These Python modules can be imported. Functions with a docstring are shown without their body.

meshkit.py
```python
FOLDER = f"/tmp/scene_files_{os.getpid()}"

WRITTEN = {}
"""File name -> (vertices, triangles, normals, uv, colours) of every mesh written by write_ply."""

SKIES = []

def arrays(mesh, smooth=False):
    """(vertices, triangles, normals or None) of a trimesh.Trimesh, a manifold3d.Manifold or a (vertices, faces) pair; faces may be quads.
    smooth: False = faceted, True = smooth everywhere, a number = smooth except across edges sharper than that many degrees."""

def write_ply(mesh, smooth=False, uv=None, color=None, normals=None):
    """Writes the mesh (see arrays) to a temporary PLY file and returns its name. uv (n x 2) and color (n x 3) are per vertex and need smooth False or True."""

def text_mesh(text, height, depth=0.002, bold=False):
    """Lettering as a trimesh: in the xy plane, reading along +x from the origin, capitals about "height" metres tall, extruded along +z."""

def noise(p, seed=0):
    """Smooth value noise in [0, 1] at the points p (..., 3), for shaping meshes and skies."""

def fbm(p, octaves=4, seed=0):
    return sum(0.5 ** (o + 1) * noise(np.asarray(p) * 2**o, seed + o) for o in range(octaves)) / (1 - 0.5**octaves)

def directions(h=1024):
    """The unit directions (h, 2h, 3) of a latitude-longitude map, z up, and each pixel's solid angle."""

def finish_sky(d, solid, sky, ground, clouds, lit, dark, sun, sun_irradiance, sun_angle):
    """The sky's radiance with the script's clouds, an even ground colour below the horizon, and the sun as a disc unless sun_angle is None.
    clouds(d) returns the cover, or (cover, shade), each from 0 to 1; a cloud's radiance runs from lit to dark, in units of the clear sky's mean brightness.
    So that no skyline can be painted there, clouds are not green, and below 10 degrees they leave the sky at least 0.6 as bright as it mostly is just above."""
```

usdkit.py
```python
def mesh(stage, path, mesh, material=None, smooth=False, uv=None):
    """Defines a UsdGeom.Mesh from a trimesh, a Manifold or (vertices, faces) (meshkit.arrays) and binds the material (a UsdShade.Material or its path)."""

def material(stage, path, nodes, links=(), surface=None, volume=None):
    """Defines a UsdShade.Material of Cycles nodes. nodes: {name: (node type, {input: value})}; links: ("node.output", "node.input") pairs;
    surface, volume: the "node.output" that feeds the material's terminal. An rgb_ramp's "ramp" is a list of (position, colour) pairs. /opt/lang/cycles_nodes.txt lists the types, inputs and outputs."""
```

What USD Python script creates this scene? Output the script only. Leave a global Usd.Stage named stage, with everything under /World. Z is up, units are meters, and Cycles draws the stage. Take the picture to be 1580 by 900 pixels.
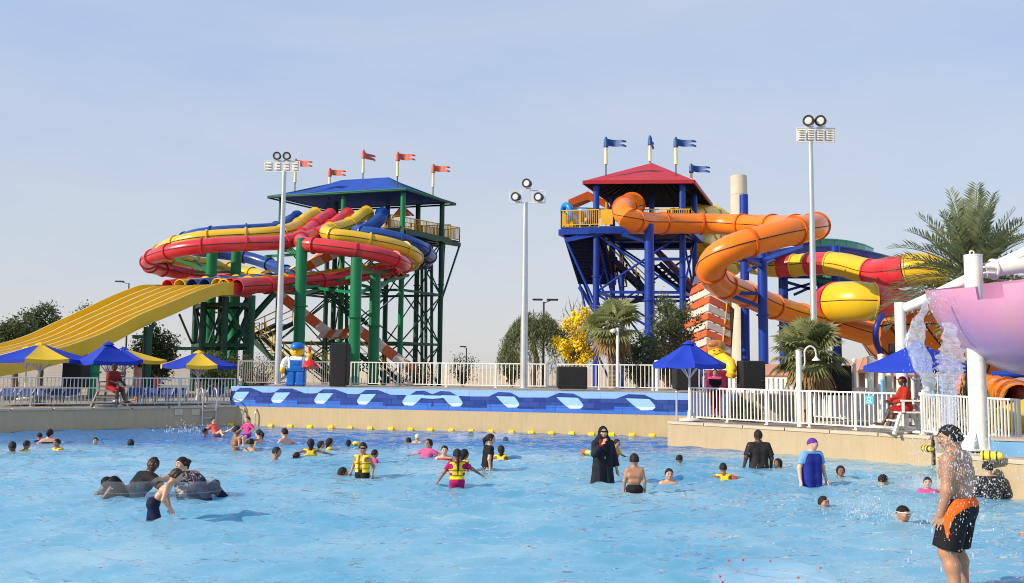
import math, random
import numpy as np
import trimesh, usdkit, meshkit
from pxr import Usd, UsdGeom, UsdLux, UsdShade, Gf, Sdf, Vt
from shapely.geometry import Polygon, box as sbox

random.seed(7); RNG = np.random.default_rng(11)
stage = Usd.Stage.CreateInMemory()
UsdGeom.SetStageUpAxis(stage, 'Z'); UsdGeom.SetStageMetersPerUnit(stage, 1.0)
WORLD = UsdGeom.Xform.Define(stage, '/World'); UsdGeom.Scope.Define(stage, '/World/Looks')
PI = math.pi

# ---------------------------------------------------------------- camera, sky, sun, exposure
EYE, FPX, PITCH, ROLL = 2.15, 1400.0, math.atan(120 / 1400), 0.011
EXPOSURE = 0.26
SUN_DIR = np.array([-0.9, -0.43, 0.0]); SUN_DIR /= np.linalg.norm(SUN_DIR); SUN_EL = math.radians(29)
SUN = np.array([*(SUN_DIR[:2] * math.cos(SUN_EL)), math.sin(SUN_EL)])
c_f = np.array([0, math.cos(PITCH), math.sin(PITCH)]); u0 = np.array([0, -math.sin(PITCH), math.cos(PITCH)]); r0 = np.array([1.0, 0, 0])
c_r = r0 * math.cos(ROLL) + u0 * math.sin(ROLL); c_u = -r0 * math.sin(ROLL) + u0 * math.cos(ROLL)
cam = UsdGeom.Camera.Define(stage, '/World/camera')
cam.AddTransformOp().Set(Gf.Matrix4d(*c_r, 0, *c_u, 0, *(-c_f), 0, 0, 0, EYE, 1))
cam.CreateHorizontalApertureAttr(36.0); cam.CreateVerticalApertureAttr(36.0 * 583 / 1024)
cam.CreateFocalLengthAttr(36.0 * FPX / 1580); cam.CreateExposureAttr(EXPOSURE)
cam.CreateClippingRangeAttr(Gf.Vec2f(0.1, 20000))

sky_mat = usdkit.material(stage, '/World/Looks/sky_air', {
    'sky': ('sky_texture', {'sky_type': 'single_scattering', 'sun_disc': False, 'sun_elevation': SUN_EL,
                            'sun_rotation': math.atan2(SUN[0], SUN[1]), 'altitude': 5.0, 'air_density': 1.0, 'aerosol_density': 1.0, 'ozone_density': 1.0}),
    'tc': ('texture_coordinate', {}), 'sx': ('separate_xyz', {}),
    # dusty desert haze: greyer low down, bluer overhead, laid over the clear sky
    'hz': ('rgb_ramp', {'ramp': [(0.0, (0.655, 0.64, 0.64)), (0.10, (0.585, 0.63, 0.71)), (0.32, (0.45, 0.575, 0.82)), (1.0, (0.30, 0.45, 0.76))]}),
    'hs': ('mix', {'mix_type': 'multiply', 'fac': 1.0, 'color2': (7.9,) * 3}),
    'mx': ('mix', {'mix_type': 'mix', 'fac': 0.80}),
    # thin veils of high cloud
    'mp': ('mapping', {'scale': (1.0, 0.7, 3.2), 'rotation': (0.0, 0.5, 0.3)}),
    'n': ('noise_texture', {'scale': 1.7, 'detail': 6.0, 'roughness': 0.55, 'distortion': 0.5}),
    'r': ('rgb_ramp', {'ramp': [(0.42, (0.0,) * 3), (0.72, (0.38,) * 3)]}),
    'mc': ('mix', {'mix_type': 'mix', 'color2': (5.3, 5.35, 5.5)}),
    'bg': ('background_shader', {'strength': 0.115}),
}, [('tc.generated', 'mp.vector'), ('tc.generated', 'sx.vector'), ('sx.z', 'hz.fac'), ('hz.color', 'hs.color1'), ('sky.color', 'mx.color1'), ('hs.color', 'mx.color2'), ('mp.vector', 'n.vector'), ('n.fac', 'r.fac'),
    ('r.color', 'mc.fac'), ('mx.color', 'mc.color1'), ('mc.color', 'bg.color')], surface='bg.background')
dome = UsdLux.DomeLight.Define(stage, '/World/sky')
UsdShade.MaterialBindingAPI.Apply(dome.GetPrim()).Bind(sky_mat)
dome.GetPrim().SetCustomDataByKey('kind', 'structure')
sun = UsdLux.DistantLight.Define(stage, '/World/sun')
sun.CreateIntensityAttr(1.25); sun.CreateAngleAttr(0.6); sun.CreateNormalizeAttr(True); sun.CreateColorAttr(Gf.Vec3f(1.0, 0.87, 0.70))
_z = SUN; _x = np.cross([0, 0, 1.0], _z); _x /= np.linalg.norm(_x); _y = np.cross(_z, _x)
sun.AddTransformOp().Set(Gf.Matrix4d(*_x, 0, *_y, 0, *_z, 0, 0, 0, 60, 1))


def ray(px, py):
    return c_f + c_r * (px - 790) / FPX - c_u * (py - 450) / FPX


def P(px, py, Y):
    d = ray(px, py); t = Y / d[1]
    return np.array([0, 0, EYE]) + d * t


def G(px, py, z=0.0):
    d = ray(px, py); t = (z - EYE) / d[2]
    return np.array([0, 0, EYE]) + d * t


# ---------------------------------------------------------------- prims
_taken, LOC = {}, {}


def numbered(path):
    n = _taken.get(path, -1) + 1; _taken[path] = n
    return path if n == 0 else f'{path}_{n:03d}'


def put(prim, label=None, cat=None, group=None, kind=None):
    for k, v in (('label', label), ('category', cat), ('group', group), ('kind', kind)):
        if v: prim.SetCustomDataByKey(k, v)
    return prim


def thing(name, label, cat, loc=(0, 0, 0), rotz=0.0, group=None):
    x = UsdGeom.Xform.Define(stage, numbered('/World/' + name)); x.AddTranslateOp().Set(Gf.Vec3d(*map(float, loc)))
    x.AddRotateZOp().Set(float(rotz))
    LOC[str(x.GetPath())] = np.array(loc, float) if rotz == 0 else None
    return put(x.GetPrim(), label, cat, group)


def obj(name, m, mat, parent=None, smooth=False, local=False, **tags):
    """m: MB or (v, f). Vertices are in world metres unless local; the parent thing's place is taken off."""
    v, f = (m.arrays() if isinstance(m, MB) else m)
    base = str(parent.GetPath()) if parent is not None else '/World'
    root = '/'.join(base.split('/')[:3])
    if parent is not None and not local:
        v = v - LOC[root]
    p = usdkit.mesh(stage, numbered(f'{base}/{name}'), (v, f), mat, smooth=smooth).GetPrim()
    return put(p, tags.get('label'), tags.get('cat'), tags.get('group'), tags.get('kind'))


def single(name, m, mat, label, cat, group=None, smooth=False, kind=None):
    return obj(name, m, mat, None, smooth, label=label, cat=cat, group=group, kind=kind)


def copy_of(root, loc, rotz=0.0, label=None, group=None, scale=None):
    was = root.GetCustomData(); name = root.GetName()
    x = UsdGeom.Xform.Define(stage, numbered('/World/' + name.rstrip('0123456789').rstrip('_') if name[-3:].isdigit() else '/World/' + name))
    x.GetPrim().GetReferences().AddInternalReference(root.GetPath())
    x.ClearXformOpOrder()
    x.AddTranslateOp().Set(Gf.Vec3d(*map(float, loc))); x.AddRotateZOp().Set(float(rotz))
    if scale:
        x.AddScaleOp().Set(Gf.Vec3f(scale, scale, scale))
    x.GetPrim().SetInstanceable(True)
    return put(x.GetPrim(), label or was.get('label'), was.get('category'), group or was.get('group'))


# ---------------------------------------------------------------- mesh builder
def unit(a):
    a = np.asarray(a, float); return a / max(np.linalg.norm(a), 1e-12)


def frame(d, up=(0, 0, 1)):
    d = unit(d); s = np.cross(d, up)
    if np.linalg.norm(s) < 1e-3: s = np.cross(d, (0, 1, 0))
    s = unit(s); return d, s, np.cross(s, d)


class MB:
    def __init__(self): self.v, self.f, self.n = [], [], 0

    def add(self, v, f):
        v = np.asarray(v, float); f = np.asarray(f, int)
        if f.shape[1] == 4: f = np.vstack([f[:, [0, 1, 2]], f[:, [0, 2, 3]]])
        self.v.append(v); self.f.append(f + self.n); self.n += len(v); return self

    def arrays(self): return np.vstack(self.v), np.vstack(self.f)

    def beam(self, a, b, w, h=None, up=(0, 0, 1)):
        h = h or w; a, b = np.asarray(a, float), np.asarray(b, float); d, s, u = frame(b - a, up)
        c = [s * sx * w / 2 + u * sz * h / 2 for sx, sz in ((-1, -1), (1, -1), (1, 1), (-1, 1))]
        v = [a + k for k in c] + [b + k for k in c]
        return self.add(v, [[0, 3, 2, 1], [4, 5, 6, 7], [0, 1, 5, 4], [1, 2, 6, 5], [2, 3, 7, 6], [3, 0, 4, 7]][::1] if False else [[0, 1, 2, 3], [7, 6, 5, 4], [4, 5, 1, 0], [5, 6, 2, 1], [6, 7, 3, 2], [7, 4, 0, 3]])

    def box(self, c, size, rz=0.0):
        c = np.asarray(c, float); s = np.asarray(size, float) / 2
        ca, sa = math.cos(rz), math.sin(rz); v = []
        for z in (-1, 1):
            for x, y in ((-1, -1), (1, -1), (1, 1), (-1, 1)):
                X, Y = x * s[0], y * s[1]; v.append(c + [X * ca - Y * sa, X * sa + Y * ca, z * s[2]])
        return self.add(v, [[0, 3, 2, 1], [4, 5, 6, 7], [0, 1, 5, 4], [1, 2, 6, 5], [2, 3, 7, 6], [3, 0, 4, 7]])

    def cyl(self, a, b, r, r2=None, n=12, caps=True):
        return self.sweep([a, b], [r, r if r2 is None else r2], n, caps)

    def sweep(self, pts, r, n=10, caps=True):
        pts = np.asarray(pts, float); m = len(pts); r = np.full(m, r, float) if np.ndim(r) == 0 else np.asarray(r, float)
        t = np.gradient(pts, axis=0) if m > 2 else np.repeat((pts[1] - pts[0])[None], m, 0)
        d, s, u = frame(t[0]); rings = []
        for i in range(m):
            d = unit(t[i]); s = unit(s - d * (s @ d)); u = np.cross(s, d)
            an = np.arange(n) * 2 * PI / n
            rings.append(pts[i] + r[i] * (np.cos(an)[:, None] * s + np.sin(an)[:, None] * u))
        v = np.vstack(rings); f = []
        k = np.arange(n); k2 = (k + 1) % n
        for i in range(m - 1):
            f.append(np.stack([i * n + k, i * n + n + k, i * n + n + k2, i * n + k2], 1))
        f = np.vstack(f)
        self.add(v, f)
        if caps:
            for i, flip in ((0, 0), (m - 1, 1)):
                vv = np.vstack([rings[i], pts[i]]); tri = np.stack([k, k2, np.full(n, n)], 1)
                self.add(vv, tri[:, ::-1] if flip else tri)
        return self

    def lathe(self, prof, c, n=24, a0=0.0, a1=2 * PI, axis=None):
        """prof: (r, z) from bottom to top."""
        prof = np.asarray(prof, float); full = abs(a1 - a0 - 2 * PI) < 1e-6
        an = np.linspace(a0, a1, n + 1)[: n if full else n + 1]; m = len(an)
        v = np.vstack([np.stack([r * np.cos(an), r * np.sin(an), np.full(m, z)], 1) for r, z in prof])
        if axis is not None:
            d, s, u = frame(axis); v = v @ np.stack([s, np.cross(d, s), d])
        f = []
        for i in range(len(prof) - 1):
            for j in range(m if full else m - 1):
                q = (j + 1) % m; f.append([i * m + j, i * m + q, (i + 1) * m + q, (i + 1) * m + j])
        return self.add(v + np.asarray(c, float), f)

    def prism(self, poly, to3, depth):
        """shapely polygon (or list of 2D points) extruded: to3(x, y, w) -> world, w from 0 to depth."""
        poly = poly if isinstance(poly, Polygon) else Polygon(poly)
        t = trimesh.creation.extrude_polygon(poly, depth, engine='earcut')
        v = np.array([to3(*p) for p in t.vertices]); return self.add(v, t.faces)

    def plate(self, q, th, nrm=None):
        q = [np.asarray(p, float) for p in q]; n = len(q)
        nn = unit(np.cross(q[1] - q[0], q[2] - q[0])) if nrm is None else unit(nrm)
        v = [p + nn * th / 2 for p in q] + [p - nn * th / 2 for p in q]; f = []
        for i in range(1, n - 1): f += [[0, i, i + 1], [n, n + i + 1, n + i]]
        for i in range(n):
            j = (i + 1) % n; f += [[i, n + i, n + j], [i, n + j, j]]
        return self.add(v, f)

    def ball(self, c, r, sub=1, sq=(1, 1, 1)):
        t = ICO[sub]; return self.add(t[0] * (np.asarray(sq) * r) + np.asarray(c, float), t[1])

    def torus(self, c, R, r, axis=(0, 0, 1), n=28, m=10, sq=1.0):
        an = np.linspace(0, 2 * PI, n + 1)[:-1]; b = np.linspace(0, 2 * PI, m + 1)[:-1]
        A, B = np.meshgrid(an, b, indexing='ij')
        v = np.stack([(R + r * np.cos(B)) * np.cos(A), (R + r * np.cos(B)) * np.sin(A), sq * r * np.sin(B)], -1).reshape(-1, 3)
        d, s, u = frame(axis); v = v @ np.stack([s, np.cross(d, s), d])
        i, j = np.meshgrid(np.arange(n), np.arange(m), indexing='ij'); i2, j2 = (i + 1) % n, (j + 1) % m
        f = np.stack([i * m + j, i2 * m + j, i2 * m + j2, i * m + j2], -1).reshape(-1, 4)
        return self.add(v + np.asarray(c, float), f)


ICO = {k: (np.array(t.vertices), np.array(t.faces)) for k, t in ((k, trimesh.creation.icosphere(k)) for k in (0, 1, 2, 3))}


def spline(pts, step=0.4, closed=False):
    p = np.asarray(pts, float); q = np.vstack([2 * p[0] - p[1], p, 2 * p[-1] - p[-2]]); out = []
    for i in range(len(p) - 1):
        a, b, c, d = q[i:i + 4]; n = max(2, int(np.linalg.norm(c - b) / step)); t = np.linspace(0, 1, n, endpoint=False)[:, None]
        out.append(0.5 * (2 * b + (c - a) * t + (2 * a - 5 * b + 4 * c - d) * t ** 2 + (3 * b - a - 3 * c + d) * t ** 3))
    return np.vstack(out + [p[-1:]])


def even(path, step):
    d = np.r_[0, np.cumsum(np.linalg.norm(np.diff(path, axis=0), axis=1))]
    s = np.linspace(0, d[-1], max(2, int(round(d[-1] / step)) + 1))
    return np.stack([np.interp(s, d, path[:, k]) for k in range(path.shape[1])], 1)


# ---------------------------------------------------------------- materials
MATS = {}


def mat(name, color, rough=0.5, var=0.12, scale=2.5, bump=0.0, bscale=30.0, metallic=0.0, coat=0.0, spec=0.35, dirt=0.0, translucent=0.0, fade=None):
    if name in MATS: return MATS[name]
    c = np.array(color, float)
    nodes = {'g': ('geometry', {}), 'n': ('noise_texture', {'scale': scale, 'detail': 5.0, 'roughness': 0.6}),
             'r': ('rgb_ramp', {'ramp': [(0.25, tuple(c * (1 - var))), (0.5, tuple(c)), (0.78, tuple(np.minimum(c * (1 + var), 0.95)))]}),
             'p': ('principled_bsdf', {'roughness': rough, 'metallic': metallic, 'coat_weight': coat, 'coat_roughness': 0.12, 'specular_ior_level': spec})}
    links = [('g.position', 'n.vector'), ('n.fac', 'r.fac')]
    out = 'r.color'
    if fade is not None:      # weathering: a paler or darker worn tone in broad blotches
        nodes['nf'] = ('noise_texture', {'scale': scale * 0.35, 'detail': 6.0, 'roughness': 0.65})
        nodes['rf'] = ('rgb_ramp', {'ramp': [(0.45, (0, 0, 0)), (0.72, (0.75,) * 3)]})
        nodes['mf'] = ('mix', {'color2': tuple(fade)})
        links += [('g.position', 'nf.vector'), ('nf.fac', 'rf.fac'), ('rf.color', 'mf.fac'), (out, 'mf.color1')]; out = 'mf.color'
    if dirt:
        nodes['sp'] = ('mapping', {'scale': (6.0, 6.0, 0.7)}); nodes['nd'] = ('noise_texture', {'scale': 1.6, 'detail': 6.0, 'roughness': 0.7})
        nodes['rd'] = ('rgb_ramp', {'ramp': [(0.45, (0, 0, 0)), (0.75, (dirt,) * 3)]})
        nodes['md'] = ('mix', {'color2': tuple(c * 0.35 + np.array([0.03, 0.025, 0.02]))})
        links += [('g.position', 'sp.vector'), ('sp.vector', 'nd.vector'), ('nd.fac', 'rd.fac'), ('rd.color', 'md.fac'), (out, 'md.color1')]; out = 'md.color'
    links.append((out, 'p.base_color'))
    if bump:
        nodes['nb'] = ('noise_texture', {'scale': bscale, 'detail': 4.0}); nodes['b'] = ('bump', {'strength': bump, 'distance': 0.02})
        links += [('g.position', 'nb.vector'), ('nb.fac', 'b.height'), ('b.normal', 'p.normal')]
    surf = 'p.BSDF'
    if translucent:
        nodes['t'] = ('translucent_bsdf', {}); nodes['mx'] = ('mix_closure', {'fac': translucent})
        links += [(out, 't.color'), ('p.BSDF', 'mx.closure1'), ('t.BSDF', 'mx.closure2')]; surf = 'mx.closure'
    MATS[name] = usdkit.material(stage, f'/World/Looks/{name}', nodes, links, surface=surf)
    return MATS[name]


M_red = mat('slide_red', (0.56, 0.022, 0.035), 0.3, 0.08, 0.6, coat=0.2, fade=(0.62, 0.09, 0.09), dirt=.12)
M_yel = mat('slide_yellow', (0.66, 0.425, 0.014), 0.32, 0.08, 0.6, coat=0.2, fade=(0.64, 0.44, 0.06), dirt=.12)
M_blu = mat('slide_blue', (0.010, 0.05, 0.25), 0.3, 0.1, 0.6, coat=0.2, dirt=.12, fade=(0.03, 0.10, 0.34))
M_org = mat('slide_orange', (0.74, 0.185, 0.007), 0.28, 0.07, 0.5, coat=0.25, fade=(0.72, 0.24, 0.03), dirt=.1)
M_grn_s = mat('slide_green', (0.01, 0.20, 0.11), 0.3, 0.1, 0.6, coat=0.3)
M_seam = mat('seam_rubber', (0.025, 0.018, 0.015), 0.7)
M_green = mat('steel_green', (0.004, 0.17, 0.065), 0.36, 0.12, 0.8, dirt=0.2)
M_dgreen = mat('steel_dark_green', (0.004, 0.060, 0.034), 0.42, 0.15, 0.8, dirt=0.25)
M_blue = mat('steel_blue', (0.005, 0.038, 0.30), 0.36, 0.12, 0.8, dirt=0.2)
M_white = mat('white_paint', (0.74, 0.72, 0.66), 0.42, 0.06, 1.5, dirt=0.18)
M_galv = mat('galvanised_steel', (0.52, 0.54, 0.55), 0.36, 0.1, 2.0, metallic=0.55)
M_black = mat('black_cloth', (0.012, 0.012, 0.014), 0.8, 0.2, 3.0, bump=0.3)
M_dark = mat('dark_metal', (0.03, 0.03, 0.032), 0.5)
M_yrail = mat('yellow_rail_paint', (0.72, 0.42, 0.03), 0.45, 0.08)
M_cream_pole = mat('cream_paint', (0.72, 0.62, 0.38), 0.45)
# ================================================================ the setting: pool, water, decks, ground
LW0, LW1 = G(-420, 682), G(366, 657)                     # left wall, far end to corner
LW_dir = unit((LW1 - G(0, 667)) * [1, 1, 0]); LW0 = LW1 - LW_dir * 17.0
FW0 = LW1.copy(); FW1 = G(1010, 673.6); FW_dir = unit((FW1 - FW0) * [1, 1, 0]); FW_n = np.array([FW_dir[1], -FW_dir[0], 0])
RW0, RW1 = G(1030, 687), G(1430, 718.5); RW_dir = unit((RW1 - RW0) * [1, 1, 0]); RW_n = np.array([RW_dir[1], -RW_dir[0], 0])
RW1 = RW0 + RW_dir * 7.4
NW0, NW1 = G(1446, 755), G(1580, 771); NW_dir = unit((NW1 - NW0) * [1, 1, 0]); NW_n = np.array([NW_dir[1], -NW_dir[0], 0]); NW1 = NW0 + NW_dir * 6.0
FWE = FW0 + FW_dir * ((RW0 - FW0) @ FW_dir + 0.9)          # far wall runs on behind the right wall's end
ZL, ZM, ZS, ZR, ZG = 0.74, 0.70, 1.43, 0.70, 0.58          # left deck, mural foot, stage, right deck, ground


def floor_z(Y): return -(0.15 + (Y - 9.0) * 0.052)


xy = lambda p: (float(p[0]), float(p[1]))
POOL = Polygon([xy(LW0), xy(LW1), xy(FWE), xy(RW0), xy(RW1), xy(NW0), xy(NW1), (NW1[0] + 1.5, -5.0), (LW0[0] - 1.0, -5.0)])

# ground: one sheet to the horizon with the pool cut out, rows of paving near the pool come from the material
M_paving = usdkit.material(stage, '/World/Looks/paving', {
    'g': ('geometry', {}), 'b': ('brick_texture', {'scale': 1.0, 'mortar_size': 0.012, 'brick_width': 0.6, 'row_height': 0.6, 'offset': 0.0,
          'color1': (0.42, 0.36, 0.28), 'color2': (0.36, 0.31, 0.25), 'mortar': (0.2, 0.17, 0.14)}),
    'n': ('noise_texture', {'scale': 1.3, 'detail': 8.0, 'roughness': 0.65}), 'r': ('rgb_ramp', {'ramp': [(0.3, (0.62,) * 3), (0.7, (1.1,) * 3)]}),
    'm': ('mix', {'mix_type': 'multiply', 'fac': 1.0}), 'p': ('principled_bsdf', {'roughness': 0.75})},
    [('g.position', 'b.vector'), ('g.position', 'n.vector'), ('n.fac', 'r.fac'), ('b.color', 'm.color1'), ('r.color', 'm.color2'), ('m.color', 'p.base_color')], surface='p.BSDF')
M_sand = mat('dry_ground', (0.36, 0.30, 0.22), 0.9, 0.3, 0.15, bump=0.4, bscale=3.0)
big = Polygon([(-3000, -600), (3000, -600), (3000, 5200), (-3000, 5200)]).difference(POOL.buffer(0.12, join_style=2))
tv, tf = trimesh.creation.triangulate_polygon(big, engine='earcut')
single('ground', (np.c_[tv, np.full(len(tv), ZG)], tf), M_sand, 'pale sandy ground around the pool and slides', 'ground', kind='structure')

# pool floor: sloping sheet, pale blue, with a deeper blue band at the far end
M_floor = usdkit.material(stage, '/World/Looks/pool_floor_paint', {
    'g': ('geometry', {}), 's': ('separate_xyz', {}), 'n': ('noise_texture', {'scale': 0.5, 'detail': 4.0}),
    'a': ('math', {'math_type': 'multiply_add', 'value2': 1.2, 'value3': -0.6}), 'b': ('math', {'math_type': 'add'}),
    'mr': ('map_range', {'from_min': 23.6, 'from_max': 25.2, 'to_min': 0.0, 'to_max': 1.0, 'clamp': True}),
    'm': ('mix', {'color1': (0.20, 0.60, 0.80), 'color2': (0.03, 0.16, 0.52)}), 'p': ('principled_bsdf', {'roughness': 0.6})},
    [('g.position', 's.vector'), ('g.position', 'n.vector'), ('n.fac', 'a.value1'), ('s.y', 'b.value1'), ('a.value', 'b.value2'), ('b.value', 'mr.value'),
     ('mr.result', 'm.fac'), ('m.color', 'p.base_color')], surface='p.BSDF')
ys = np.linspace(-5.2, 36, 60); xs = np.linspace(LW0[0] - 3, NW1[0] + 4, 30)
X, Yg = np.meshgrid(xs, ys); fz = np.minimum(floor_z(Yg), ZG + 0.004)
idx = np.arange(X.size).reshape(X.shape); q = np.stack([idx[:-1, :-1], idx[:-1, 1:], idx[1:, 1:], idx[1:, :-1]], -1).reshape(-1, 4)
cx_ = X.ravel()[q].mean(1); cy_ = Yg.ravel()[q].mean(1)
single('pool_floor', (np.stack([X.ravel(), Yg.ravel(), fz.ravel()], 1), q[cx_ < 99]), M_floor, 'painted blue floor of the wave pool', 'pool floor', kind='structure')

# water
NY, NX = 520, 470
Yr = 5.2 * np.exp(np.linspace(0, math.log(35.5 / 5.2), NY)); A = np.linspace(-0.86, 0.78, NX)
Yg = np.repeat(Yr[:, None], NX, 1); X = A[None] * Yg; Z = np.zeros_like(X)
wr = np.random.default_rng(5)
gr = [np.clip(meshkit.noise(np.stack([X * 0.16, Yg * 0.16, np.full_like(X, 7.7 * k)], -1)) * 1.9 - 0.25, 0.1, 1.4) for k in range(6)]
for k in range(64):
    lam = 0.12 * (1.1 / 0.12) ** (wr.random()); th = wr.normal(-PI / 2, 0.42); amp = 0.019 * lam ** 1.0 * (0.5 + wr.random()) * (1.0 if lam < .7 else .45)
    kx, ky = 2 * PI / lam * math.cos(th), 2 * PI / lam * math.sin(th)
    res = np.clip((lam / (0.0038 * Yg) - 2.5) / 2.5, 0, 1)          # waves the grid cannot hold are left to the bump
    Z += amp * res * gr[k % 6] * np.sin(kx * X + ky * Yg + wr.random() * 6.28)
calm = 0.55 + 0.7 * meshkit.noise(np.stack([X * 0.1, Yg * 0.22, X * 0 + 3.3], -1))
Z = Z * calm * 0.95
# rings spreading from the people who stand or swim
for wx, wy, wa in [(1483, 911, .012), (240, 803, .016), (215, 768, .012), (290, 768, .012), (930, 746, .012), (979, 763, .012), (751, 727, .01), (705, 752, .014), (559, 737, .01), (525, 736, .014), (1171, 722, .012), (1253, 750, .012), (1032, 745, .012), (1117, 740, .012), (1297, 738, .01),
                   (1268, 782, .016), (1360, 748, .016), (1392, 808, .02), (420, 709, .01), (479, 703, .012), (363, 695, .01), (441, 685, .01), (686, 710, .01), (773, 708, .01), (1526, 768, .01), (91, 694, .01), (39, 696, .01), (74, 684, .01)]:
    w0_ = G(wx, wy, 0); rr = np.hypot(X - w0_[0], Yg - w0_[1]); Z += wa * np.sin(rr * 2 * PI / .34 + wx) * np.exp(-rr / .75) * np.clip(rr / .15, 0, 1)
WZ = (Yr, A, Z)


def water_z(x, y):
    i = int(np.clip(np.searchsorted(Yr, y), 1, NY - 1)); j = int(np.clip(np.searchsorted(A, x / y), 1, NX - 1)); return float(Z[i, j])


idx = np.arange(X.size).reshape(X.shape); q = np.stack([idx[:-1, :-1], idx[:-1, 1:], idx[1:, 1:], idx[1:, :-1]], -1).reshape(-1, 4)
import shapely
cen = np.stack([X.ravel()[q].mean(1), Yg.ravel()[q].mean(1)], 1)
q = q[shapely.contains_xy(POOL.buffer(0.1), cen[:, 0], cen[:, 1])]
M_water = usdkit.material(stage, '/World/Looks/pool_water', {
    'g': ('geometry', {}), 's': ('separate_xyz', {}),
    'mp': ('mapping', {'scale': (0.42, 1.35, 1.0)}), 'nb': ('noise_texture', {'scale': 5.0, 'detail': 3.0, 'roughness': 0.55, 'distortion': 0.7}),
    'b': ('bump', {'strength': 1.0, 'distance': 0.045}),
    'nc': ('noise_texture', {'scale': 0.35, 'detail': 5.0, 'roughness': 0.6}),
    'rc': ('rgb_ramp', {'ramp': [(0.33, (0.15, 0.45, 0.68)), (0.52, (0.27, 0.55, 0.73)), (0.68, (0.44, 0.67, 0.78))]}),
    'na': ('math', {'math_type': 'multiply_add', 'value2': 2.2, 'value3': -1.1}), 'yb': ('math', {'math_type': 'add'}),
    'mr': ('map_range', {'from_min': 23.6, 'from_max': 25.6, 'to_min': 0.0, 'to_max': 1.0, 'clamp': True}),
    'mc': ('mix', {'color2': (0.055, 0.24, 0.55)}),
    'd': ('diffuse_bsdf', {}), 'flat': ('combine_xyz', {'x': 0.0, 'y': 0.0, 'z': 1.0}), 't': ('refraction_bsdf', {'color': (0.75, 0.93, 0.97), 'IOR': 1.33, 'roughness': 0.0}), 'm1': ('mix_closure', {'fac': 0.36}),
    'f': ('fresnel', {'IOR': 1.33}),
    'gl': ('glossy_bsdf', {'color': (1, 1, 1), 'roughness': 0.02}), 'm2': ('mix_closure', {})},
    [('g.position', 's.vector'), ('g.position', 'mp.vector'), ('mp.vector', 'nb.vector'), ('nb.fac', 'b.height'), ('g.position', 'nc.vector'), ('nc.fac', 'rc.fac'),
     ('nc.fac', 'na.value1'), ('s.y', 'yb.value1'), ('na.value', 'yb.value2'), ('yb.value', 'mr.value'), ('mr.result', 'mc.fac'), ('rc.color', 'mc.color1'), ('mc.color', 'd.color'),
     ('b.normal', 't.normal'), ('flat.vector', 'd.normal'), ('b.normal', 'gl.normal'), ('b.normal', 'f.normal'), ('d.BSDF', 'm1.closure1'), ('t.BSDF', 'm1.closure2'),
     ('f.fac', 'm2.fac'), ('m1.closure', 'm2.closure1'), ('gl.BSDF', 'm2.closure2')], surface='m2.closure')
used, q = np.unique(q, return_inverse=True); q = q.reshape(-1, 4)
single('pool_water', (np.stack([X.ravel(), Yg.ravel(), Z.ravel()], 1)[used], q), M_water, 'rippled pale blue water of the wave pool', 'water', smooth=True, kind='structure')

# decks
M_cream = mat('cream_render', (0.52, 0.405, 0.232), 0.8, 0.05, 0.7, bump=0.25, bscale=60, dirt=0.22)
M_cope = mat('coping_stone', (0.46, 0.39, 0.30), 0.7, 0.12, 4.0)


def deck(name, pts, z, label):
    t = trimesh.creation.extrude_polygon(Polygon([xy(p) for p in pts]), z - ZG + 0.3, engine='earcut')
    v = t.vertices.copy(); v[:, 2] += ZG - 0.3
    single(name, (v, t.faces), M_paving, label, 'deck', kind='structure')


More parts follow.
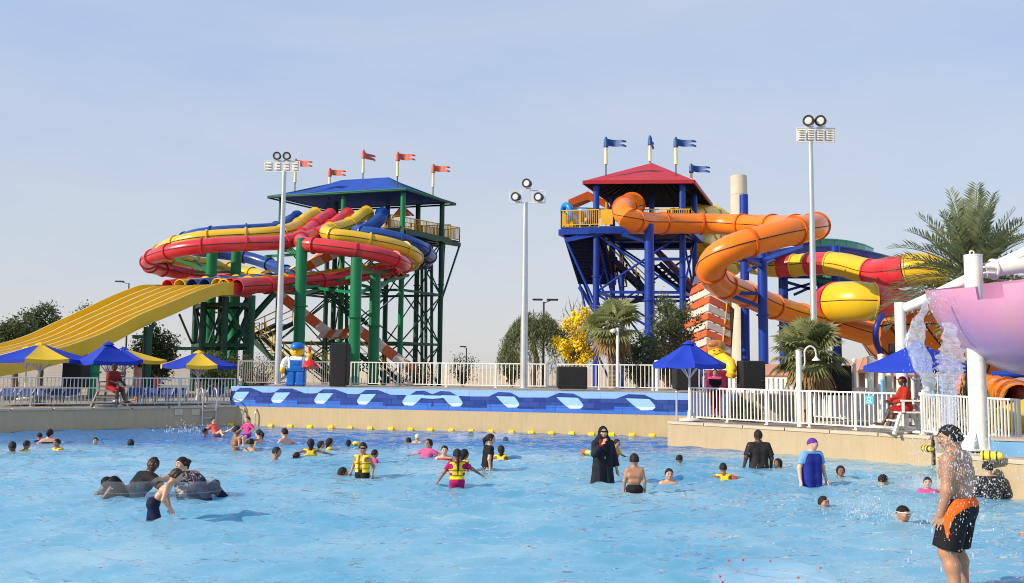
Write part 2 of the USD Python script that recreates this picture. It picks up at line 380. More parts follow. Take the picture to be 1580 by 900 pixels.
LWb, FWb, RWb = np.array([-LW_dir[1], LW_dir[0], 0]), -FW_n, -RW_n     # directions away from the water
if LWb @ np.array([0, 1, 0]) < 0: LWb = -LWb
deck('left_deck', [LW0 + LWb * 0.24, LW1 + LWb * 0.24, LW1 + FWb * 9 - FW_dir * 0.1, LW0 + LWb * 9], ZL - 0.03, 'paved deck behind the left pool wall')
deck('stage_deck', [FW0 + FWb * 0.24, FWE + FWb * 0.24 + FW_dir * 3, FWE + FWb * 6 + FW_dir * 9, FW0 + FWb * 6], ZS - 0.01, 'raised paved stage above the mural wall')
RDk = [RW0 + RWb * 0.24, RW1 + RWb * 0.24, NW0 + np.array([0.4, 0.5, 0]), NW1 + np.array([0, 0.24, 0]), NW1 + np.array([9, 6, 0]), FWE + FW_dir * 9 + FWb * 0.2, RW0 + FWb * 1.5 + FW_dir * 0.25]
deck('right_deck', RDk, ZR - 0.03, 'paved deck behind the right pool wall')


M_cream2 = mat('greyer_cream_render', (0.41, 0.325, 0.205), 0.8, 0.05, 0.7, bump=0.25, bscale=60, dirt=0.22)  # cream darkened and greyed: shade and weaker sun put into the side wall colour


def wall(name, label, a, b, ztop, back, z0=-1.7, paint=None):
    t = thing(name, label, 'wall', (a + b) / 2 * [1, 1, 0])
    off = back * 0.12
    m = MB(); m.beam(a + off + [0, 0, (z0 + ztop - 0.08) / 2], b + off + [0, 0, (z0 + ztop - 0.08) / 2], 0.24, ztop - 0.08 - z0)
    obj('wall_body', m, paint or M_cream, t)
    L = np.linalg.norm(b - a); n = max(1, int(L / 1.2))
    for k in range(n):
        m = MB(); p, r = a + (b - a) * (k / n + 0.002), a + (b - a) * ((k + 1) / n - 0.002)
        m.beam(p + off - back * 0.012 + [0, 0, ztop - 0.04], r + off - back * 0.012 + [0, 0, ztop - 0.04], 0.27, 0.075)
        obj('coping_stone', m, M_cope, t)
    return t


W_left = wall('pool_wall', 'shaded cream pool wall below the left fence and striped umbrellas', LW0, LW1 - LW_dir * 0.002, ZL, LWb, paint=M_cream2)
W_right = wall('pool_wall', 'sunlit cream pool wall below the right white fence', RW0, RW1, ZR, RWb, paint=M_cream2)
W_rret = wall('pool_wall', 'short return of the right cream wall meeting the mural wall', FWE + FW_dir * 0.02, RW0 + RWb * 0.26, ZR - 0.004, np.array([FW_dir[0], FW_dir[1], 0]))
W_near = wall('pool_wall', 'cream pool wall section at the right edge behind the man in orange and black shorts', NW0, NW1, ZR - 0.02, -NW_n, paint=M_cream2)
W_nret = wall('pool_wall', 'short cream wall return hidden behind the man under the water spout', RW1 + RWb * 0.26, NW0 + [0.26, 0.02, 0] - NW_n * 0.3, ZR - 0.024, np.array([1.0, 0, 0]))

# small access plates low on the left wall
for px in (276, 302):
    m = MB(); c = P(px, 638, 1); d = ray(px, 636); t = ((LW1 - [0, 0, EYE]) @ LWb) / (d @ LWb); c = np.array([0, 0, EYE]) + d * t
    m.beam(c - LW_dir * 0.14 - LWb * 0.008, c + LW_dir * 0.14 - LWb * 0.008, 0.02, 0.2); obj('access_plate', m, mat('plate_paint', (0.52, 0.42, 0.28), 0.6), W_left)

# ---------------------------------------------------------------- mural wall: cream foot, tiled wave picture, coping
mural = thing('mural_wall', 'long low stage wall with blue wave mural over a cream base', 'wall', FW0 * [1, 1, 0])
Lm = (FWE - FW0) @ FW_dir + 1.2
m = MB(); m.beam(FW0 + FWb * 0.15 + [0, 0, (ZM - 1.7) / 2], FW0 + FW_dir * (Lm - 0.9) + FWb * 0.15 + [0, 0, (ZM - 1.7) / 2], 0.3, ZM + 1.7); obj('cream_base', m, M_cream, mural)
m = MB(); m.beam(FW0 - FW_dir * 0.2 + FWb * 0.16 + [0, 0, (ZM + ZS) / 2 + 0.002], FW0 + FW_dir * Lm + FWb * 0.16 + [0, 0, (ZM + ZS) / 2 + 0.002], 0.3, ZS - ZM - 0.006)
obj('mural_backing', m, mat('grout', (0.10, 0.13, 0.28), 0.8), mural)
M_t1 = [mat(f'dark_blue_tile{s}', c, 0.3, 0.12, 6.0) for s, c in (('', (0.028, 0.062, 0.27)), ('_deep', (0.022, 0.050, 0.235)), ('_soft', (0.036, 0.075, 0.30)))]
M_t2 = [mat(f'mid_blue_tile{s}', c, 0.3, 0.1, 6.0) for s, c in (('', (0.05, 0.16, 0.56)), ('_soft', (0.06, 0.18, 0.60)))]
M_lb = mat('light_blue_tile', (0.27, 0.46, 0.80), 0.35, 0.06, 3.0)
M_pb = mat('pale_blue_tile', (0.33, 0.56, 0.83), 0.35, 0.06, 3.0)
M_wt = mat('white_tile', (0.60, 0.70, 0.78), 0.35, 0.05, 3.0)


def fw_s(px, py=612):
    d = ray(px, py); t = ((FW0 - [0, 0, EYE]) @ FW_n) / (d @ FW_n); return float((np.array([0, 0, EYE]) + d * t - FW0) @ FW_dir)


HM = ZS - ZM
mv = lambda px, v: (fw_s(px), HM * (1 - v))
left, right = [(371, .9), (432.6, 1), (499, 1), (565, 1)], [(784, 1.25), (880, 1.45), (989, 1.6)]
top = [(355, .26), (362, .22)]
for cx, k in left: top += [(cx - 9 * k, .27), (cx - 1 * k, .09), (cx + 18 * k, .08), (cx + 38 * k, .30), (cx + 52 * k, .30)]
top = [p for i, p in enumerate(top) if i == 0 or p[0] > top[i - 1][0]]
top += [(632, .30), (642, .10), (655, .08), (667, .24), (680, .08), (694, .10), (706, .30)]
for cx, k in right: top += [(cx - 42 * k, .31), (cx - 24 * k, .30), (cx - 12 * k, .08), (cx + 3 * k, .10), (cx + 14 * k, .32)]
top += [(1064, .30)]
region = Polygon([mv(*p) for p in top] + [mv(1066, 1.0), mv(355, 1.0)]).buffer(0)
curls_l, curls_w = [], []


def curl(cx, k, s):
    f = lambda dx, v: mv(cx + s * dx * k, v)
    a = Polygon([f(-8, .29), f(15, .27), f(6, .63), f(-13, .63), f(-14, .60)]); b = Polygon([f(-13.2, .635), f(5.9, .635), f(0, .80), f(-11, .78), f(-14, .66)])
    curls_l.append(a.buffer(0)); curls_w.append(b.buffer(0))


for cx, k in left: curl(cx, k, 1)
curl(637, 1.15, 1); curl(698, 1.15, -1)
curls_l.append(Polygon([mv(644, .30), mv(690, .30), mv(684, .40), mv(667, .46), mv(650, .42)]).buffer(0))
for cx, k in right: curl(cx, k, -1)
from shapely.ops import unary_union
CL, CW = unary_union(curls_l), unary_union(curls_w)
mid = []
for cx, k in left + [(637, 1.1)]: mid.append(Polygon([mv(cx + 2 * k, .66), mv(cx + 26 * k, .66), mv(cx + 26 * k, .84), mv(cx - 14 * k, .84)]))
for cx, k in [(698, 1.1)] + right: mid.append(Polygon([mv(cx - 26 * k, .66), mv(cx - 2 * k, .66), mv(cx + 14 * k, .84), mv(cx - 26 * k, .84)]))
MID = unary_union([p.buffer(0) for p in mid] + [Polygon([mv(355, .84), mv(1066, .84), mv(1066, 1.0), mv(355, 1.0)])])
m3 = lambda off: (lambda x, y, w: FW0 + FW_dir * x + [0, 0, ZM + y] + FW_n * (w + off - 0.012))


def pieces(g): return [p for p in getattr(g, 'geoms', [g]) if p.geom_type == 'Polygon' and p.area > 4e-4]


for g, M, nm in ((CL, M_pb, 'wave_crest'), (CW, M_wt, 'wave_tip')):
    for p in pieces(g): obj(nm, MB().prism(p.simplify(0.002), m3(0), 0.017), M, mural)
band = Polygon([mv(355, 0), mv(1066, 0), mv(1066, .5), mv(355, .5)]).difference(region.union(CL).buffer(0.002))
s0, s1 = fw_s(356), fw_s(1065); TW = 0.375; nt = int((s1 - s0) / TW); tr = random.Random(3)
for i in range(nt + 1):
    cell = sbox(s0 + i * TW * 4 + 0.003, -1, s0 + (i + 1) * TW * 4 - 0.003, 5)
    if i * TW * 4 < s1 - s0:
        for p in pieces(band.intersection(cell)): obj('light_band_panel', MB().prism(p, m3(0), 0.018), M_lb, mural)
dark = region.difference(CL.union(CW).union(MID).buffer(0.003)); midr = region.intersection(MID).difference(CL.union(CW).buffer(0.003))
for j in range(4):
    for i in range(nt + 2):
        x0 = s0 + (i - 0.5 * (j % 2)) * TW; cell = sbox(x0 + 0.004, HM * j / 4 + 0.004, x0 + TW - 0.004, HM * (j + 1) / 4 - 0.004)
        for p in pieces(dark.intersection(cell)): obj('mural_tile', MB().prism(p, m3(0), 0.014 + 0.002 * tr.random()), tr.choice(M_t1), mural)
for j in range(3):
    for i in range(int(nt / 2) + 2):
        cell = sbox(s0 + i * TW * 2 + 0.004, HM * j / 4 + 0.004, s0 + (i + 1) * TW * 2 - 0.004, HM * (j + 1) / 4 - 0.004)
        for p in pieces(midr.intersection(cell)): obj('mural_panel', MB().prism(p, m3(0), 0.013 + 0.002 * tr.random()), tr.choice(M_t2), mural)

# buoy line at the foot of the mural wall
line = thing('float_line', 'thin rope of yellow floats along the foot of the mural wall', 'buoy line', FW0 * [1, 1, 0])
pts = []
M_float = mat('yellow_float', (0.80, 0.55, 0.02), 0.4)
for k in range(23):
    px = 360 + 30.8 * k; p = FW0 + FW_dir * fw_s(px, 660) + FW_n * (0.22 + 0.05 * math.sin(k * 2.1)); p[2] = 0.03
    if px < 1028:
        m = MB(); m.sweep([p - FW_dir * 0.11, p - FW_dir * 0.08, p + FW_dir * 0.08, p + FW_dir * 0.11], [0.04, 0.085, 0.085, 0.04], 10); obj('float', m, M_float, line, smooth=40)
        pts += [p, p + FW_dir * 0.33 - [0, 0, 0.045]]
obj('rope', MB().sweep(np.array(pts), 0.012, 5), mat('rope', (0.4, 0.33, 0.2), 0.9), line)


# ---------------------------------------------------------------- fences
def fence(name, label, pts, h, spacing=0.115, post_every=1.2, mat_=None, mid=0.0, pick_r=0.013, feet=True, rails=(0.10,)):
    pts = [np.asarray(p, float) for p in pts]; mat_ = mat_ or M_white
    t = thing(name, label, 'fence', pts[0])
    for a, b in zip(pts[:-1], pts[1:]):
        L = np.linalg.norm((b - a)[:2]); n = max(1, round(L / post_every)); up = np.array([0, 0, 1.0])
        for k in range(n + (b is pts[-1])):
            p = a + (b - a) * k / n
            m = MB(); m.beam(p, p + up * (h + 0.02), 0.055, 0.055, up=unit(b - a)); m.beam(p, p + up * 0.02, 0.12, 0.12, up=unit(b - a)) if feet else None
            obj('post', m, mat_, t)
        obj('top_rail', MB().beam(a + up * h, b + up * h, 0.05, 0.04), mat_, t)
        for rz in rails: obj('bottom_rail', MB().beam(a + up * rz, b + up * rz, 0.035, 0.035), mat_, t)
        if mid: obj('middle_rail', MB().beam(a + up * mid, b + up * mid, 0.035, 0.035), mat_, t)
        np_ = int(L / spacing); z0 = min(rails)
        for k in range(1, np_):
            p = a + (b - a) * k / np_
            obj('picket', MB().beam(p + up * (z0 + 0.017), p + up * (h - 0.02), pick_r * 2, pick_r * 2, up=unit(b - a)), mat_, t)
    return t


def at_z(px, Y, z):
    """the point at that depth whose picture column is px, at height z"""
    py = 570.0
    for _ in range(6): p = P(px, py, Y); py -= (z - p[2]) * FPX / Y
    return P(px, py, Y)


fence('white_fence', 'white picket fence in the sun on the right pool wall, by the lifeguard chair', [at_z(1066, 27.2, ZR), at_z(1398, 22.4, ZR)], 0.96)
fence('white_fence', 'short white picket fence behind the spouting water and the thick white post', [at_z(1424, 21.9, ZR), at_z(1574, 18.0, ZR)], 0.96)
fa, fb = LW0 + LWb * 0.35, LW1 + LWb * 0.35 - LW_dir * 0.1
fq = fa + (fb - fa) * 0.30
lf_a, lf_b = at_z(-60, 29.6, ZL), at_z(148, 31.1, ZL); lf_c, lf_d = at_z(186, 31.4, ZL), at_z(361, 33.5, ZL)
fence('grey_fence', 'pale grey picket fence on the left wall in front of the sun loungers', [lf_a, lf_b], 0.96, mat_=mat('fence_grey', (0.55, 0.54, 0.50), 0.45, dirt=0.2), mid=0.62, post_every=2.1)
fence('grey_fence', 'pale grey picket fence below the striped umbrellas beside the left lifeguard', [lf_c, lf_d], 0.96, mat_=mat('fence_grey', (0, 0, 0)), post_every=2.1)
fence('stage_fence', 'white picket fence along the back of the stage above the wave mural', [at_z(541, 36.2, ZS), at_z(1092, 33.0, ZS)], 0.93, post_every=2.0, spacing=0.15)
fence('stage_fence', 'short thin-barred fence with dusty mesh at the left end of the stage', [at_z(367, 36.0, ZS), at_z(541, 36.2, ZS)], 0.93, post_every=1.4, spacing=0.085, pick_r=0.007, mat_=mat('fence_dull', (0.50, 0.49, 0.46), 0.5))
# ================================================================ helpers for towers and slides
def PP(a): return P(*a)


def strut(t, name, a, b, r, m, n=8, sq=False):
    a = PP(a) if len(a) == 3 and not isinstance(a, np.ndarray) else a; b = PP(b) if len(b) == 3 and not isinstance(b, np.ndarray) else b
    mb = MB().beam(a, b, r * 2, r * 2) if sq else MB().cyl(a, b, r, n=n)
    return obj(name, mb, m, t, smooth=False if sq else 40)


def column(t, p, ztop, r, m, z0=None, n=14, rings=True):
    z0 = ZG if z0 is None else z0; mb = MB().cyl([p[0], p[1], z0], [p[0], p[1], ztop], r, n=n)
    c = obj('column', mb, m, t, smooth=40)
    if rings:
        k = MB()
        for z in (z0 + 0.04, (z0 + ztop) * 0.55): k.cyl([p[0], p[1], z - 0.04], [p[0], p[1], z + 0.04], r * 1.35, n=n)
        obj('column_flange', k, m, t, smooth=40)


def railing(t, pts, h=1.1, m=None, gap=0.14, post=1.3, r=0.018):
    m = m or M_yrail; up = np.array([0, 0, 1.0])
    for a, b in zip(pts[:-1], pts[1:]):
        L = np.linalg.norm(b - a); n = max(1, round(L / post))
        for k in range(n + 1): obj('railing_post', MB().beam(a + (b - a) * k / n - up * 0.1, a + (b - a) * k / n + up * h, 0.07, 0.07), m, t)
        obj('handrail', MB().beam(a + up * h, b + up * h, 0.06, 0.06), m, t); obj('foot_rail', MB().beam(a + up * 0.12, b + up * 0.12, 0.045, 0.045), m, t)
        mb = MB(); q = max(2, int(L / gap))
        for k in range(1, q):
            p = a + (b - a) * k / q; mb.beam(p + up * 0.12, p + up * h, r * 2, r * 2)
        obj('railing_bars', mb, m, t)


def stair(t, a, b, width, m, mr, side=None, treads=True, rail=True):
    """a flight from a (top) to b (bottom) with stringers, treads and yellow rails"""
    d = b - a; s = unit(np.cross([0, 0, 1.0], d)) if side is None else unit(side); up = np.array([0, 0, 1.0])
    for k in (-1, 1):
        o = s * k * width / 2
        obj('stringer', MB().beam(a + o, b + o, 0.08, 0.32), m, t)
        if rail:
            obj('handrail', MB().beam(a + o + up * 1.0, b + o + up * 1.0, 0.06, 0.06), mr, t); obj('middle_rail', MB().beam(a + o + up * 0.55, b + o + up * 0.55, 0.04, 0.04), mr, t)
            n = max(2, int(np.linalg.norm(d) / 1.1))
            for i in range(n + 1): obj('railing_post', MB().beam(a + d * i / n + o, a + d * i / n + o + up * 1.0, 0.06, 0.06), mr, t)
    if treads:
        mb = MB(); n = max(3, int(abs(d[2]) / 0.2)); hd = unit(d * [1, 1, 0])
        for i in range(n):
            p = a + d * (i + 0.5) / n; mb.beam(p - s * width / 2 + up * 0.05, p + s * width / 2 + up * 0.05, 0.27, 0.05, up=(0, 0, 1))
        obj('tread_flight', mb, m, t, kind='stuff')


def tube_run(t, path, r, mats, seg=2.6, flange=0.09, seam=True, wall=0.05, n=18, seam_at=(0.0,), rad=None, flange_mat=None, seg_lens=None):
    """splits a path into tube segments with a flange at each joint and a seam along each side"""
    fine = even(path, 0.18); m = len(fine); tang = np.gradient(fine, axis=0)
    dist = np.r_[0, np.cumsum(np.linalg.norm(np.diff(fine, axis=0), axis=1))]
    R = np.full(m, r) if rad is None else np.interp(dist / dist[-1], rad[0], rad[1])
    an = np.arange(n) * 2 * PI / n
    S = np.array([unit(np.cross(unit(d), (0, 0, 1))) for d in tang]); U = np.array([np.cross(s, unit(d)) for s, d in zip(S, tang)])
    ring = lambda i, rr: fine[i] + rr * (np.cos(an)[:, None] * S[i] + np.sin(an)[:, None] * U[i])
    ns = max(1, int(round(dist[-1] / seg))); cuts = [int(np.argmin(abs(dist - dist[-1] * k / ns))) for k in range(ns + 1)]
    if seg_lens is not None: cuts = [int(np.argmin(abs(dist / dist[-1] - f))) for f in seg_lens]; ns = len(cuts) - 1
    k = np.arange(n); k2 = (k + 1) % n
    for si, (i0, i1) in enumerate(zip(cuts[:-1], cuts[1:])):
        if i1 <= i0: continue
        mm = mats[si % len(mats)]; ids = sorted(set(list(range(i0, i1, 2)) + [i1]))
        v = [ring(i, R[i]) for i in ids] + [ring(i, R[i] - wall) for i in ids[::-1]]; q = []
        for j in range(len(v) - 1): q.append(np.stack([j * n + k, j * n + k2, (j + 1) * n + k2, (j + 1) * n + k], 1))
        j = len(v) - 1; q.append(np.stack([j * n + k, j * n + k2, k2, k], 1))
        sg = obj('tube_segment', MB().add(np.vstack(v), np.vstack(q)), mm, t, smooth=45)
        if seam:
            mb = MB()
            for a0 in seam_at:
                for sgn in (0, PI):
                    c0 = np.stack([fine[i] + (R[i] + 0.004) * (math.cos(a0 + sgn) * S[i] + math.sin(a0 + sgn) * U[i]) for i in ids]); w = np.stack([-math.sin(a0 + sgn) * S[i] + math.cos(a0 + sgn) * U[i] for i in ids]) * 0.022
                    o = np.stack([math.cos(a0 + sgn) * S[i] + math.sin(a0 + sgn) * U[i] for i in ids]) * 0.012
                    L = len(ids); vv = np.vstack([c0 - w, c0 - w + o, c0 + w + o, c0 + w]); jj = np.arange(L - 1)
                    mb.add(vv, np.vstack([np.stack([e * L + jj, e * L + jj + 1, (e + 1) * L + jj + 1, (e + 1) * L + jj], 1) for e in range(3)]))
            obj('seam', mb, M_seam, sg)
        if flange and si > 0 or si == 0 and flange:
            i = i0; d = unit(tang[i]) * 0.05; rr = R[i]
            v = np.vstack([ring(i, rr - 0.01) - d, ring(i, rr + flange) - d, ring(i, rr + flange) + d, ring(i, rr - 0.01) + d])
            q = np.vstack([np.stack([e * n + k, e * n + k2, ((e + 1) % 4) * n + k2, ((e + 1) % 4) * n + k], 1) for e in range(4)])
            obj('flange', MB().add(v, q), flange_mat or mm, t, smooth=45)
    return fine


def tube_slide(name, label, px, r, mats, step=0.4, **kw):
    path = spline([P(*p) for p in px], step); lo = path.mean(0); lo[2] = ZG
    t = thing(name, label, 'water slide', lo, group=None); tube_run(t, path, r, mats, **kw)
    return t


M_roofb = mat('blue_canopy_cloth', (0.012, 0.06, 0.33), 0.7, 0.15, 0.9, bump=0.3, bscale=2.0)
M_roofr = mat('red_sheet_roof', (0.42, 0.025, 0.035), 0.5, 0.12, 0.9)
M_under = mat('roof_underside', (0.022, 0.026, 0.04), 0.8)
M_oran = mat('orange_canopy_panel', (0.62, 0.12, 0.03), 0.65, 0.1, 1.5)
M_offw = mat('off_white_canopy_panel', (0.60, 0.53, 0.42), 0.65, 0.08, 1.5)
M_grate = mat('deck_plank', (0.08, 0.07, 0.06), 0.8, 0.2)


def pennant(name_group, loc, rz, flag_mat, label, first=[None, None]):
    """a swallow-tailed flag sculpture on its roof pole, 2.35 m tall"""
    t = thing('roof_flag', label, 'flag', loc, rz, group=name_group)
    obj('pole', MB().cyl([0, 0, -0.25], [0, 0, 0.55], 0.045, n=8), M_dgreen if 'red' in label else M_blue, t, local=True, smooth=40)
    obj('pole_cover', MB().sweep([[0, 0, .5], [0, 0, .52], [0, 0, 1.75], [0, 0, 1.77]], [.07, .12, .10, .06], 10), M_cream_pole, t, local=True, smooth=40)
    obj('flag_sleeve', MB().sweep([[0, 0, 1.68], [0, 0, 1.7], [0, 0, 2.2], [0, 0, 2.4]], [.12, .17, .15, .05], 10), flag_mat, t, local=True, smooth=40)
    xs = np.linspace(0.1, 1.35, 14)
    mb = MB()
    def col(x, z0, z1): y = 0.16 * math.sin((x - .1) * 4.6) * (0.3 + x); return [[x, y - .03, z0 - .08 * x], [x, y - .03, z1 - .08 * x], [x, y + .03, z1 - .08 * x], [x, y + .03, z0 - .08 * x]]
    def strip(z0f, z1f, sel):
        v = []; 
        for x in sel: v += col(x, z0f(x), z1f(x))
        q = []
        for i in range(len(sel) - 1):
            for e in range(4): q.append([i * 4 + e, i * 4 + (e + 1) % 4, i * 4 + 4 + (e + 1) % 4, i * 4 + 4 + e])
        e0 = (len(sel) - 1) * 4; q += [[0, 3, 2, 1], [e0, e0 + 1, e0 + 2, e0 + 3]]
        mb.add(v, q)
    strip(lambda x: 1.82, lambda x: 2.28, xs[:8]); tail = xs[7:]; k = lambda x: (x - tail[0]) / (tail[-1] - tail[0])
    strip(lambda x: 2.05 + .08 * k(x), lambda x: 2.28 - .06 * k(x), tail); strip(lambda x: 1.82 - .02 * k(x), lambda x: 2.05 - .15 * k(x), tail)
    obj('pennant', mb, flag_mat, t, local=True, smooth=40)
    return t


# ================================================================ left slide tower
zE = P(627, 290, 66)[2]
N, L, R = G(627, 290, zE), G(413, 302, zE), G(703, 313, zE); Bk = L + R - N; C = (L + R) / 2
tw = thing('slide_tower', 'green steel slide tower with a blue cloth hip roof', 'slide tower', C * [1, 1, 0] + [0, 0, ZG])
axis = unit(L - N); crossd = unit(R - N); zr = P(560, 276, C[1])[2]
r1, r2 = C + axis * 2.0 + [0, 0, zr - zE], C - axis * 2.2 + [0, 0, zr - zE]


def sag(a, b, c, d, n=10, k=0.35):
    v = []; f = []
    for i in range(n + 1):
        for j in range(n + 1):
            u_, w_ = i / n, j / n; p = (a * (1 - u_) + b * u_) * (1 - w_) + (d * (1 - u_) + c * u_) * w_
            v.append(p - [0, 0, k * math.sin(PI * w_) * (0.5 + 0.5 * math.sin(PI * u_))])
    for i in range(n):
        for j in range(n): a0 = i * (n + 1) + j; f.append([a0, a0 + n + 1, a0 + n + 2, a0 + 1])
    return np.array(v), np.array(f)


for a, b, c, d in ((L, N, r2, r1), (N, R, r2, r2), (R, Bk, r1, r2), (Bk, L, r1, r1)):
    v, f = sag(a, b, c, d); mb = MB().add(v, f); mb.add(v - [0, 0, 0.05], f[:, ::-1]); obj('roof_cloth', mb, M_roofb, tw, smooth=30)
for a, b in ((N, L), (N, R), (R, Bk), (Bk, L), (N, r2), (R, r2), (L, r1), (Bk, r1), (r1, r2)): strut(tw, 'roof_beam', a - np.array([0, 0, .16]), b - np.array([0, 0, .16]), 0.07, M_dgreen)
strut(tw, 'roof_edge', N - np.array([0, 0, .05]), L - np.array([0, 0, .05]), 0.05, M_green); strut(tw, 'roof_edge', N - np.array([0, 0, .05]), R - np.array([0, 0, .05]), 0.05, M_green)
zD = P(690, 366, 71)[2]
inset = lambda u_, w_: N + (L - N) * u_ + (R - N) * w_
cols = []
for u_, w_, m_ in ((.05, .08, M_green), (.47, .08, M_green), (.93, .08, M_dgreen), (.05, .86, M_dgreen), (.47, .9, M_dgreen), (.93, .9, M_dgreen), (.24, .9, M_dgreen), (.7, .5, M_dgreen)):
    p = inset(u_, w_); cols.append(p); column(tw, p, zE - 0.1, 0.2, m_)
lv = [4.0, 7.9, zD - 0.3]
pairs = [(0, 1), (1, 2), (0, 3), (3, 6), (6, 4), (4, 5), (2, 5), (1, 4), (1, 7), (7, 2)]
for i, j in pairs:
    a, b = cols[i], cols[j]
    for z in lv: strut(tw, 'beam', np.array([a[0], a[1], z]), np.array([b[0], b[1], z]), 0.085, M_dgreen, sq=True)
    for z0, z1 in zip([ZG + .3] + lv[:-1], lv):
        if (i + j) % 2: strut(tw, 'brace', np.array([a[0], a[1], z0]), np.array([b[0], b[1], z1 - .1]), 0.055, M_dgreen)
        strut(tw, 'brace', np.array([b[0], b[1], z0]), np.array([a[0], a[1], z1 - .1]), 0.055, M_dgreen)
# deck boards and balcony
du = [inset(0.02, 0.04), inset(.97, 0.04), inset(.97, .96), inset(.02, .96)]
for k in range(12):
    a, b = k / 12 + .002, (k + 1) / 12 - .002; q = [inset(.02 + .95 * a, .04), inset(.02 + .95 * b, .04), inset(.02 + .95 * b, .96), inset(.02 + .95 * a, .96)]
    obj('deck_board', MB().plate([p * [1, 1, 0] + [0, 0, zD - .06] for p in q], 0.1), M_grate, tw)
for a, b in zip(du, du[1:] + du[:1]): strut(tw, 'deck_beam', a * [1, 1, 0] + [0, 0, zD - .28], b * [1, 1, 0] + [0, 0, zD - .28], 0.16, M_dgreen, sq=True)
ba, bb = at_z(602, 67.2, zD), at_z(709, 73.2, zD); bw = unit(np.array([ba[1] - bb[1], bb[0] - ba[0], 0])) * 1.7
for k in range(7):
    a, b = k / 7 + .003, (k + 1) / 7 - .003
    obj('balcony_board', MB().plate([ba + (bb - ba) * a - [0, 0, .05], ba + (bb - ba) * b - [0, 0, .05], ba + (bb - ba) * b + bw - [0, 0, .05], ba + (bb - ba) * a + bw - [0, 0, .05]], 0.08), M_grate, tw)
for o in (0, 1): strut(tw, 'balcony_beam', ba + bw * o - np.array([0, 0, .3]), bb + bw * o - np.array([0, 0, .3]), 0.15, M_dgreen, sq=True)
railing(tw, [ba, bb, bb + bw]); railing(tw, [ba + bw, bb + bw]); railing(tw, [inset(.97, .96) * [1, 1, 0] + [0, 0, zD], inset(.02, .96) * [1, 1, 0] + [0, 0, zD]])
strut(tw, 'knee_brace', bb - np.array([0, 0, .4]), np.array([cols[3][0] + .1, cols[3][1], 7.6]), 0.08, M_dgreen)
strut(tw, 'knee_brace', bb + bw - np.array([0, 0, .4]), np.array([cols[3][0] + .1, cols[3][1] + .4, 7.6]), 0.08, M_dgreen)
hp = [P(608, 336, 69), P(640, 336, 70.5), P(624, 318, 70)]
obj('hut_roof', MB().plate([P(604, 337, 69), P(619, 318, 69.5), P(622, 318, 72), P(607, 337, 71.5)], .08).plate([P(619, 318, 69.5), P(636, 333, 70), P(639, 333, 72), P(622, 318, 72)], .08).plate([P(606, 336, 69.1), P(634, 333, 70), P(619, 319, 69.6)], .06), M_oran, tw)

# orange and white canopy panels over the stair flights, with the flights below
def canopy_run(t, a, b, w, n, up=0.0):
    d = b - a
    for k in range(n):
        p, q = a + d * (k / n + .003), a + d * ((k + 1) / n - .003)
        m_ = M_oran if k % 2 else M_offw
        rid_p, rid_q = p + w * .5 + [0, 0, .55], q + w * .5 + [0, 0, .55]
        obj('canopy_panel', MB().plate([p, q, rid_q, rid_p], .06).plate([rid_p, rid_q, q + w, p + w], .06), m_, t)


canopy_run(tw, P(507, 388, 66), P(438, 421, 63), np.array([.5, 2.2, 0]), 5)
canopy_run(tw, P(415, 452, 62), P(503, 520, 64), np.array([.4, 2.0, 0]), 5)
canopy_run(tw, P(488, 522, 62), P(545, 518, 63), np.array([.4, 2.0, 0]), 5)
canopy_run(tw, P(537, 506, 63), P(640, 583, 61), np.array([.5, 2.0, 0]), 6)
stair(tw, P(394, 520, 61), P(462, 585, 60), 1.5, M_dgreen, M_yrail)
stair(tw, P(440, 500, 64), P(398, 520, 62), 1.5, M_dgreen, M_yrail)
stair(tw, P(395, 520, 62.5), P(380, 521, 62.5), 1.5, M_dgreen, M_yrail, treads=True)
stair(tw, P(470, 548, 62), P(520, 585, 61), 1.4, M_dgreen, M_yrail)
stair(tw, P(560, 545, 63), P(610, 590, 62), 1.4, M_dgreen, M_yrail)
stair(tw, P(500, 440, 69), P(560, 500, 68), 1.4, M_dgreen, M_yrail, rail=False)
for x, y0, Y in ((503, 430, 67), (535, 430, 68), (657, 380, 73), (666, 380, 74), (651, 380, 72)):
    strut(tw, 'post', (x, y0, Y), at_z(x, Y, ZG), 0.13, M_dgreen)

# roof flags
M_flagr = mat('salmon_red_flag', (0.46, 0.10, 0.065), 0.5)
f1 = None
for px, py, Y, lab in ((455, 292, 69, 'salmon red swallowtail flag above the left end of the blue roof behind floodlights'), (508, 304, 73, 'salmon red flag showing low behind the blue roof ridge'),
                       (560, 277, 71, 'salmon red flag seen nearly edge-on above the blue roof ridge'), (613, 283, 67, 'salmon red flag at the near corner column of the blue roof'),
                       (668, 299, 71, 'salmon red flag at the right hip of the blue roof')):
    p = P(px, py, Y)
    if f1 is None: f1 = pennant('flags on the blue roof', p, -4, M_flagr, lab)
    else: copy_of(f1, p, -4 if px != 560 else 62, lab)

# six tube slides
def pts(px, Y): return [(x, y, d) for (x, y), d in zip(px, Y)]


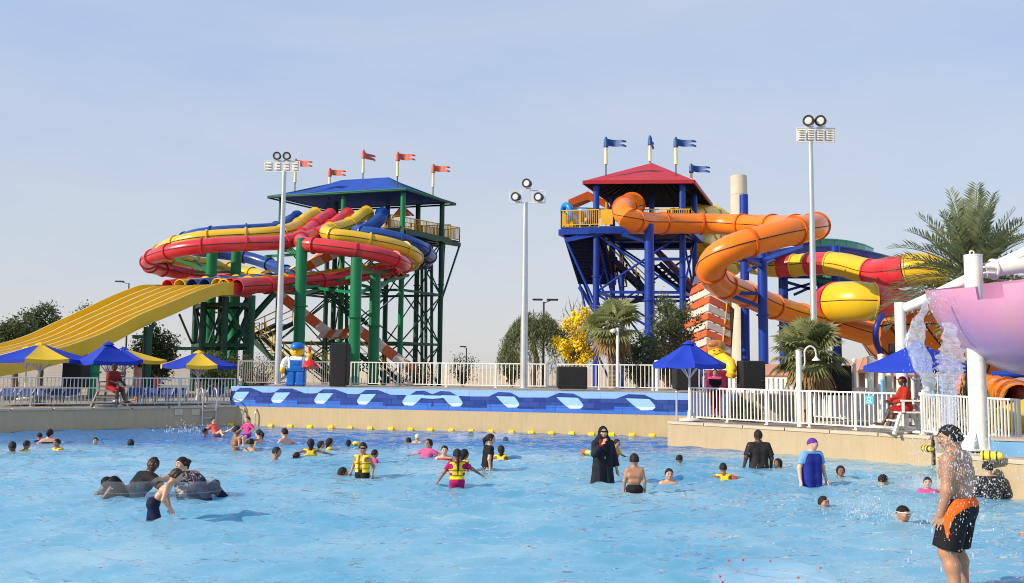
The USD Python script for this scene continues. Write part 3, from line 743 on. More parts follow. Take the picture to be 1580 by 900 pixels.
tube_slide('tube_slide', 'red tube slide sweeping out to the far left loop', [(510, 333, 66), (497, 339, 65), (478, 355, 63), (460, 368, 60.5), (435, 374, 59), (390, 376, 58), (340, 378, 57.5), (290, 383, 57.5), (252, 391, 58.5), (230, 401, 61), (233, 411, 65),
           (260, 418, 68), (300, 425, 69), (345, 430, 68), (352, 435, 66), (330, 438, 62), (302, 440, 59), (280, 441, 57.5), (266, 443, 56)], .48, [M_red])
tube_slide('tube_slide', 'yellow tube slide running just above the left red loop', [(487, 331, 67), (474, 337, 66), (458, 350, 64.5), (436, 358, 62.5), (400, 362, 61.5), (340, 365, 61), (295, 370, 61), (262, 379, 62), (247, 390, 64), (258, 398, 68), (290, 404, 70),
           (330, 410, 71), (380, 421, 70), (410, 428, 68), (405, 434, 65), (375, 436, 61), (330, 439, 58.5), (300, 441, 57), (284, 443, 55.5)], .48, [M_yel])
tube_slide('tube_slide', 'blue tube slide highest at the back of the left loops', [(459, 336, 69), (447, 342, 68), (430, 352, 67), (390, 356, 65), (340, 359, 64.5), (300, 364, 65), (280, 374, 67), (290, 384, 71), (330, 390, 73), (380, 397, 73), (415, 408, 72), (442, 420, 70),
           (445, 428, 67), (420, 433, 63), (370, 437, 59.5), (322, 440, 57), (301, 443, 55.2)], .48, [M_blu])
tube_slide('tube_slide', 'red tube slide in front swinging round the right loop and back', [(537, 332, 66.5), (527, 338, 65.5), (508, 352, 64), (486, 363, 62), (466, 370, 59.5), (470, 377, 57.5), (500, 380, 57), (545, 386, 57), (585, 393, 57.5), (612, 402, 58.5), (624, 410, 61),
           (612, 417, 64), (580, 421, 65), (540, 428, 63), (500, 433, 61), (460, 437, 59), (420, 440, 56.5), (385, 441, 54.5), (366, 443, 53.5)], .48, [M_red])
tube_slide('tube_slide', 'yellow tube slide in the middle of the right loops', [(566, 329, 67), (556, 334, 66), (543, 345, 65), (522, 352, 63.5), (504, 357, 61.5), (512, 363, 60), (545, 367, 60), (590, 375, 60.5), (622, 384, 61.5), (641, 395, 63.5), (636, 406, 67), (600, 413, 69),
           (550, 420, 68), (500, 428, 66), (450, 433, 63), (400, 438, 58), (362, 441, 55), (345, 443, 54)], .48, [M_yel])
tube_slide('tube_slide', 'blue tube slide outermost on the right loops under the balcony', [(590, 331, 67), (585, 339, 66), (572, 350, 65.5), (552, 357, 64.5), (556, 359, 63), (590, 363, 63), (625, 372, 63.5), (652, 384, 65), (663, 396, 68), (650, 407, 71), (600, 415, 73),
           (540, 422, 72), (480, 429, 70), (420, 434, 65), (365, 438, 59), (335, 441, 56), (320, 443, 54.8)], .48, [M_blu])

# support columns with arms
def support(name, label, px, Y, ytop, r, arms, m=M_green):
    p = at_z(px, Y, ZG); zt = P(px, ytop, Y)[2]; t = thing(name, label, 'slide support', p); column(t, p, zt, r, m, n=16)
    for (ay, bx, by, bY) in arms: strut(t, 'arm', np.array([p[0], p[1], P(px, ay, Y)[2]]), P(bx, by, bY), 0.09, m, sq=True)
    return t


support('slide_support', 'green slide column under the left loops, nearest the far left end', 319, 60.5, 388, .36, [(420, 262, 396, 61), (425, 300, 400, 64), (430, 345, 436, 63), (410, 360, 418, 66)])
support('slide_support', 'green slide column under the left loops, right of another', 357, 63, 384, .36, [(420, 300, 420, 66), (425, 405, 432, 65), (445, 330, 442, 60)])
support('slide_support', 'tall green slide column beside the leftmost floodlight mast', 459, 57.3, 368, .36, [(385, 500, 388, 58), (392, 420, 383, 60), (440, 400, 447, 58), (445, 500, 440, 61), (392, 410, 396, 63), (455, 505, 442, 63)])
support('slide_support', 'tall bright green slide column right of the black tower speaker', 545, 56.5, 398, .36, [(420, 600, 420, 62), (425, 520, 434, 60), (455, 590, 436, 64), (410, 575, 420, 62), (452, 480, 444, 60)])
support('slide_support', 'green slide column standing close right of the brightest one', 575, 60, 424, .36, [(440, 630, 425, 64), (450, 610, 425, 65), (446, 530, 432, 63)])
support('slide_support', 'dark green stub column under the lower end of the yellow racer slide', 224, 46.5, 505, .22, [(512, 240, 498, 46.5), (520, 205, 520, 46)], M_dgreen)
support('slide_support', 'thick green column behind the umbrellas below the racer slide', 143, 42.5, 545, .24, [(552, 160, 540, 42.5)], M_green)

# dark trestle under the head of the racer slide
tr_ = thing('slide_trestle', 'dark green braced trestle under the top of the yellow racer slide', 'slide support', at_z(335, 55, ZG))
leg = {}
for x, Y, yt in ((297, 57, 462), (309, 54, 466), (336, 57, 455), (343, 53.5, 458), (377, 57, 452), (384, 53.5, 456)):
    p = at_z(x, Y, ZG); leg[x] = p; zt = P(x, yt, Y)[2]; column(tr_, p, zt, 0.2, M_dgreen, rings=False, n=8)
for a, b in ((297, 336), (336, 377), (309, 343), (343, 384), (297, 309), (336, 343), (377, 384)):
    for z in (3.4, 5.8): strut(tr_, 'beam', leg[a] * [1, 1, 0] + [0, 0, z], leg[b] * [1, 1, 0] + [0, 0, z], .1, M_dgreen, sq=True)
    strut(tr_, 'brace', leg[a] * [1, 1, 0] + [0, 0, 1.0], leg[b] * [1, 1, 0] + [0, 0, 5.6], .075, M_dgreen); strut(tr_, 'brace', leg[b] * [1, 1, 0] + [0, 0, 3.5], leg[a] * [1, 1, 0] + [0, 0, 5.7], .075, M_dgreen)
strut(tr_, 'prop', (424, 452, 56), (346, 540, 56), .2, M_dgreen); strut(tr_, 'prop', (384, 458, 55), (330, 545, 55), .14, M_dgreen)
strut(tr_, 'brace', (277, 486, 52), (296, 530, 57), .07, M_dgreen); strut(tr_, 'brace', (385, 505, 55), (425, 560, 55), .06, M_dgreen); strut(tr_, 'brace', (398, 520, 55), (432, 575, 55), .06, M_dgreen)
strut(tr_, 'beam', (268, 538, 55), (385, 538, 55), .09, M_dgreen, sq=True)

# ================================================================ yellow multi-lane racer slide
n0 = G(372, 438, 7.06); w0 = G(250, 441, 7.06) - n0; w0[2] = 0; sdir = np.array([w0[1], -w0[0], 0]) / np.linalg.norm(w0)
if sdir[1] > 0: sdir = -sdir
prof = np.array([(-0.6, 7.02), (0, 7.06), (1.5, 6.98), (3.4, 6.45), (5.9, 5.55), (8.3, 4.68), (9.7, 4.06), (11.4, 3.42), (13.6, 2.8), (16.9, 2.26), (20, 2.0), (25, 2.0), (30, 2.0)])
from scipy.interpolate import PchipInterpolator
hz = PchipInterpolator(prof[:, 0], prof[:, 1]); ss = np.linspace(-0.6, 28, 90)
racer = thing('racer_slide', 'wide yellow six-lane racer slide curving down to the left', 'water slide', n0 * [1, 1, 0] + [0, 0, ZG])
nl = 6; Wd = np.linalg.norm(w0); wdir = unit(w0)
pt = lambda s, w, dz: n0 * [1, 1, 0] + sdir * s + wdir * w + np.array([0, 0, float(hz(s)) + dz - .42 * max(0, min(1, w / Wd)) * math.exp(-((s - 9) / 4.0) ** 2)])
rail_w = 0.16; lane = (Wd - 2 * rail_w) / nl


def sheet(prof2, smooth, name, m_, closed=False, rng=ss):
    rows = np.array([[pt(s, w, dz) for w, dz in prof2] for s in rng]); k = len(prof2); i = np.arange(len(rng) - 1)[:, None]; j = np.arange(k if closed else k - 1)[None]
    j2 = (j + 1) % k; f = np.stack([i * k + j, i * k + j2, (i + 1) * k + j2, (i + 1) * k + j], -1).reshape(-1, 4)
    return obj(name, MB().add(rows.reshape(-1, 3), f), m_, racer, smooth=smooth)


for l in range(nl):
    w_a = rail_w + l * lane + 0.06; w_b = rail_w + (l + 1) * lane - 0.06; mid_, hw = (w_a + w_b) / 2, (w_b - w_a) / 2
    up_ = [(mid_ + hw * math.sin(a), -0.30 - 0.30 * math.cos(a) / 1) for a in np.linspace(-1.35, 1.35, 11)]
    sheet(up_ + [(w_b, -0.66), (w_a, -0.66)], 35, 'lane', M_yel, closed=True)
for l in range(1, nl):
    w = rail_w + l * lane; sheet([(w - .13, -0.5), (w - .12, -.2), (w - .07, -.07), (w + .07, -.07), (w + .12, -.2), (w + .13, -0.5)], 35, 'lane_divider', M_yel, closed=True)
for w in (0, Wd - rail_w):
    for k0 in range(0, len(ss) - 1, 9):
        sheet([(w, -.72), (w, -.02), (w + .03, 0.02), (w + rail_w - .03, 0.02), (w + rail_w, -.02), (w + rail_w, -.72)], 35, 'side_panel', M_yel, closed=True, rng=ss[k0:k0 + 10])
    rg = ss[ss < 0.75]; rg = np.r_[rg[0] - .5, rg]
    sheet([(w - .02, -.74), (w - .02, 0.03), (w + rail_w + .02, .03), (w + rail_w + .02, -.74)], False, 'red_end_panel', mat('pink_red_panel', (0.52, 0.06, 0.075), 0.4, 0.1), closed=True, rng=rg)
for l in range(nl):
    w = rail_w + (l + .5) * lane; c = pt(-0.35, w, .1); m_ = [M_red, M_yel, M_blu, M_blu, M_yel, M_red][l]
    path = np.array([pt(-1.9, w, .02), pt(-1.2, w, .02), pt(-.5, w, 0.0), pt(0.25, w, -.08)])
    tube_run(racer, spline(path, .2), .44, [m_], seg=2.5, seam=False, n=18)
# ================================================================ right slide tower
zR = P(900, 280, 59.4)[2]
FLc, FRc, BRc = G(900, 280, zR), G(1071, 279, zR), G(1099, 316, zR); BLc = FLc + BRc - FRc; Cr = (FLc + BRc) / 2
rt = thing('slide_tower', 'blue steel slide tower with a red pyramid roof', 'slide tower', Cr * [1, 1, 0] + [0, 0, ZG])
apex = Cr + [0, 0, P(996, 252, Cr[1])[2] - zR]
rin = lambda u_, w_: FLc + (FRc - FLc) * u_ + (BRc - FRc) * w_
crn = [FLc, FRc, BRc, BLc]
for a, b in zip(crn, crn[1:] + crn[:1]):
    for k in range(6):                                  # sheet panels of each roof face
        p, q = a + (b - a) * (k / 6), a + (b - a) * ((k + 1) / 6)
        e = lambda x, t_: x + (apex - x) * t_
        mid_ = (a + b) / 2
        w0_, w1_ = abs(k / 6 - .5) * 2, abs((k + 1) / 6 - .5) * 2
        tp, tq = (1 - w0_), (1 - w1_)
        ax = lambda x, t_: x + (apex - mid_) * t_
        quad = [p, q, ax(q, tq), ax(p, tp)]
        quad = [x for i, x in enumerate(quad) if i < 2 or np.linalg.norm(x - quad[1 if i == 2 else 0]) > 1e-3]
        obj('roof_panel', MB().plate([x + (x - Cr) * 0.0 for x in quad], .06), M_roofr, rt)
    obj('ceiling_lining', MB().plate([a - [0, 0, .12], b - [0, 0, .12], apex - [0, 0, .12]], .02), M_under, rt)  # dark sheet added below the red panels to darken the roof underside
    obj('fascia', MB().beam(a + [0, 0, -.06], b + [0, 0, -.06], .1, .24), mat('roof_red_trim', (0.36, 0.02, 0.03), .5), rt)
    for k in range(1, 8):
        p = a + (b - a) * k / 8; strut(rt, 'rafter', p - np.array([0, 0, .14]), p + (apex - p) * .62 - np.array([0, 0, .22]), .05, M_under, sq=True)
    strut(rt, 'hip_rafter', a - np.array([0, 0, .14]), apex - np.array([0, 0, .2]), .08, M_under, sq=True)
zRD = P(890, 350, 60)[2]
rc = {}
for nm, u_, w_ in (('fl', .1, .06), ('fr', .88, .06), ('bl', .1, .9), ('br', .9, .9), ('ml', .12, .5), ('mr', .92, .45), ('mf', .5, .5)):
    p = rin(u_, w_); rc[nm] = p; column(rt, p, zR - .05, .21 if nm[0] == 'f' else .19, M_blue)
rlv = [3.6, 7.3, zRD - .4]
for a, b in (('fl', 'fr'), ('fl', 'ml'), ('ml', 'bl'), ('bl', 'br'), ('fr', 'mr'), ('mr', 'br'), ('ml', 'mf'), ('mf', 'mr')):
    for z in rlv: strut(rt, 'beam', rc[a] * [1, 1, 0] + [0, 0, z], rc[b] * [1, 1, 0] + [0, 0, z], .09, M_blue, sq=True)
    for z0, z1 in zip([1.0] + rlv[:-1], rlv): strut(rt, 'brace', rc[a] * [1, 1, 0] + [0, 0, z1 - .1], rc[b] * [1, 1, 0] + [0, 0, z0], .075, M_blue)
    if a[0] != 'm': strut(rt, 'brace', rc[b] * [1, 1, 0] + [0, 0, rlv[2] - .1], rc[a] * [1, 1, 0] + [0, 0, rlv[1]], .075, M_blue)
for k in range(10):
    a, b = k / 10 + .003, (k + 1) / 10 - .003
    q = [rin(.04 + .92 * a, .03), rin(.04 + .92 * b, .03), rin(.04 + .92 * b, .95), rin(.04 + .92 * a, .95)]
    obj('deck_board', MB().plate([x * [1, 1, 0] + [0, 0, zRD - .06] for x in q], .1), M_grate, rt)
dk = [rin(.04, .03), rin(.96, .03), rin(.96, .95), rin(.04, .95)]; dk = [x * [1, 1, 0] + [0, 0, zRD] for x in dk]
for a, b in zip(dk, dk[1:] + dk[:1]): strut(rt, 'deck_beam', a - np.array([0, 0, .32]), b - np.array([0, 0, .32]), .2, M_blue, sq=True)
railing(rt, [dk[1], dk[2], dk[3]]); railing(rt, [dk[0] + (dk[1] - dk[0]) * .45, dk[1]])
obj('yellow_gate_panel', MB().beam(dk[0] + (dk[1] - dk[0]) * .12 + [0, 0, .6], dk[0] + (dk[1] - dk[0]) * .24 + [0, 0, .6], .06, 1.0), M_yrail, rt)
# balcony on the left
b0 = at_z(866, 60.2, zRD); b1 = dk[0] + (dk[1] - dk[0]) * .1; bd = unit((dk[3] - dk[0]) * [1, 1, 0]); b2, b3 = b0 + bd * 3.4, b1 + bd * 3.4
for k in range(6):
    a, b = k / 6 + .003, (k + 1) / 6 - .003
    obj('balcony_board', MB().plate([b0 + (b1 - b0) * a - [0, 0, .05], b0 + (b1 - b0) * b - [0, 0, .05], b2 + (b3 - b2) * b - [0, 0, .05], b2 + (b3 - b2) * a - [0, 0, .05]], .08), M_grate, rt)
for p, q in ((b0, b1), (b0, b2), (b2, b3)): strut(rt, 'balcony_beam', p - np.array([0, 0, .35]), q - np.array([0, 0, .35]), .2, M_blue, sq=True)
strut(rt, 'balcony_beam', b0 - np.array([-.3, 0, .9]), b1 + np.array([.3, 0, -.45]), .14, M_blue, sq=True)
railing(rt, [b2, b0, b1], gap=.13)
for z1, dx in ((7.4, 0), (4.2, .5)):
    strut(rt, 'knee_brace', (b0 + np.array([.2, 0, -.6]) if dx == 0 else P(894, 436, 64)), np.array([rc['fl'][0], rc['fl'][1], z1 - 1]), .08, M_blue); strut(rt, 'knee_brace', (b2 + np.array([.2, -1, -.6]) if dx == 0 else P(900, 436, 64.3)), np.array([rc['ml'][0], rc['ml'][1], z1 - 1]), .08, M_blue)
# dark flight hanging under the balcony and the lower flights with yellow rails
M_navy = mat('dark_navy_steel', (0.010, 0.018, 0.06), .55)
mb = MB(); a, b = P(871, 362, 60.4), P(894, 436, 64); s_ = np.array([2.6, 0.3, 0]); obj('stringer', MB().beam(a, b, .1, .35), M_navy, rt); obj('stringer', MB().beam(a + s_, b + s_, .1, .35), M_navy, rt)
for k in range(14):
    p = a + (b - a) * (k + .5) / 14; mb.beam(p, p + s_, .34, .05); mb.beam(p + [0, .16, -.12], p + s_ + [0, .16, -.12], .03, .2)
obj('tread_flight', mb, M_navy, rt, kind='stuff')
mb = MB(); a2, b2_ = P(893, 440, 64), P(902, 462, 60); obj('stringer', MB().beam(b + [0, 0, -.3], P(930, 500, 62), .1, .3), M_blue, rt)
stair(rt, P(938, 395, 63.5), P(1000, 455, 63.5), 1.5, M_navy, M_yrail)
stair(rt, P(938, 480, 62), P(1004, 456, 62), 1.4, M_navy, M_yrail, rail=False)
stair(rt, P(1012, 408, 64.5), P(1060, 452, 65), 1.4, M_navy, M_yrail, rail=False)
strut(rt, 'stair_canopy_edge', (1010, 385, 64), (1075, 452, 64), .16, mat('dull_red_steel', (0.20, 0.05, 0.05), .6), sq=True)
obj('stair_canopy', MB().plate([P(1008, 385, 64), P(1075, 450, 64), P(1078, 444, 66), P(1012, 380, 66)], .07), M_oran, rt)
# orange hut roof over the stair head
h0, h1 = P(877, 309, 61.5), P(907, 296, 61.8); h2 = P(937, 312, 62)
obj('hut_roof', MB().plate([h0, h1, h1 + [.6, 3.2, 0], h0 + [.6, 3.2, 0]], .07).plate([h1, h2, h2 + [.6, 3.2, 0], h1 + [.6, 3.2, 0]], .07), M_oran, rt)
obj('hut_fascia', MB().plate([h0 + [0, -.03, 0], h1 + [0, -.03, 0], h1 + [0, -.03, -.55], h0 + [0, -.03, -.45]], .05).plate([h1 + [0, -.03, 0], h2 + [0, -.03, 0], h2 + [0, -.03, -.45], h1 + [0, -.03, -.55]], .05), M_oran, rt)
obj('hut_lining', MB().plate([h0 + [.1, .3, -.4], h2 + [-.1, .3, -.4], h2 + [-.1, .3, -1.1], h0 + [.1, .3, -1.1]], .05), M_offw, rt)
for x in (878, 935): strut(rt, 'hut_post', (x, 312, 61.6), at_z(x, 61.6, zRD), .06, M_yrail, sq=True)
# low yellow ledge left of the roof base seen behind the deck
# roof flags, blue
M_flagb = mat('blue_flag', (0.012, 0.065, 0.24), 0.45); f2 = None
for px, py, Y, rz, lab in ((935, 268, 60, 2, 'blue swallowtail flag at the left front corner of the red roof'), (1003, 262, 64, 80, 'blue flag seen edge-on behind the peak of the red roof'),
                           (1043, 268, 60, 2, 'blue swallowtail flag standing tallest on the right side of the red roof'), (1067, 304, 66, 2, 'blue swallowtail flag lowest on the far slope of the red roof')):
    p = P(px, py, Y) + [0, 0, .1]
    if f2 is None: f2 = pennant('flags on the red roof', p, rz, M_flagb, lab)
    else: copy_of(f2, p, rz, lab)

# chevron canopy descending toward the pool: gabled bands in orange and off-white
cv = thing('stair_canopy', 'stepped canopy of orange and off-white chevron bands below the orange tube', 'canopy', at_z(1095, 52, ZG))
ctr = [(1098, 424, 57, 26), (1093, 455, 55.4, 29), (1090, 482, 53.8, 32), (1088, 508, 52.2, 35), (1086, 534, 50.8, 37), (1086, 560, 49.4, 38)]
rows = []
for k in range(11):
    f = k / 10 * (len(ctr) - 1); i = min(int(f), len(ctr) - 2); w = f - i; rows.append([ctr[i][j] * (1 - w) + ctr[i + 1][j] * w for j in range(4)])
for k in range(10):
    (x0, y0, Y0, w0_), (x1, y1, Y1, w1_) = rows[k], rows[k + 1]
    Lp, Cp, Rp = P(x0 - w0_, y0 + 4, Y0), P(x0 + 4, y0 - 12, Y0 + .3), P(x0 + w0_ * 1.1, y0 + 3, Y0 + 1.0)
    Lq, Cq, Rq = P(x1 - w1_, y1 + 1, Y1), P(x1 + 4, y1 - 15, Y1 + .3), P(x1 + w1_ * 1.1, y1, Y1 + 1.0)
    m_ = M_oran if k % 2 else M_offw
    obj('canopy_band', MB().plate([Lp, Lq, Cq, Cp], .06), m_, cv); obj('canopy_band', MB().plate([Cp, Cq, Rq, Rp], .06), m_, cv)
    if k % 2 == 0:
        strut(cv, 'canopy_post', Rp - np.array([.05, 0, .1]), Rp + np.array([.1, .3, -2.2]), .06, M_yrail, sq=True)
a, b = P(1128, 470, 57), P(1117, 580, 50); stair(cv, a - [1, 0, .2], b - [1, 0, .3], 1.6, mat('brown_steel', (.16, .09, .03), .7), M_yrail)
obj('side_screen', MB().plate([P(1133, 478, 56.5), P(1126, 580, 50.5), P(1115, 582, 50.2), P(1124, 470, 56.3)], .06), mat('ochre_mesh_screen', (.17, .10, .025), .8, .35, 4.0), cv)

# big orange tube slide
tube_slide('tube_slide', 'big orange tube slide doubling back in front of the blue tower', [(975, 317, 59), (966, 320, 57), (962, 327, 55.2), (968, 337, 54.4), (985, 343, 55), (1010, 344.5, 56.4), (1050, 345, 57.5), (1110, 346, 57.5), (1170, 348, 55), (1220, 350, 51.5), (1250, 350, 48.4), (1259, 349, 45.8),
           (1250, 352, 44), (1215, 359, 42.8), (1175, 369, 42.2), (1135, 381, 42), (1108, 395, 42.3), (1097, 412, 43), (1104, 432, 44.6), (1125, 444, 46.5), (1155, 456, 48.5), (1190, 472, 50), (1225, 484, 51.5), (1260, 493, 53), (1300, 504, 54), (1345, 517, 54.5)], .66, [M_org], seg=2.9, n=22, flange=.08, rad=([0, .04, .09, 1], [.80, .77, .66, .66]),
           flange_mat=mat('orange_flange', (0.60, 0.11, 0.006), .35))
# red and yellow tube, band by band
def banded(t, px, marks, mats, rads):
    path = even(spline([P(*q) for q in px], .3), .15)
    def proj(p): d = p - [0, 0, EYE]; return np.array([790 + FPX * (d @ c_r) / (d @ c_f), 450 - FPX * (d @ c_u) / (d @ c_f)])
    pr = np.array([proj(p) for p in path]); cuts = [0]
    for mx, my in marks: i0 = cuts[-1] + 2; cuts.append(i0 + int(np.argmin(np.hypot(*(pr[i0:] - [mx, my]).T))))
    cuts.append(len(path) - 1); fr = np.linspace(0, 1, len(path))
    for k, (i, j) in enumerate(zip(cuts[:-1], cuts[1:])):
        R_ = np.interp(fr[i:j + 1], *rads); tube_run(t, path[i:j + 1], .8, [mats[k % len(mats)]], seg=99, n=24, flange=.06, rad=(np.linspace(0, 1, len(R_)), R_))


bt = thing('tube_slide', 'fat tube slide in red and yellow bands beside the tall floodlight mast', 'water slide', at_z(1320, 54, ZG))
banded(bt, [(1150, 405, 63), (1190, 411, 61), (1225, 410, 60), (1262, 407, 58.5), (1300, 409, 57), (1345, 420, 55), (1385, 420, 53), (1420, 415, 52), (1455, 424, 52)],
       [(1203, 411), (1226, 410), (1250, 408), (1281, 408), (1343, 419), (1404, 418)], [M_yel, M_red], ([0, .5, .7, .8, 1], [.72, .76, .80, .98, .9]))
banded(bt, [(1460, 462, 57), (1425, 467, 56), (1385, 467, 52.5), (1350, 466, 51.2), (1325, 465, 51.5), (1305, 466, 52.1), (1290, 467, 52.8), (1283, 468, 53.3)],
       [(1346, 466), (1293, 467.1)], [M_red, M_yel, M_red], ([0, .5, .66, .8, .92, 1], [.7, .72, .86, 1.12, 1.2, 1.15]))
tube_slide('tube_slide', 'yellow tube slide leaving the back of the red-roofed tower deck', [(1040, 340, 64), (1065, 335, 65), (1090, 332, 67), (1110, 338, 70), (1112, 352, 72), (1100, 364, 70), (1088, 376, 66), (1084, 390, 64), (1092, 402, 65), (1130, 410, 68)], .8, [M_yel], seg=2.6)

# raft flume: blue trough and green splash wall
fl = thing('raft_flume', 'curved open flume with blue trough and green splash wall above the banded tube', 'water slide', at_z(1300, 64, ZG))
fp = even(spline([P(*p) for p in [(1170, 392, 60), (1205, 385, 61), (1245, 382, 62.5), (1285, 384, 64), (1325, 391, 65), (1360, 400, 67), (1372, 404, 70), (1350, 400, 74), (1310, 390, 76)]], .4), .5)
tg = np.gradient(fp, axis=0); Sd = np.array([unit(np.cross(d, (0, 0, 1))) for d in tg])
for i in range(0, len(fp) - 6, 5):
    v = []; 
    for j in range(i, min(i + 6, len(fp))):
        prof2 = [(.9 * math.cos(a), .75 * math.sin(a)) for a in np.linspace(PI, 2 * PI, 9)]
        v.append([fp[j] + Sd[j] * x + [0, 0, z] for x, z in prof2] + [fp[j] + Sd[j] * x * .93 + [0, 0, z * .93] for x, z in prof2[::-1]])
    v = np.array(v); k = v.shape[1]; ii = np.arange(len(v) - 1)[:, None]; jj = np.arange(k)[None]; j2 = (jj + 1) % k
    f = np.stack([ii * k + jj, ii * k + j2, (ii + 1) * k + j2, (ii + 1) * k + jj], -1).reshape(-1, 4); obj('flume_segment', MB().add(v.reshape(-1, 3), f), M_blu, fl, smooth=45)
    obj('flume_rim', MB().sweep(v[:, 0] , .08, 6).sweep(v[:, 8], .08, 6), M_blu, fl, smooth=45)
gp = even(spline([P(*p) for p in [(1240, 373, 66), (1265, 371, 66.5), (1300, 373, 68), (1330, 379, 70), (1347, 386, 73)]], .4), 1.6)
for a, b in zip(gp[:-1], gp[1:]):
    obj('splash_panel', MB().beam(a + (b - a) * .01 - [0, 0, .35], b - (b - a) * .01 - [0, 0, .35], .08, .85), M_grn_s, fl); obj('panel_rim', MB().beam(a + [0, 0, .1], b + [0, 0, .1], .14, .1), mat('green_rim', (.02, .30, .17), .35), fl)
gp2 = even(spline([P(*p) for p in [(1195, 395, 64), (1230, 392, 66), (1290, 432, 64), (1330, 436, 62), (1352, 440, 61)]], .5), 2.0)
tube_slide('tube_slide', 'green tube slide half hidden under the banded tube', [(1262, 428, 62), (1290, 434, 61), (1320, 437, 60.5), (1345, 440, 60.5), (1362, 437, 62)], .42, [M_grn_s], seg=2.2)

# supports of the right slides
support('slide_support', 'thick blue column in front of the blue tower carrying the orange tube', 1002, 55, 346, .29, [(400, 1060, 400, 57), (375, 960, 362, 55)], M_blue)
support('slide_support', 'tallest blue column rising past the orange tube beside the pale tower', 1151, 56.5, 301, .27, [(322, 1139, 337, 56.5), (398, 1110, 392, 50), (420, 1195, 400, 55), (470, 1110, 458, 54)], M_blue)
support('slide_support', 'blue column nearest the viewer under the doubled orange tube', 1179, 46.5, 380, .25, [(401, 1125, 402, 44), (402, 1250, 376, 44), (453, 1105, 452, 46), (475, 1125, 455, 46), (412, 1145, 395, 44.5)], M_blue)
support('slide_support', 'square-looking blue column left of the tall mast under the banded tube', 1211, 62, 418, .32, [(428, 1250, 428, 61), (450, 1270, 432, 62), (434, 1285, 456, 62)], M_blue)
support('slide_support', 'blue column just right of the tall floodlight mast', 1271, 62, 425, .3, [(430, 1310, 428, 61), (436, 1225, 455, 62)], M_blue)
support('slide_support', 'blue column behind the yellow flare of the banded tube', 1293, 60, 380, .3, [(430, 1330, 440, 60), (405, 1340, 400, 63), (432, 1345, 490, 58)], M_blue)
support('slide_support', 'blue column hidden behind the palm fronds under the banded tube', 1370, 58, 432, .3, [(440, 1340, 450, 58)], M_blue)

# orange bowl
bw0 = thing('slide_bowl', 'huge orange funnel bowl with curved dark ribs behind the blue umbrella', 'water slide', at_z(1490, 57, ZG))
bc = P(1490, 489, 57); Rb = 6.4
bprof = [(Rb + .12, 0.02), (Rb, -.02), (Rb + .02, -.75), (Rb - .15, -1.5), (Rb - .75, -2.4), (Rb - 1.8, -3.15), (Rb - 3.4, -3.7), (1.2, -4.0)]
npan = 18
for k in range(npan):
    a0 = k * 2 * PI / npan; v = []
    for r, z in bprof:
        tw_ = (-z) * 0.10
        for j in range(6): an = a0 + tw_ + (j / 5) * (2 * PI / npan - .012 * 6 / max(r, 1.2)); v.append(bc + [r * math.cos(an), r * math.sin(an), z])
    f = [[i * 6 + j, i * 6 + j + 1, i * 6 + j + 7, i * 6 + j + 6] for i in range(len(bprof) - 1) for j in range(5)]
    obj('bowl_panel', MB().add(v, f), M_org, bw0, smooth=50)
    sp = np.array([bc + [(r + .03) * math.cos(a0 + (-z) * .10 - .006), (r + .03) * math.sin(a0 + (-z) * .10 - .006), z] for r, z in bprof[2:]])
    obj('bowl_rib', MB().sweep(sp, .05, 6), M_seam, bw0)
obj('rim_ring', MB().torus(bc + [0, 0, .02], Rb + .1, .12, n=64, m=8), M_org, bw0, smooth=50)
obj('seam_ring', MB().torus(bc + [0, 0, -.72], Rb + .05, .045, n=64, m=6), M_seam, bw0)
arm = spline([P(1362, 487, 50.2), P(1355, 496, 49.6), P(1351, 515, 49.6), P(1353, 532, 50.2), P(1360, 546, 51)], .3); obj('blue_arm', MB().sweep(arm, .17, 10), mat('deep_blue_arm', (.012, .03, .22), .4), bw0, smooth=50)
for an in (200, 250, 300, 340):
    p = bc + [4.4 * math.cos(math.radians(an)), 4.4 * math.sin(math.radians(an)), -3.0]; strut(bw0, 'bowl_leg', p, np.array([p[0], p[1], ZG]), .2, M_blue)
obj('speaker_box', MB().box(P(1380, 541, 50), (.5, .4, .75)), M_dark, bw0)
# pale round tower far behind
wt = thing('concrete_tower', 'pale round concrete tower with antennas behind the blue column', 'tower', at_z(1143, 130, ZG))
p0 = at_z(1143, 130, ZG); zt = P(1143, 270, 130)[2]
M_conc = mat('pale_concrete', (.52, .47, .38), .85, .1, .5, bump=.2, bscale=4, dirt=.25)
obj('shaft', MB().lathe([(1.2, ZG), (1.2, zt - 1.2), (1.16, zt - .2), (.95, zt - .1), (0.01, zt)], [p0[0], p0[1], 0], 24), M_conc, wt, smooth=40)
for k in range(6): obj('band', MB().lathe([(1.21, zt - 3 - 6 * k), (1.24, zt - 3 - 6 * k), (1.24, zt - 2.8 - 6 * k), (1.21, zt - 2.8 - 6 * k)], [p0[0], p0[1], 0], 24), M_conc, wt)
for dx, h in ((.1, 1.4), (.35, .9), (-.3, .5)): strut(wt, 'antenna', np.array([p0[0] + dx, p0[1], zt - .1]), np.array([p0[0] + dx, p0[1], zt + h]), .04, M_galv)
# ================================================================ parasols
M_ublue = mat('parasol_blue', (0.012, 0.045, 0.46), 0.75, 0.1, 2.0, translucent=.18)
M_uyel = mat('parasol_yellow', (0.76, 0.50, 0.03), 0.75, 0.08, 2.0, translucent=.18)
M_ral = mat('white_metal', (0.70, 0.70, 0.68), .4, .05)


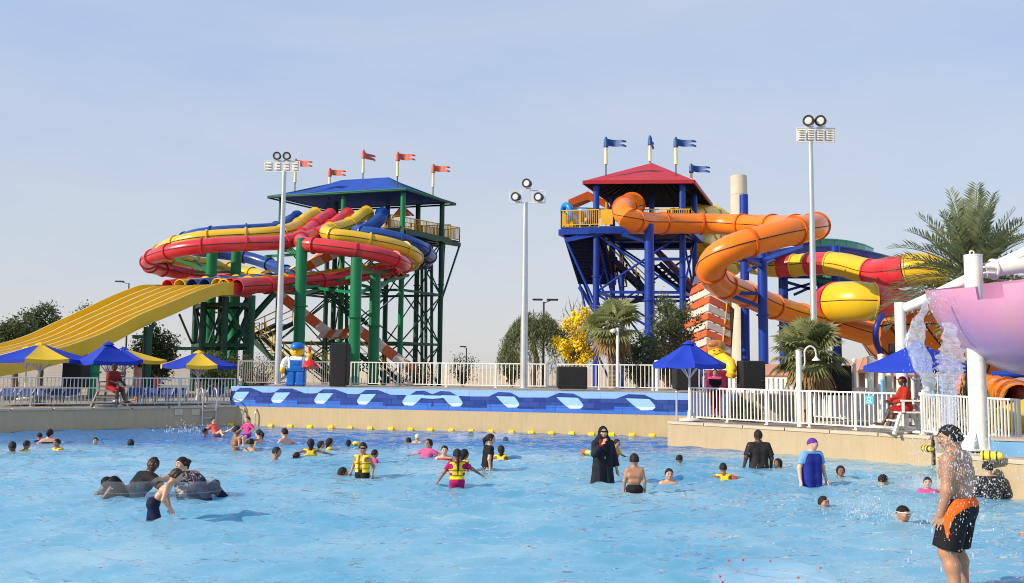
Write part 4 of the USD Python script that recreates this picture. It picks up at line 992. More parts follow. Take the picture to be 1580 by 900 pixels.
def parasol(label, group, loc, rz, colors, R, h, rise, panels=8, ribs=True, base=True):
    t = thing('parasol', label, 'parasol', loc, rz, group)
    for k in range(panels):
        a0, a1 = (k - .5) * 2 * PI / panels, (k + .5) * 2 * PI / panels; v = []; n = 7
        for i in range(n):
            f = i / (n - 1); r = .05 + (R - .05) * f; z = h + rise * (1 - f) ** 1.12 * 1.0
            for j in range(7):
                w = j / 6; e = np.array([math.cos(a0) * (1 - w) + math.cos(a1) * w, math.sin(a0) * (1 - w) + math.sin(a1) * w]) * r
                v.append([*e, z - .07 * f * math.sin(PI * w) * (1 if i < n - 1 else .6)])
        for j in range(7): x = v[(n - 1) * 7 + j]; v.append([x[0], x[1], x[2] - .13])
        f_ = [[i * 7 + j, i * 7 + j + 1, i * 7 + j + 8, i * 7 + j + 7] for i in range(n) for j in range(6)]
        obj('canopy_panel', MB().add(v, f_), colors[k % len(colors)], t, local=True, smooth=50)
        if ribs:
            am = a0; e = np.array([math.cos(am), math.sin(am), 0])
            obj('rib', MB().cyl([0, 0, h + rise - .08], e * (R - .03) + [0, 0, h - .03], .012, n=6), M_ral, t, local=True)
            obj('strut', MB().cyl([0, 0, h - .45], e * R * .5 + [0, 0, h + rise * .45 - .06], .018, n=6), M_ral, t, local=True)
    obj('vent_cap', MB().lathe([(.0, h + rise + .07), (.16, h + rise + .0), (.22, h + rise - .06)][::-1], [0, 0, 0], 8), colors[0], t, local=True)
    obj('pole', MB().cyl([0, 0, 0.02], [0, 0, h + rise], .032, n=10), M_ral, t, local=True, smooth=40)
    if base: obj('base', MB().lathe([(.30, 0), (.30, .05), (.06, .09), (.05, .3)], [0, 0, 0], 16), M_ral, t, local=True, smooth=40)
    return t


def set_parasol(px, Y, z, py_edge, py_top, halfpx, cols_, rz, label, group, **kw):
    p = at_z(px, Y, z); h = P(px, py_edge, Y)[2] - z; rise = P(px, py_top, Y)[2] - z - h; return parasol(label, group, p, rz, cols_, halfpx * Y / FPX, h + .1, rise - .05, **kw)


g_ = 'blue and yellow parasols behind the left fence'; by = [M_uyel, M_ublue]
set_parasol(58, 32.2, ZL, 558, 533, 77, by, -55, 'striped parasol nearest the left edge of the photo', g_)
set_parasol(38, 36.5, ZL, 557, 538, 60, by, -60, 'striped parasol half hidden behind the leftmost one', g_)
set_parasol(187, 35.2, ZL, 559, 540, 66, by[::-1], -65, 'striped parasol behind the plain blue lifeguard parasol', g_)
set_parasol(304, 34.2, ZL, 567, 545, 58, by, -66, 'striped parasol nearest the toy workman statue', g_)
set_parasol(163, 32.0, ZL, 561, 532, 48, [M_ublue], 45, 'small plain blue four-sided parasol over the left lifeguard', None, panels=4)
set_parasol(1064, 27.0, ZR, 566, 531, 56, [M_ublue], 20, 'plain blue parasol at the left end of the right white fence', None)
set_parasol(1419, 22.6, ZR, 572, 532, 80, [M_ublue], 35, 'plain blue parasol behind the pouring water and lifeguard', None, panels=4)

# ================================================================ floodlight masts
M_glass = usdkit.material(stage, '/World/Looks/lamp_glass', {'p': ('principled_bsdf', {'base_color': (.75, .76, .74), 'roughness': .12, 'metallic': .35})}, [], surface='p.BSDF')


def flood(t, c, face, r=.26, L=.46):
    f = unit(face); c = np.asarray(c, float)
    h = obj('lamp_housing', MB().sweep([c - f * L, c - f * L * .9, c - f * .08, c], [r * .45, r * .8, r * .95, r], 16), M_dark, t, smooth=40)
    obj('lamp_glass', MB().sweep([c + f * .002, c + f * .012], [r * .72, r * .62], 16), M_glass, h)
    obj('lamp_rim', MB().torus(c + f * .005, r * .86, r * .18, axis=f, n=20, m=6), M_dark, h)
    obj('lamp_bracket', MB().beam(c - f * L * .5 - [0, 0, r * 1.15], c - f * .1 - [0, 0, r * 1.15], .3, .05), M_galv, t)


def mast(label, px, Y, z, fx0, fx1, fy0, fy1, pole_r, ytop):
    p = at_z(px, Y, z); zt = P(px, ytop, Y)[2]; t = thing('floodlight_mast', label, 'floodlight', p)
    obj('mast_pole', MB().sweep([[p[0], p[1], z], [p[0], p[1], z + 2.5], [p[0], p[1], zt]], [pole_r, pole_r * .95, pole_r * .62], 14), M_galv, t, smooth=40)
    obj('base_plate', MB().box([p[0], p[1], z + .02], (.5, .5, .04)), M_galv, t)
    A_, B_ = P(fx0, fy1, Y), P(fx1, fy1, Y); hh = P(fx0, fy0, Y)[2] - A_[2]; zb = zt; A_[2] = B_[2] = zb; up = np.array([0, 0, hh])
    dxy = unit((B_ - A_) * [1, 1, 0]); 
    for a, b in ((A_, B_), (A_ + up, B_ + up), (A_, A_ + up), (B_, B_ + up)): obj('frame_bar', MB().beam(a, b, .035, .035), M_white, t)
    return t, A_, B_, up


t, A_, B_, up = mast('tall floodlight mast with four louvred lamps rising right of the red-roofed tower', 1258, 33.0, ZR, 1230, 1288, 197, 218, .13, 219)
A_t, B_t = A_, B_
for k in range(4):
    c = A_ + (B_ - A_) * (.13 + .245 * k) + up * .5; m_ = MB()
    bx = obj('louvre_lamp', MB().box(c + [0, .12, 0], (.22, .2, up[2] * .78)), M_white, t)
    for j in range(5): z = -up[2] * .36 + j * up[2] * .17; obj('louvre', MB().plate([c + [-.13, -.06, z], c + [.13, -.06, z], c + [.12, .02, z + .07], c + [-.12, .02, z + .07]], .015), M_white, bx)
for f_ in (.28, .60): flood(t, A_ + (B_ - A_) * f_ + up + [0, -.1, .26], (-.5, -.85, -.18), r=.2, L=.42)
t, A_, B_, up = mast('floodlight mast in front of the green slide tower', 428, 36.0, ZS, 408, 462, 248, 264, .13, 265)
for k in range(4):
    c = A_ + (B_ - A_) * (.12 + .25 * k) + up * .5; bx = obj('louvre_lamp', MB().box(c + [0, .1, 0], (.24, .14, up[2] * .8)), M_white, t)
    for j in range(3): z = -up[2] * .32 + j * up[2] * .28; obj('louvre', MB().plate([c + [-.12, -.05, z], c + [.12, -.05, z], c + [.11, .02, z + .08], c + [-.11, .02, z + .08]], .015), M_white, bx)
for f_ in (.36, .64): flood(t, A_ + (B_ - A_) * f_ + up + [0, -.1, .2], (.05, -.98, -.15), r=.16, L=.3)
t, A_, B_, up = mast('floodlight mast between the two slide towers with three round lamps', 808, 33.8, ZS, 786, 841, 294, 313, .14, 313)
for f_ in (.33, .64): obj('frame_bar', MB().beam(A_ + (B_ - A_) * f_, A_ + (B_ - A_) * f_ + up, .03, .03), M_white, t)
flood(t, A_ + (B_ - A_) * .16 + up * .45 + [0, -.1, 0], (-.35, -.93, -.1), r=.17, L=.34); flood(t, A_ + (B_ - A_) * .80 + up * .45 + [0, -.1, 0], (-.35, -.93, -.1), r=.17, L=.34)
flood(t, A_ + (B_ - A_) * .47 + up + [0, -.1, .26], (-.3, -.93, -.1), r=.17, L=.34)

# ================================================================ covered loudspeakers
def rounded(c, size, r=.04, n=2):
    t_ = trimesh.creation.box(size); v = t_.vertices
    import manifold3d as m3d
    s = np.asarray(size) / 2 - r
    pts_ = np.array([np.array([x, y, z]) * s for x in (-1, 1) for y in (-1, 1) for z in (-1, 1)])
    ball = m3d.Manifold.sphere(r, 12); h = m3d.Manifold.batch_hull([ball.translate(list(p)) for p in pts_]); mm = h.to_mesh()
    return np.asarray(mm.vert_properties[:, :3], float) + np.asarray(c, float), np.asarray(mm.tri_verts)


def speaker(label, px0, px1, pyt, pyb, Y, depth, rz=0.0, wheels=False):
    a, b = P(px0, pyb, Y), P(px1, pyb, Y); zt = P(px0, pyt, Y)[2]; w = (b - a)[0]; c = (a + b) / 2; h = zt - a[2]
    t = thing('covered_speaker', label, 'loudspeaker', [c[0], Y + depth / 2, a[2]])
    v, f = rounded([0, 0, 0], (w * .94, depth, h - .06), .05); ca, sa = math.cos(rz), math.sin(rz); v = v @ np.array([[ca, sa, 0], [-sa, ca, 0], [0, 0, 1]])
    # the cloth sags a little
    v += (meshkit.noise(v * 4.0 + 3)[:, None] - .5) * .03
    obj('cloth_cover', (v + [c[0], Y + depth / 2, a[2] + h / 2 + .02], f), M_black, t, smooth=40)
    sk = MB(); n = 16
    for k in range(n): x = c[0] - w * .46 + w * .92 * (k + .5) / n; sk.beam([x, Y + .01, a[2] + .02], [x, Y + .02, a[2] + .22], w / n * .9, .02)
    obj('cover_hem', sk, M_black, t, kind='stuff')
    for sx in (-1, 1):
        obj('caster', MB().cyl([c[0] + sx * w * .36 - .03, Y + .1, a[2] + .05], [c[0] + sx * w * .36 + .03, Y + .1, a[2] + .05], .05, n=10), M_dark, t, smooth=40)


speaker('tall black covered speaker beside the toy workman statue', 507, 535, 529, 597, 34.4, .7)
speaker('wide low black covered speaker on the stage below the yellow-flowering tree', 859, 908, 565, 601, 32.4, .8)
speaker('black covered speaker partly behind the right blue parasol', 1042, 1079, 566, 603, 31.2, .8)
speaker('black covered speaker left of the fan palm behind the right fence', 1145, 1183, 556, 603, 28.6, .8)
speaker('widest black covered speaker right of the tall floodlight mast', 1264, 1317, 563, 611, 26.5, 1.0, .0)
speaker('black covered speaker behind the leftmost striped parasols', 93, 125, 558, 601, 37.0, .8)

# ================================================================ toy workman statue and second toy statue
M_sy = mat('statue_yellow', (.78, .48, .015), .3, .05); M_sb = mat('statue_blue', (.01, .13, .52), .3, .06); M_sw = mat('statue_white', (.75, .74, .70), .35); M_sr = mat('statue_red', (.55, .015, .02), .3)
M_shair = mat('statue_brown', (.42, .17, .05), .4)
sp_ = at_z(457, 35.0, ZS); sx, sy, sz = sp_; S_ = 1.66
st = thing('statue', 'toy-like workman statue in blue cap and overalls holding a red plunger', 'statue', sp_)
def rb(c, size, r, m_, name, parent=st): return obj(name, rounded(np.array(c) + [sx, sy, sz], size, r), m_, parent, smooth=40)
for s in (-1, 1):
    rb((s * .19, 0, .28), (.32, .40, .54), .07, M_sb, 'leg'); rb((s * .19, -.1, .07), (.33, .5, .14), .05, M_sb, 'boot')
rb((0, 0, .60), (.72, .42, .14), .05, M_sb, 'hips')
obj('shirt', MB().add(*rounded([sx, sy, sz + .88], (.66, .40, .52), .12)), M_sw, st, smooth=40)
bib = rb((0, -.19, .80), (.46, .07, .36), .03, M_sb, 'overall_bib'); rb((0, -.235, .86), (.26, .02, .13), .008, mat('denim_pocket', (.012, .11, .42), .5), 'pocket')
for s in (-1, 1): obj('overall_strap', MB().beam(np.array([sx + s * .2, sy - .20, sz + .95]), np.array([sx + s * .24, sy - .12, sz + 1.14]), .08, .03), M_sb, st)
obj('head', MB().sweep(np.array([[0, 0, 1.12], [0, 0, 1.17], [0, 0, 1.22], [0, 0, 1.38], [0, 0, 1.46], [0, 0, 1.5]]) + [sx, sy, sz], [.12, .2, .25, .26, .2, .08], 20), M_sy, st, smooth=60)
obj('nose', MB().ball([sx, sy - .26, sz + 1.30], .045, 1), M_sy, st, smooth=True)
for s in (-1, 1): obj('eye', MB().ball([sx + s * .08, sy - .225, sz + 1.34], .025, 1), M_dark, st); obj('ear', MB().ball([sx + s * .24, sy, sz + 1.30], .05, 1), M_sy, st)
obj('smile', MB().sweep(np.array([[x, -.235 + abs(x) * .25, 1.235 + x * x * 6] for x in np.linspace(-.08, .08, 7)]) + [sx, sy, sz], .012, 6), M_dark, st)
cap = obj('cap', MB().lathe([(.255, 1.42), (.262, 1.50), (.23, 1.59), (.14, 1.65), (.0, 1.665)], [sx, sy, sz], 20), M_sb, st, smooth=60)
obj('cap_peak', MB().prism([(math.cos(a) * .30, math.sin(a) * .24) for a in np.linspace(PI, 2 * PI, 14)], lambda x, y, w: np.array([sx + x * .85, sy - .12 + y * 1.1, sz + 1.415 + w]), .03), M_sb, cap)
obj('arm', MB().sweep(np.array([[-.34, 0, 1.06], [-.46, -.02, .95], [-.52, -.08, .76], [-.50, -.16, .66]]) + [sx, sy, sz], [.10, .11, .10, .08], 12), M_sw, st, smooth=60); obj('hand', MB().ball(np.array([-.5, -.2, .6]) + [sx, sy, sz], .1, 2, (1, 1, 1.15)), M_sy, st, smooth=True)
obj('arm', MB().sweep(np.array([[.34, 0, 1.04], [.46, -.08, 1.0], [.52, -.18, 1.08]]) + [sx, sy, sz], [.1, .11, .09], 12), M_sw, st, smooth=60); obj('hand', MB().ball(np.array([.53, -.24, 1.16]) + [sx, sy, sz], .11, 2, (1, 1, 1.15)), M_sy, st, smooth=True)
pl = thing('plunger', 'red rubber plunger with orange handle held up by the workman statue', 'plunger', [sx + .53, sy - .3, sz + 1.0])
obj('handle', MB().cyl(np.array([.50, -.27, 1.5]) + [sx, sy, sz], np.array([.55, -.30, .96]) + [sx, sy, sz], .045, n=10), M_oran, pl, smooth=40)
obj('rubber_cup', MB().sweep(np.array([[.55, -.30, 1.0], [.56, -.31, .96], [.58, -.33, .88], [.61, -.37, .74], [.615, -.378, .70]]) + [sx, sy, sz], [.06, .12, .2, .30, .31], 20), M_sr, pl, smooth=50)

sp2 = at_z(1106, 30.0, ZR); sx, sy, sz = sp2; hz2 = P(1106, 540, 30.0)[2] - sz
s2 = thing('statue', 'toy-like statue with brown hair and yellow face peeping over the right blue parasol', 'statue', sp2)
obj('body', MB().add(*rounded([sx, sy, sz + .75], (.7, .42, 1.5), .1)), mat('statue_maroon', (.2, .02, .05), .4), s2, smooth=40)
obj('neck', MB().cyl([sx, sy, sz + 1.45], [sx, sy, sz + hz2 - .2], .14, n=14), M_sw, s2, smooth=40)
obj('head', MB().sweep(np.array([[0, 0, -.27], [0, 0, -.22], [0, 0, -.12], [0, 0, .1], [0, 0, .2], [0, 0, .24]]) + [sx, sy, sz + hz2], [.12, .23, .275, .275, .2, .06], 20), M_sy, s2, smooth=60)
hr = MB(); hr.lathe([(.295, -.02), (.315, .1), (.29, .22), (.19, .31), (.0, .33)], [sx, sy + .03, sz + hz2], 20); hr.ball([sx - .12, sy - .16, sz + hz2 + .18], .17, 2, (1.2, .8, .7)); obj('hair', hr, M_shair, s2, smooth=60)
for s in (-1, 1): obj('eye', MB().ball([sx + s * .09 - .05, sy - .262, sz + hz2 - .02], .026, 1), M_dark, s2)
obj('smile', MB().sweep(np.array([[x - .05, -.275 + abs(x) * .2, -.15 + x * x * 5] for x in np.linspace(-.08, .08, 7)]) + [sx, sy, sz + hz2], .012, 6), M_dark, s2)
obj('arm', MB().sweep(np.array([P(1106, 556, 29.8), P(1116, 553, 29.5), P(1126, 560, 29.3), P(1129, 570, 29.2), P(1128, 576, 29.1)]), [.16, .18, .18, .17, .12], 14), M_sy, s2, smooth=60)
obj('hand', MB().sweep(np.array([P(1128, 574, 29.1), P(1128, 580, 29.0), P(1127, 583, 29)]), [.12, .17, .1], 14), M_sy, s2, smooth=60)
# ================================================================ lifeguard chairs, ladders, showers, small posts
def lifeguard_chair(label, p, seat_z, rz, M_white=None):
    M_white = M_white or MATS['white_paint']
    t = thing('lifeguard_chair', label, 'chair', p); ca, sa = math.cos(rz), math.sin(rz)
    T = lambda x, y, z: np.array([p[0] + x * ca - y * sa, p[1] + x * sa + y * ca, p[2] + z])
    for x in (-1, 1):
        for y in (-1, 1): obj('leg', MB().beam(T(x * .42, y * .5, 0), T(x * .3, y * .27, seat_z), .07, .07), M_white, t)
        obj('armrest', MB().beam(T(x * .32, -.28, seat_z + .28), T(x * .32, .28, seat_z + .28), .07, .04), M_white, t)
        obj('arm_post', MB().beam(T(x * .32, -.22, seat_z), T(x * .32, -.22, seat_z + .28), .05, .05), M_white, t)
    for k in range(4): obj('seat_slat', MB().beam(T(-.32, -.24 + k * .15, seat_z), T(.32, -.24 + k * .15, seat_z), .13, .035), M_white, t)
    for k in range(4): obj('back_slat', MB().beam(T(-.32, .3 + k * .035, seat_z + .12 + k * .15), T(.32, .3 + k * .035, seat_z + .12 + k * .15), .03, .12), M_white, t)
    for k in range(3): obj('step', MB().beam(T(-.38 + k * .03, -.5 + k * .09, .12 + k * .2), T(.38 - k * .03, -.5 + k * .09, .12 + k * .2), .12, .035), M_white, t)
    obj('foot_board', MB().beam(T(-.4, -.62, .16), T(.4, -.62, .16), .3, .04), M_white, t)
    return t


LGR = at_z(1400, 22.3, ZR); lifeguard_chair('white lifeguard chair at the right pool wall under the blue parasol', LGR, .52, math.radians(-90))
LGL = at_z(170, 31.3, ZL); lifeguard_chair('lifeguard chair with shade put into its grey colour in the gap of the left fence', LGL, .55, math.radians(0), mat('grey_chair_paint', (.20, .19, .18), .6))  # grey instead of white puts the parasol shade into the chair colour


def pool_ladder(label, base, dirw, out, ztop):
    t = thing('pool_ladder', label, 'ladder', base)
    for s in (-1, 1):
        o = dirw * .24 * s; pts_ = [base + o + out * .08 + [0, 0, -.7], base + o + out * .08 + [0, 0, ztop - .1], base + o + out * .08 + [0, 0, ztop + .45], base + o - out * .12 + [0, 0, ztop + .62], base + o - out * .4 + [0, 0, ztop + .5], base + o - out * .42 + [0, 0, ztop]]
        obj('ladder_rail', MB().sweep(spline(pts_, .12), .022, 8), M_galv, t, smooth=50)
    for z in np.arange(-.5, ztop, .27): obj('rung', MB().beam(base - dirw * .23 + out * .08 + [0, 0, z], base + dirw * .23 + out * .08 + [0, 0, z], .06, .025), M_galv, t)


b_ = LW1 - LW_dir * 1.05; b_[2] = 0; pool_ladder('steel pool ladder on the shaded left wall near the corner', b_, LW_dir, -LWb, ZL)
b_ = FW0 + FW_dir * .5; b_[2] = 0; pool_ladder('steel pool ladder on the cream wall just right of the corner', b_, FW_dir, FW_n, ZM - .1 - .55)

sh = thing('shower_post', 'white shower post with a curved gooseneck head behind the right fence', 'shower', at_z(1234, 24.6, ZR))
p = at_z(1234, 24.6, ZR); zt = P(1234, 541, 24.6)[2]; obj('post', MB().cyl(p, [p[0], p[1], zt], .075, n=14), M_white, sh, smooth=40)
q0 = p * [1, 1, 0] + [.16, 0, zt - .35]; neck = spline([p * [1, 1, 0] + [.08, 0, zt - .5], q0, q0 + [0, 0, .3], q0 + [.06, 0, .42], q0 + [.17, 0, .47], q0 + [.28, 0, .40], q0 + [.31, 0, .28], q0 + [.31, 0, .2]], .05)
obj('gooseneck', MB().sweep(neck, .025, 8), M_white, sh, smooth=50); e = neck[-1]; obj('shower_head', MB().sweep([e, e - [0, 0, .04], e - [0, 0, .1], e - [0, 0, .12]], [.03, .05, .11, .11], 14), M_white, sh, smooth=50)

cp = thing('camera_post', 'thin white post with a small camera in front of the stage fan palm', 'camera post', at_z(953, 33.2, ZS))
p = at_z(953, 33.2, ZS); zt = P(953, 506, 33.2)[2]; obj('post', MB().cyl(p, [p[0], p[1], zt], .05, n=10), M_white, cp, smooth=40); obj('arm', MB().beam([p[0], p[1], zt - .05], [p[0] - .16, p[1] - .05, zt - .05], .04, .04), M_white, cp)
obj('camera_housing', MB().ball([p[0] - .18, p[1] - .06, zt - .12], .09, 2, (1.1, 1, .9)), M_white, cp, smooth=True)

po = thing('bollard_post', 'slim grey post at the corner of the right cream wall and the mural', 'post', at_z(1044, 27.2, ZR))
p = at_z(1044, 27.2, ZR); obj('post', MB().cyl(p, p + [0, 0, .82], .03, n=8), M_galv, po, smooth=40); obj('cap', MB().ball(p + [0, 0, .83], .036, 1), M_galv, po)

sg = thing('notice_sign', 'small turquoise square sign hung on the right white fence', 'sign', at_z(1343, 23.05, ZR + .8))
p = at_z(1343, 23.1, ZR + .78); obj('plate', MB().beam(p - RW_dir * .11 + RW_n * .06, p + RW_dir * .11 + RW_n * .06, .012, .22), mat('turquoise_sign', (.05, .42, .55), .4), sg)
obj('symbol', MB().add(*[x for x in [MB().torus(p + RW_n * .07 + [0, 0, .02], .045, .012, axis=RW_n, n=14, m=5).arrays()]][0]), M_sw, sg); obj('wave_mark', MB().sweep([p + RW_n * .07 + RW_dir * x + [0, 0, -.06 + .012 * math.sin(x * 60)] for x in np.linspace(-.07, .07, 9)], .009, 5), M_sw, sg)

# street lamps far off
for lab, px, pyt, Y, hx in (('dark street lamp standing behind the yellow racer slide', 192, 437, 95, -.9), ('dark double-headed street lamp above the weeping tree', 838, 466, 70, .6), ('thin street lamp far behind the stage fence', 719, 537, 120, -.4)):
    p = at_z(px, Y, ZG); zt = P(px, pyt, Y)[2]; t = thing('street_lamp', lab, 'street lamp', p); obj('lamp_post', MB().sweep([p, [p[0], p[1], zt]], [.11, .07], 8), M_dark, t, smooth=40)
    obj('lamp_arm', MB().beam([p[0], p[1], zt - .1], [p[0] + hx, p[1], zt + .15], .08, .06), M_dark, t); obj('lamp_head', MB().add(*rounded([p[0] + hx * 1.1, p[1], zt + .17], (.9, .35, .14), .05)), M_dark, t, smooth=40)
    if hx > 0: obj('lamp_head', MB().add(*rounded([p[0] - hx * .8, p[1], zt + .17], (.8, .35, .14), .05)), M_dark, t, smooth=40)

# yellow foam floats on the near ledge
for lab, px0, px1, py in (('bright yellow foam float on the ledge right of the wet man', 1513, 1547, 703), ('small bright yellow foam float on the ledge left of the wet man', 1424, 1437, 692)):
    a, b = P(px0, py, 16.3), P(px1, py + 1, 16.1); t = thing('foam_float', lab, 'float', (a + b) / 2); d = unit(b - a); L_ = np.linalg.norm(b - a)
    obj('foam_body', MB().sweep([a, a + d * .03, b - d * .08, b], np.array([.06, .085, .085, .05]) * min(1, L_ / .3), 14), M_float, t, smooth=50)
    for f_ in (.12, .42, .72): obj('black_band', MB().cyl(a + d * L_ * f_, a + d * (L_ * f_ + .022), .089 * min(1, L_ / .3), n=14), M_dark, t)
# light blue step wall behind the near ledge
bs = thing('blue_step', 'light blue raised step under the thick white post at the right edge', 'wall', at_z(1560, 17.3, ZR))
a, b = at_z(1530, 17.0, ZR), at_z(1700, 16.4, ZR); obj('step_body', MB().beam(a + [0, 0, .03], b + [0, 0, .03], .5, .44), mat('pool_blue_paint', (.16, .36, .60), .6, .1), bs); obj('step_cap', MB().beam(a + [0, 0, .27], b + [0, 0, .27], .55, .04), M_cope, bs)

# ================================================================ pink-purple splash bowl, its posts and pipes
M_pink = usdkit.material(stage, '/World/Looks/pink_purple_fibreglass', {
    'g': ('geometry', {}), 's': ('separate_xyz', {}), 'n': ('noise_texture', {'scale': .9, 'detail': 4.0}), 'a': ('math', {'math_type': 'multiply_add', 'value2': 1.6, 'value3': -.8}), 'b': ('math', {'math_type': 'add'}),
    'mr': ('map_range', {'from_min': 1.9, 'from_max': 3.7, 'clamp': True}), 'r': ('rgb_ramp', {'ramp': [(0, (.23, .23, .47)), (.4, (.38, .22, .44)), (.75, (.52, .23, .38)), (1, (.56, .26, .40))]}),  # pink to purple paint, with bluish light off the water painted in low down
    'n2': ('noise_texture', {'scale': 2.2, 'detail': 6.0, 'roughness': .7}), 'r2': ('rgb_ramp', {'ramp': [(.5, (0,) * 3), (.75, (.55,) * 3)]}), 'm': ('mix', {'color2': (.52, .31, .27)}),
    'p': ('principled_bsdf', {'roughness': .34, 'coat_weight': .15})},
    [('g.position', 's.vector'), ('g.position', 'n.vector'), ('n.fac', 'a.value1'), ('s.z', 'b.value1'), ('a.value', 'b.value2'), ('b.value', 'mr.value'), ('mr.result', 'r.fac'), ('g.position', 'n2.vector'), ('n2.fac', 'r2.fac'),
     ('r2.color', 'm.fac'), ('r.color', 'm.color1'), ('m.color', 'p.base_color')], surface='p.BSDF')
sb = thing('splash_bowl', 'big tilted pink and purple bowl spilling water at the right edge', 'water feature', at_z(1620, 17.2, ZR))
SBc = P(1628, 428, 17.4); ax_ = unit(np.array([-.12, -.05, 1.0])); d_, s_, u_ = frame(ax_, up=(0, 1, 0))
Rs, Ds = 2.30, 1.92


def bowl_pt(r_f, an, inner=0.0):
    r = (Rs - inner) * math.sin(r_f * PI / 2) ** .92; z = -(Ds - inner) * math.cos(r_f * PI / 2) ** 1.1
    return SBc + s_ * r * math.cos(an) + u_ * r * math.sin(an) + ax_ * z


def bowl_patch(a0, a1, f0, f1, name):
    na, nf = 14, 16; v = []
    for inn in (0, .07):
        for i in range(nf + 1):
            for j in range(na + 1): v.append(bowl_pt(f0 + (f1 - f0) * i / nf, a0 + (a1 - a0) * j / na, inn))
    K = (na + 1) * (nf + 1); f = []
    for o in (0, K):
        for i in range(nf):
            for j in range(na): q = o + i * (na + 1) + j; f.append([q, q + 1, q + na + 2, q + na + 1])
    for j in range(na): q = nf * (na + 1) + j; f.append([q, q + 1, q + 1 + K, q + K])
    for i in range(nf):
        for j in (0, na): q = i * (na + 1) + j; f.append([q, q + na + 1, q + na + 1 + K, q + K])
    obj(name, MB().add(v, f), M_pink, sb, smooth=50)


pa = P(1511, 440, 17.0) - SBc; an_p = math.atan2(pa @ u_, pa @ s_)
def an_of(px, py): # angle round the rim of the front point that shows at that column
    best = min(np.linspace(-PI, PI, 721), key=lambda a: (lambda p: abs((790 + FPX * ((p - [0, 0, EYE]) @ c_r) / ((p - [0, 0, EYE]) @ c_f)) - px) + (50 if p[1] > SBc[1] else 0))(bowl_pt(1, a)))
    return best
aN0, aN1 = an_of(1505, 440), an_of(1547, 432); lo_, hi_ = min(aN0, aN1), max(aN0, aN1)
segs = [(lo_, hi_, .0, .90, 'bowl_panel')]; rest = 2 * PI - (hi_ - lo_); 
for k in range(6): segs.append((hi_ + rest * k / 6, hi_ + rest * (k + 1) / 6, 0.0, 1.0, 'bowl_panel'))
for s in segs: bowl_patch(*s)
wp = thing('steel_frame', 'white pipe frame of two posts and long pipes over the pink bowl', 'pipe frame', at_z(1511, 17.05, ZR))
def pipe(name, ptsx, r, n=16): return obj(name, MB().sweep(np.array(ptsx), r, n), M_white, wp, smooth=50)
p2 = at_z(1511, 17.6, ZR); zt = P(1511, 396, 17.6)[2]
pipe('post', [p2, p2 * [1, 1, 0] + [0, 0, zt]], .165); obj('post_cap', MB().lathe([(.17, zt), (.17, zt + .03), (.0, zt + .045)], [p2[0], p2[1], 0], 16), M_white, wp); obj('lifting_eye', MB().torus([p2[0] - .02, p2[1], zt + .07], .04, .014, axis=(0, 1, 0), n=12, m=6), M_white, wp)
obj('base_plate', MB().box([p2[0], p2[1], ZR + .02], (.6, .6, .03)), M_white, wp)
for k in range(4): an = k * PI / 2 + PI / 4; obj('gusset', MB().plate([p2 + [math.cos(an) * .15, math.sin(an) * .15, .03], p2 + [math.cos(an) * .36, math.sin(an) * .36, .03], p2 + [math.cos(an) * .15, math.sin(an) * .15, .38]], .02), M_white, wp)
pipe('thick_pipe', [P(1519, 418, 17.6), P(1580, 409, 17.5), P(1760, 380, 17.3)], .15); obj('pipe_flange', MB().cyl(P(1531, 416, 17.6), P(1534, 415.6, 17.6), .21, n=16), M_white, wp, smooth=40)
for dz in (-.05, .06): obj('bracket', MB().box(P(1526, 417, 17.42) + [0, 0, dz], (.2, .06, .03)), M_white, wp)
p1 = at_z(1393.5, 24.2, ZR); z1 = P(1393.5, 467, 24.2)[2]; pipe('post', [p1, p1 * [1, 1, 0] + [0, 0, z1]], .14); obj('post_cap', MB().lathe([(.142, z1), (.0, z1 + .02)], [p1[0], p1[1], 0], 16), M_white, wp)
pipe('long_pipe', spline([P(1396, 476, 24.2), P(1425, 464, 23.6), P(1500, 428, 22.4), P(1580, 391, 21.2), P(1700, 340, 19.6)], .5), .135); pipe('collar', [p1 * [1, 1, 0] + [0, 0, 2.35], p1 * [1, 1, 0] + [0, 0, 2.6]], .15)

# ================================================================ falling water
M_fall = usdkit.material(stage, '/World/Looks/falling_water', {
    'g': ('geometry', {}), 'n': ('noise_texture', {'scale': 9.0, 'detail': 4.0, 'roughness': .7}), 'b': ('bump', {'strength': .8, 'distance': .05}), 'r': ('rgb_ramp', {'ramp': [(.36, (.03,) * 3), (.68, (.42,) * 3)]}),
    't': ('transparent_bsdf', {'color': (.96, .97, 1)}), 'd': ('diffuse_bsdf', {'color': (.80, .83, .88)}), 'gl': ('glossy_bsdf', {'roughness': .05}), 'm1': ('mix_closure', {}), 'm2': ('mix_closure', {'fac': .22})},
    [('g.position', 'n.vector'), ('n.fac', 'b.height'), ('n.fac', 'r.fac'), ('r.color', 'm1.fac'), ('t.BSDF', 'm1.closure1'), ('d.BSDF', 'm1.closure2'), ('b.normal', 'gl.normal'), ('b.normal', 'd.normal'), ('m1.closure', 'm2.closure1'), ('gl.BSDF', 'm2.closure2')], surface='m2.closure')
M_drop = usdkit.material(stage, '/World/Looks/water_drop', {'t': ('transparent_bsdf', {}), 'd': ('diffuse_bsdf', {'color': (.86, .88, .9)}), 'gl': ('glossy_bsdf', {'roughness': .04}), 'm1': ('mix_closure', {'fac': .34}), 'm2': ('mix_closure', {'fac': .25})},
    [('t.BSDF', 'm1.closure1'), ('d.BSDF', 'm1.closure2'), ('m1.closure', 'm2.closure1'), ('gl.BSDF', 'm2.closure2')], surface='m2.closure')
wrng = np.random.default_rng(21)


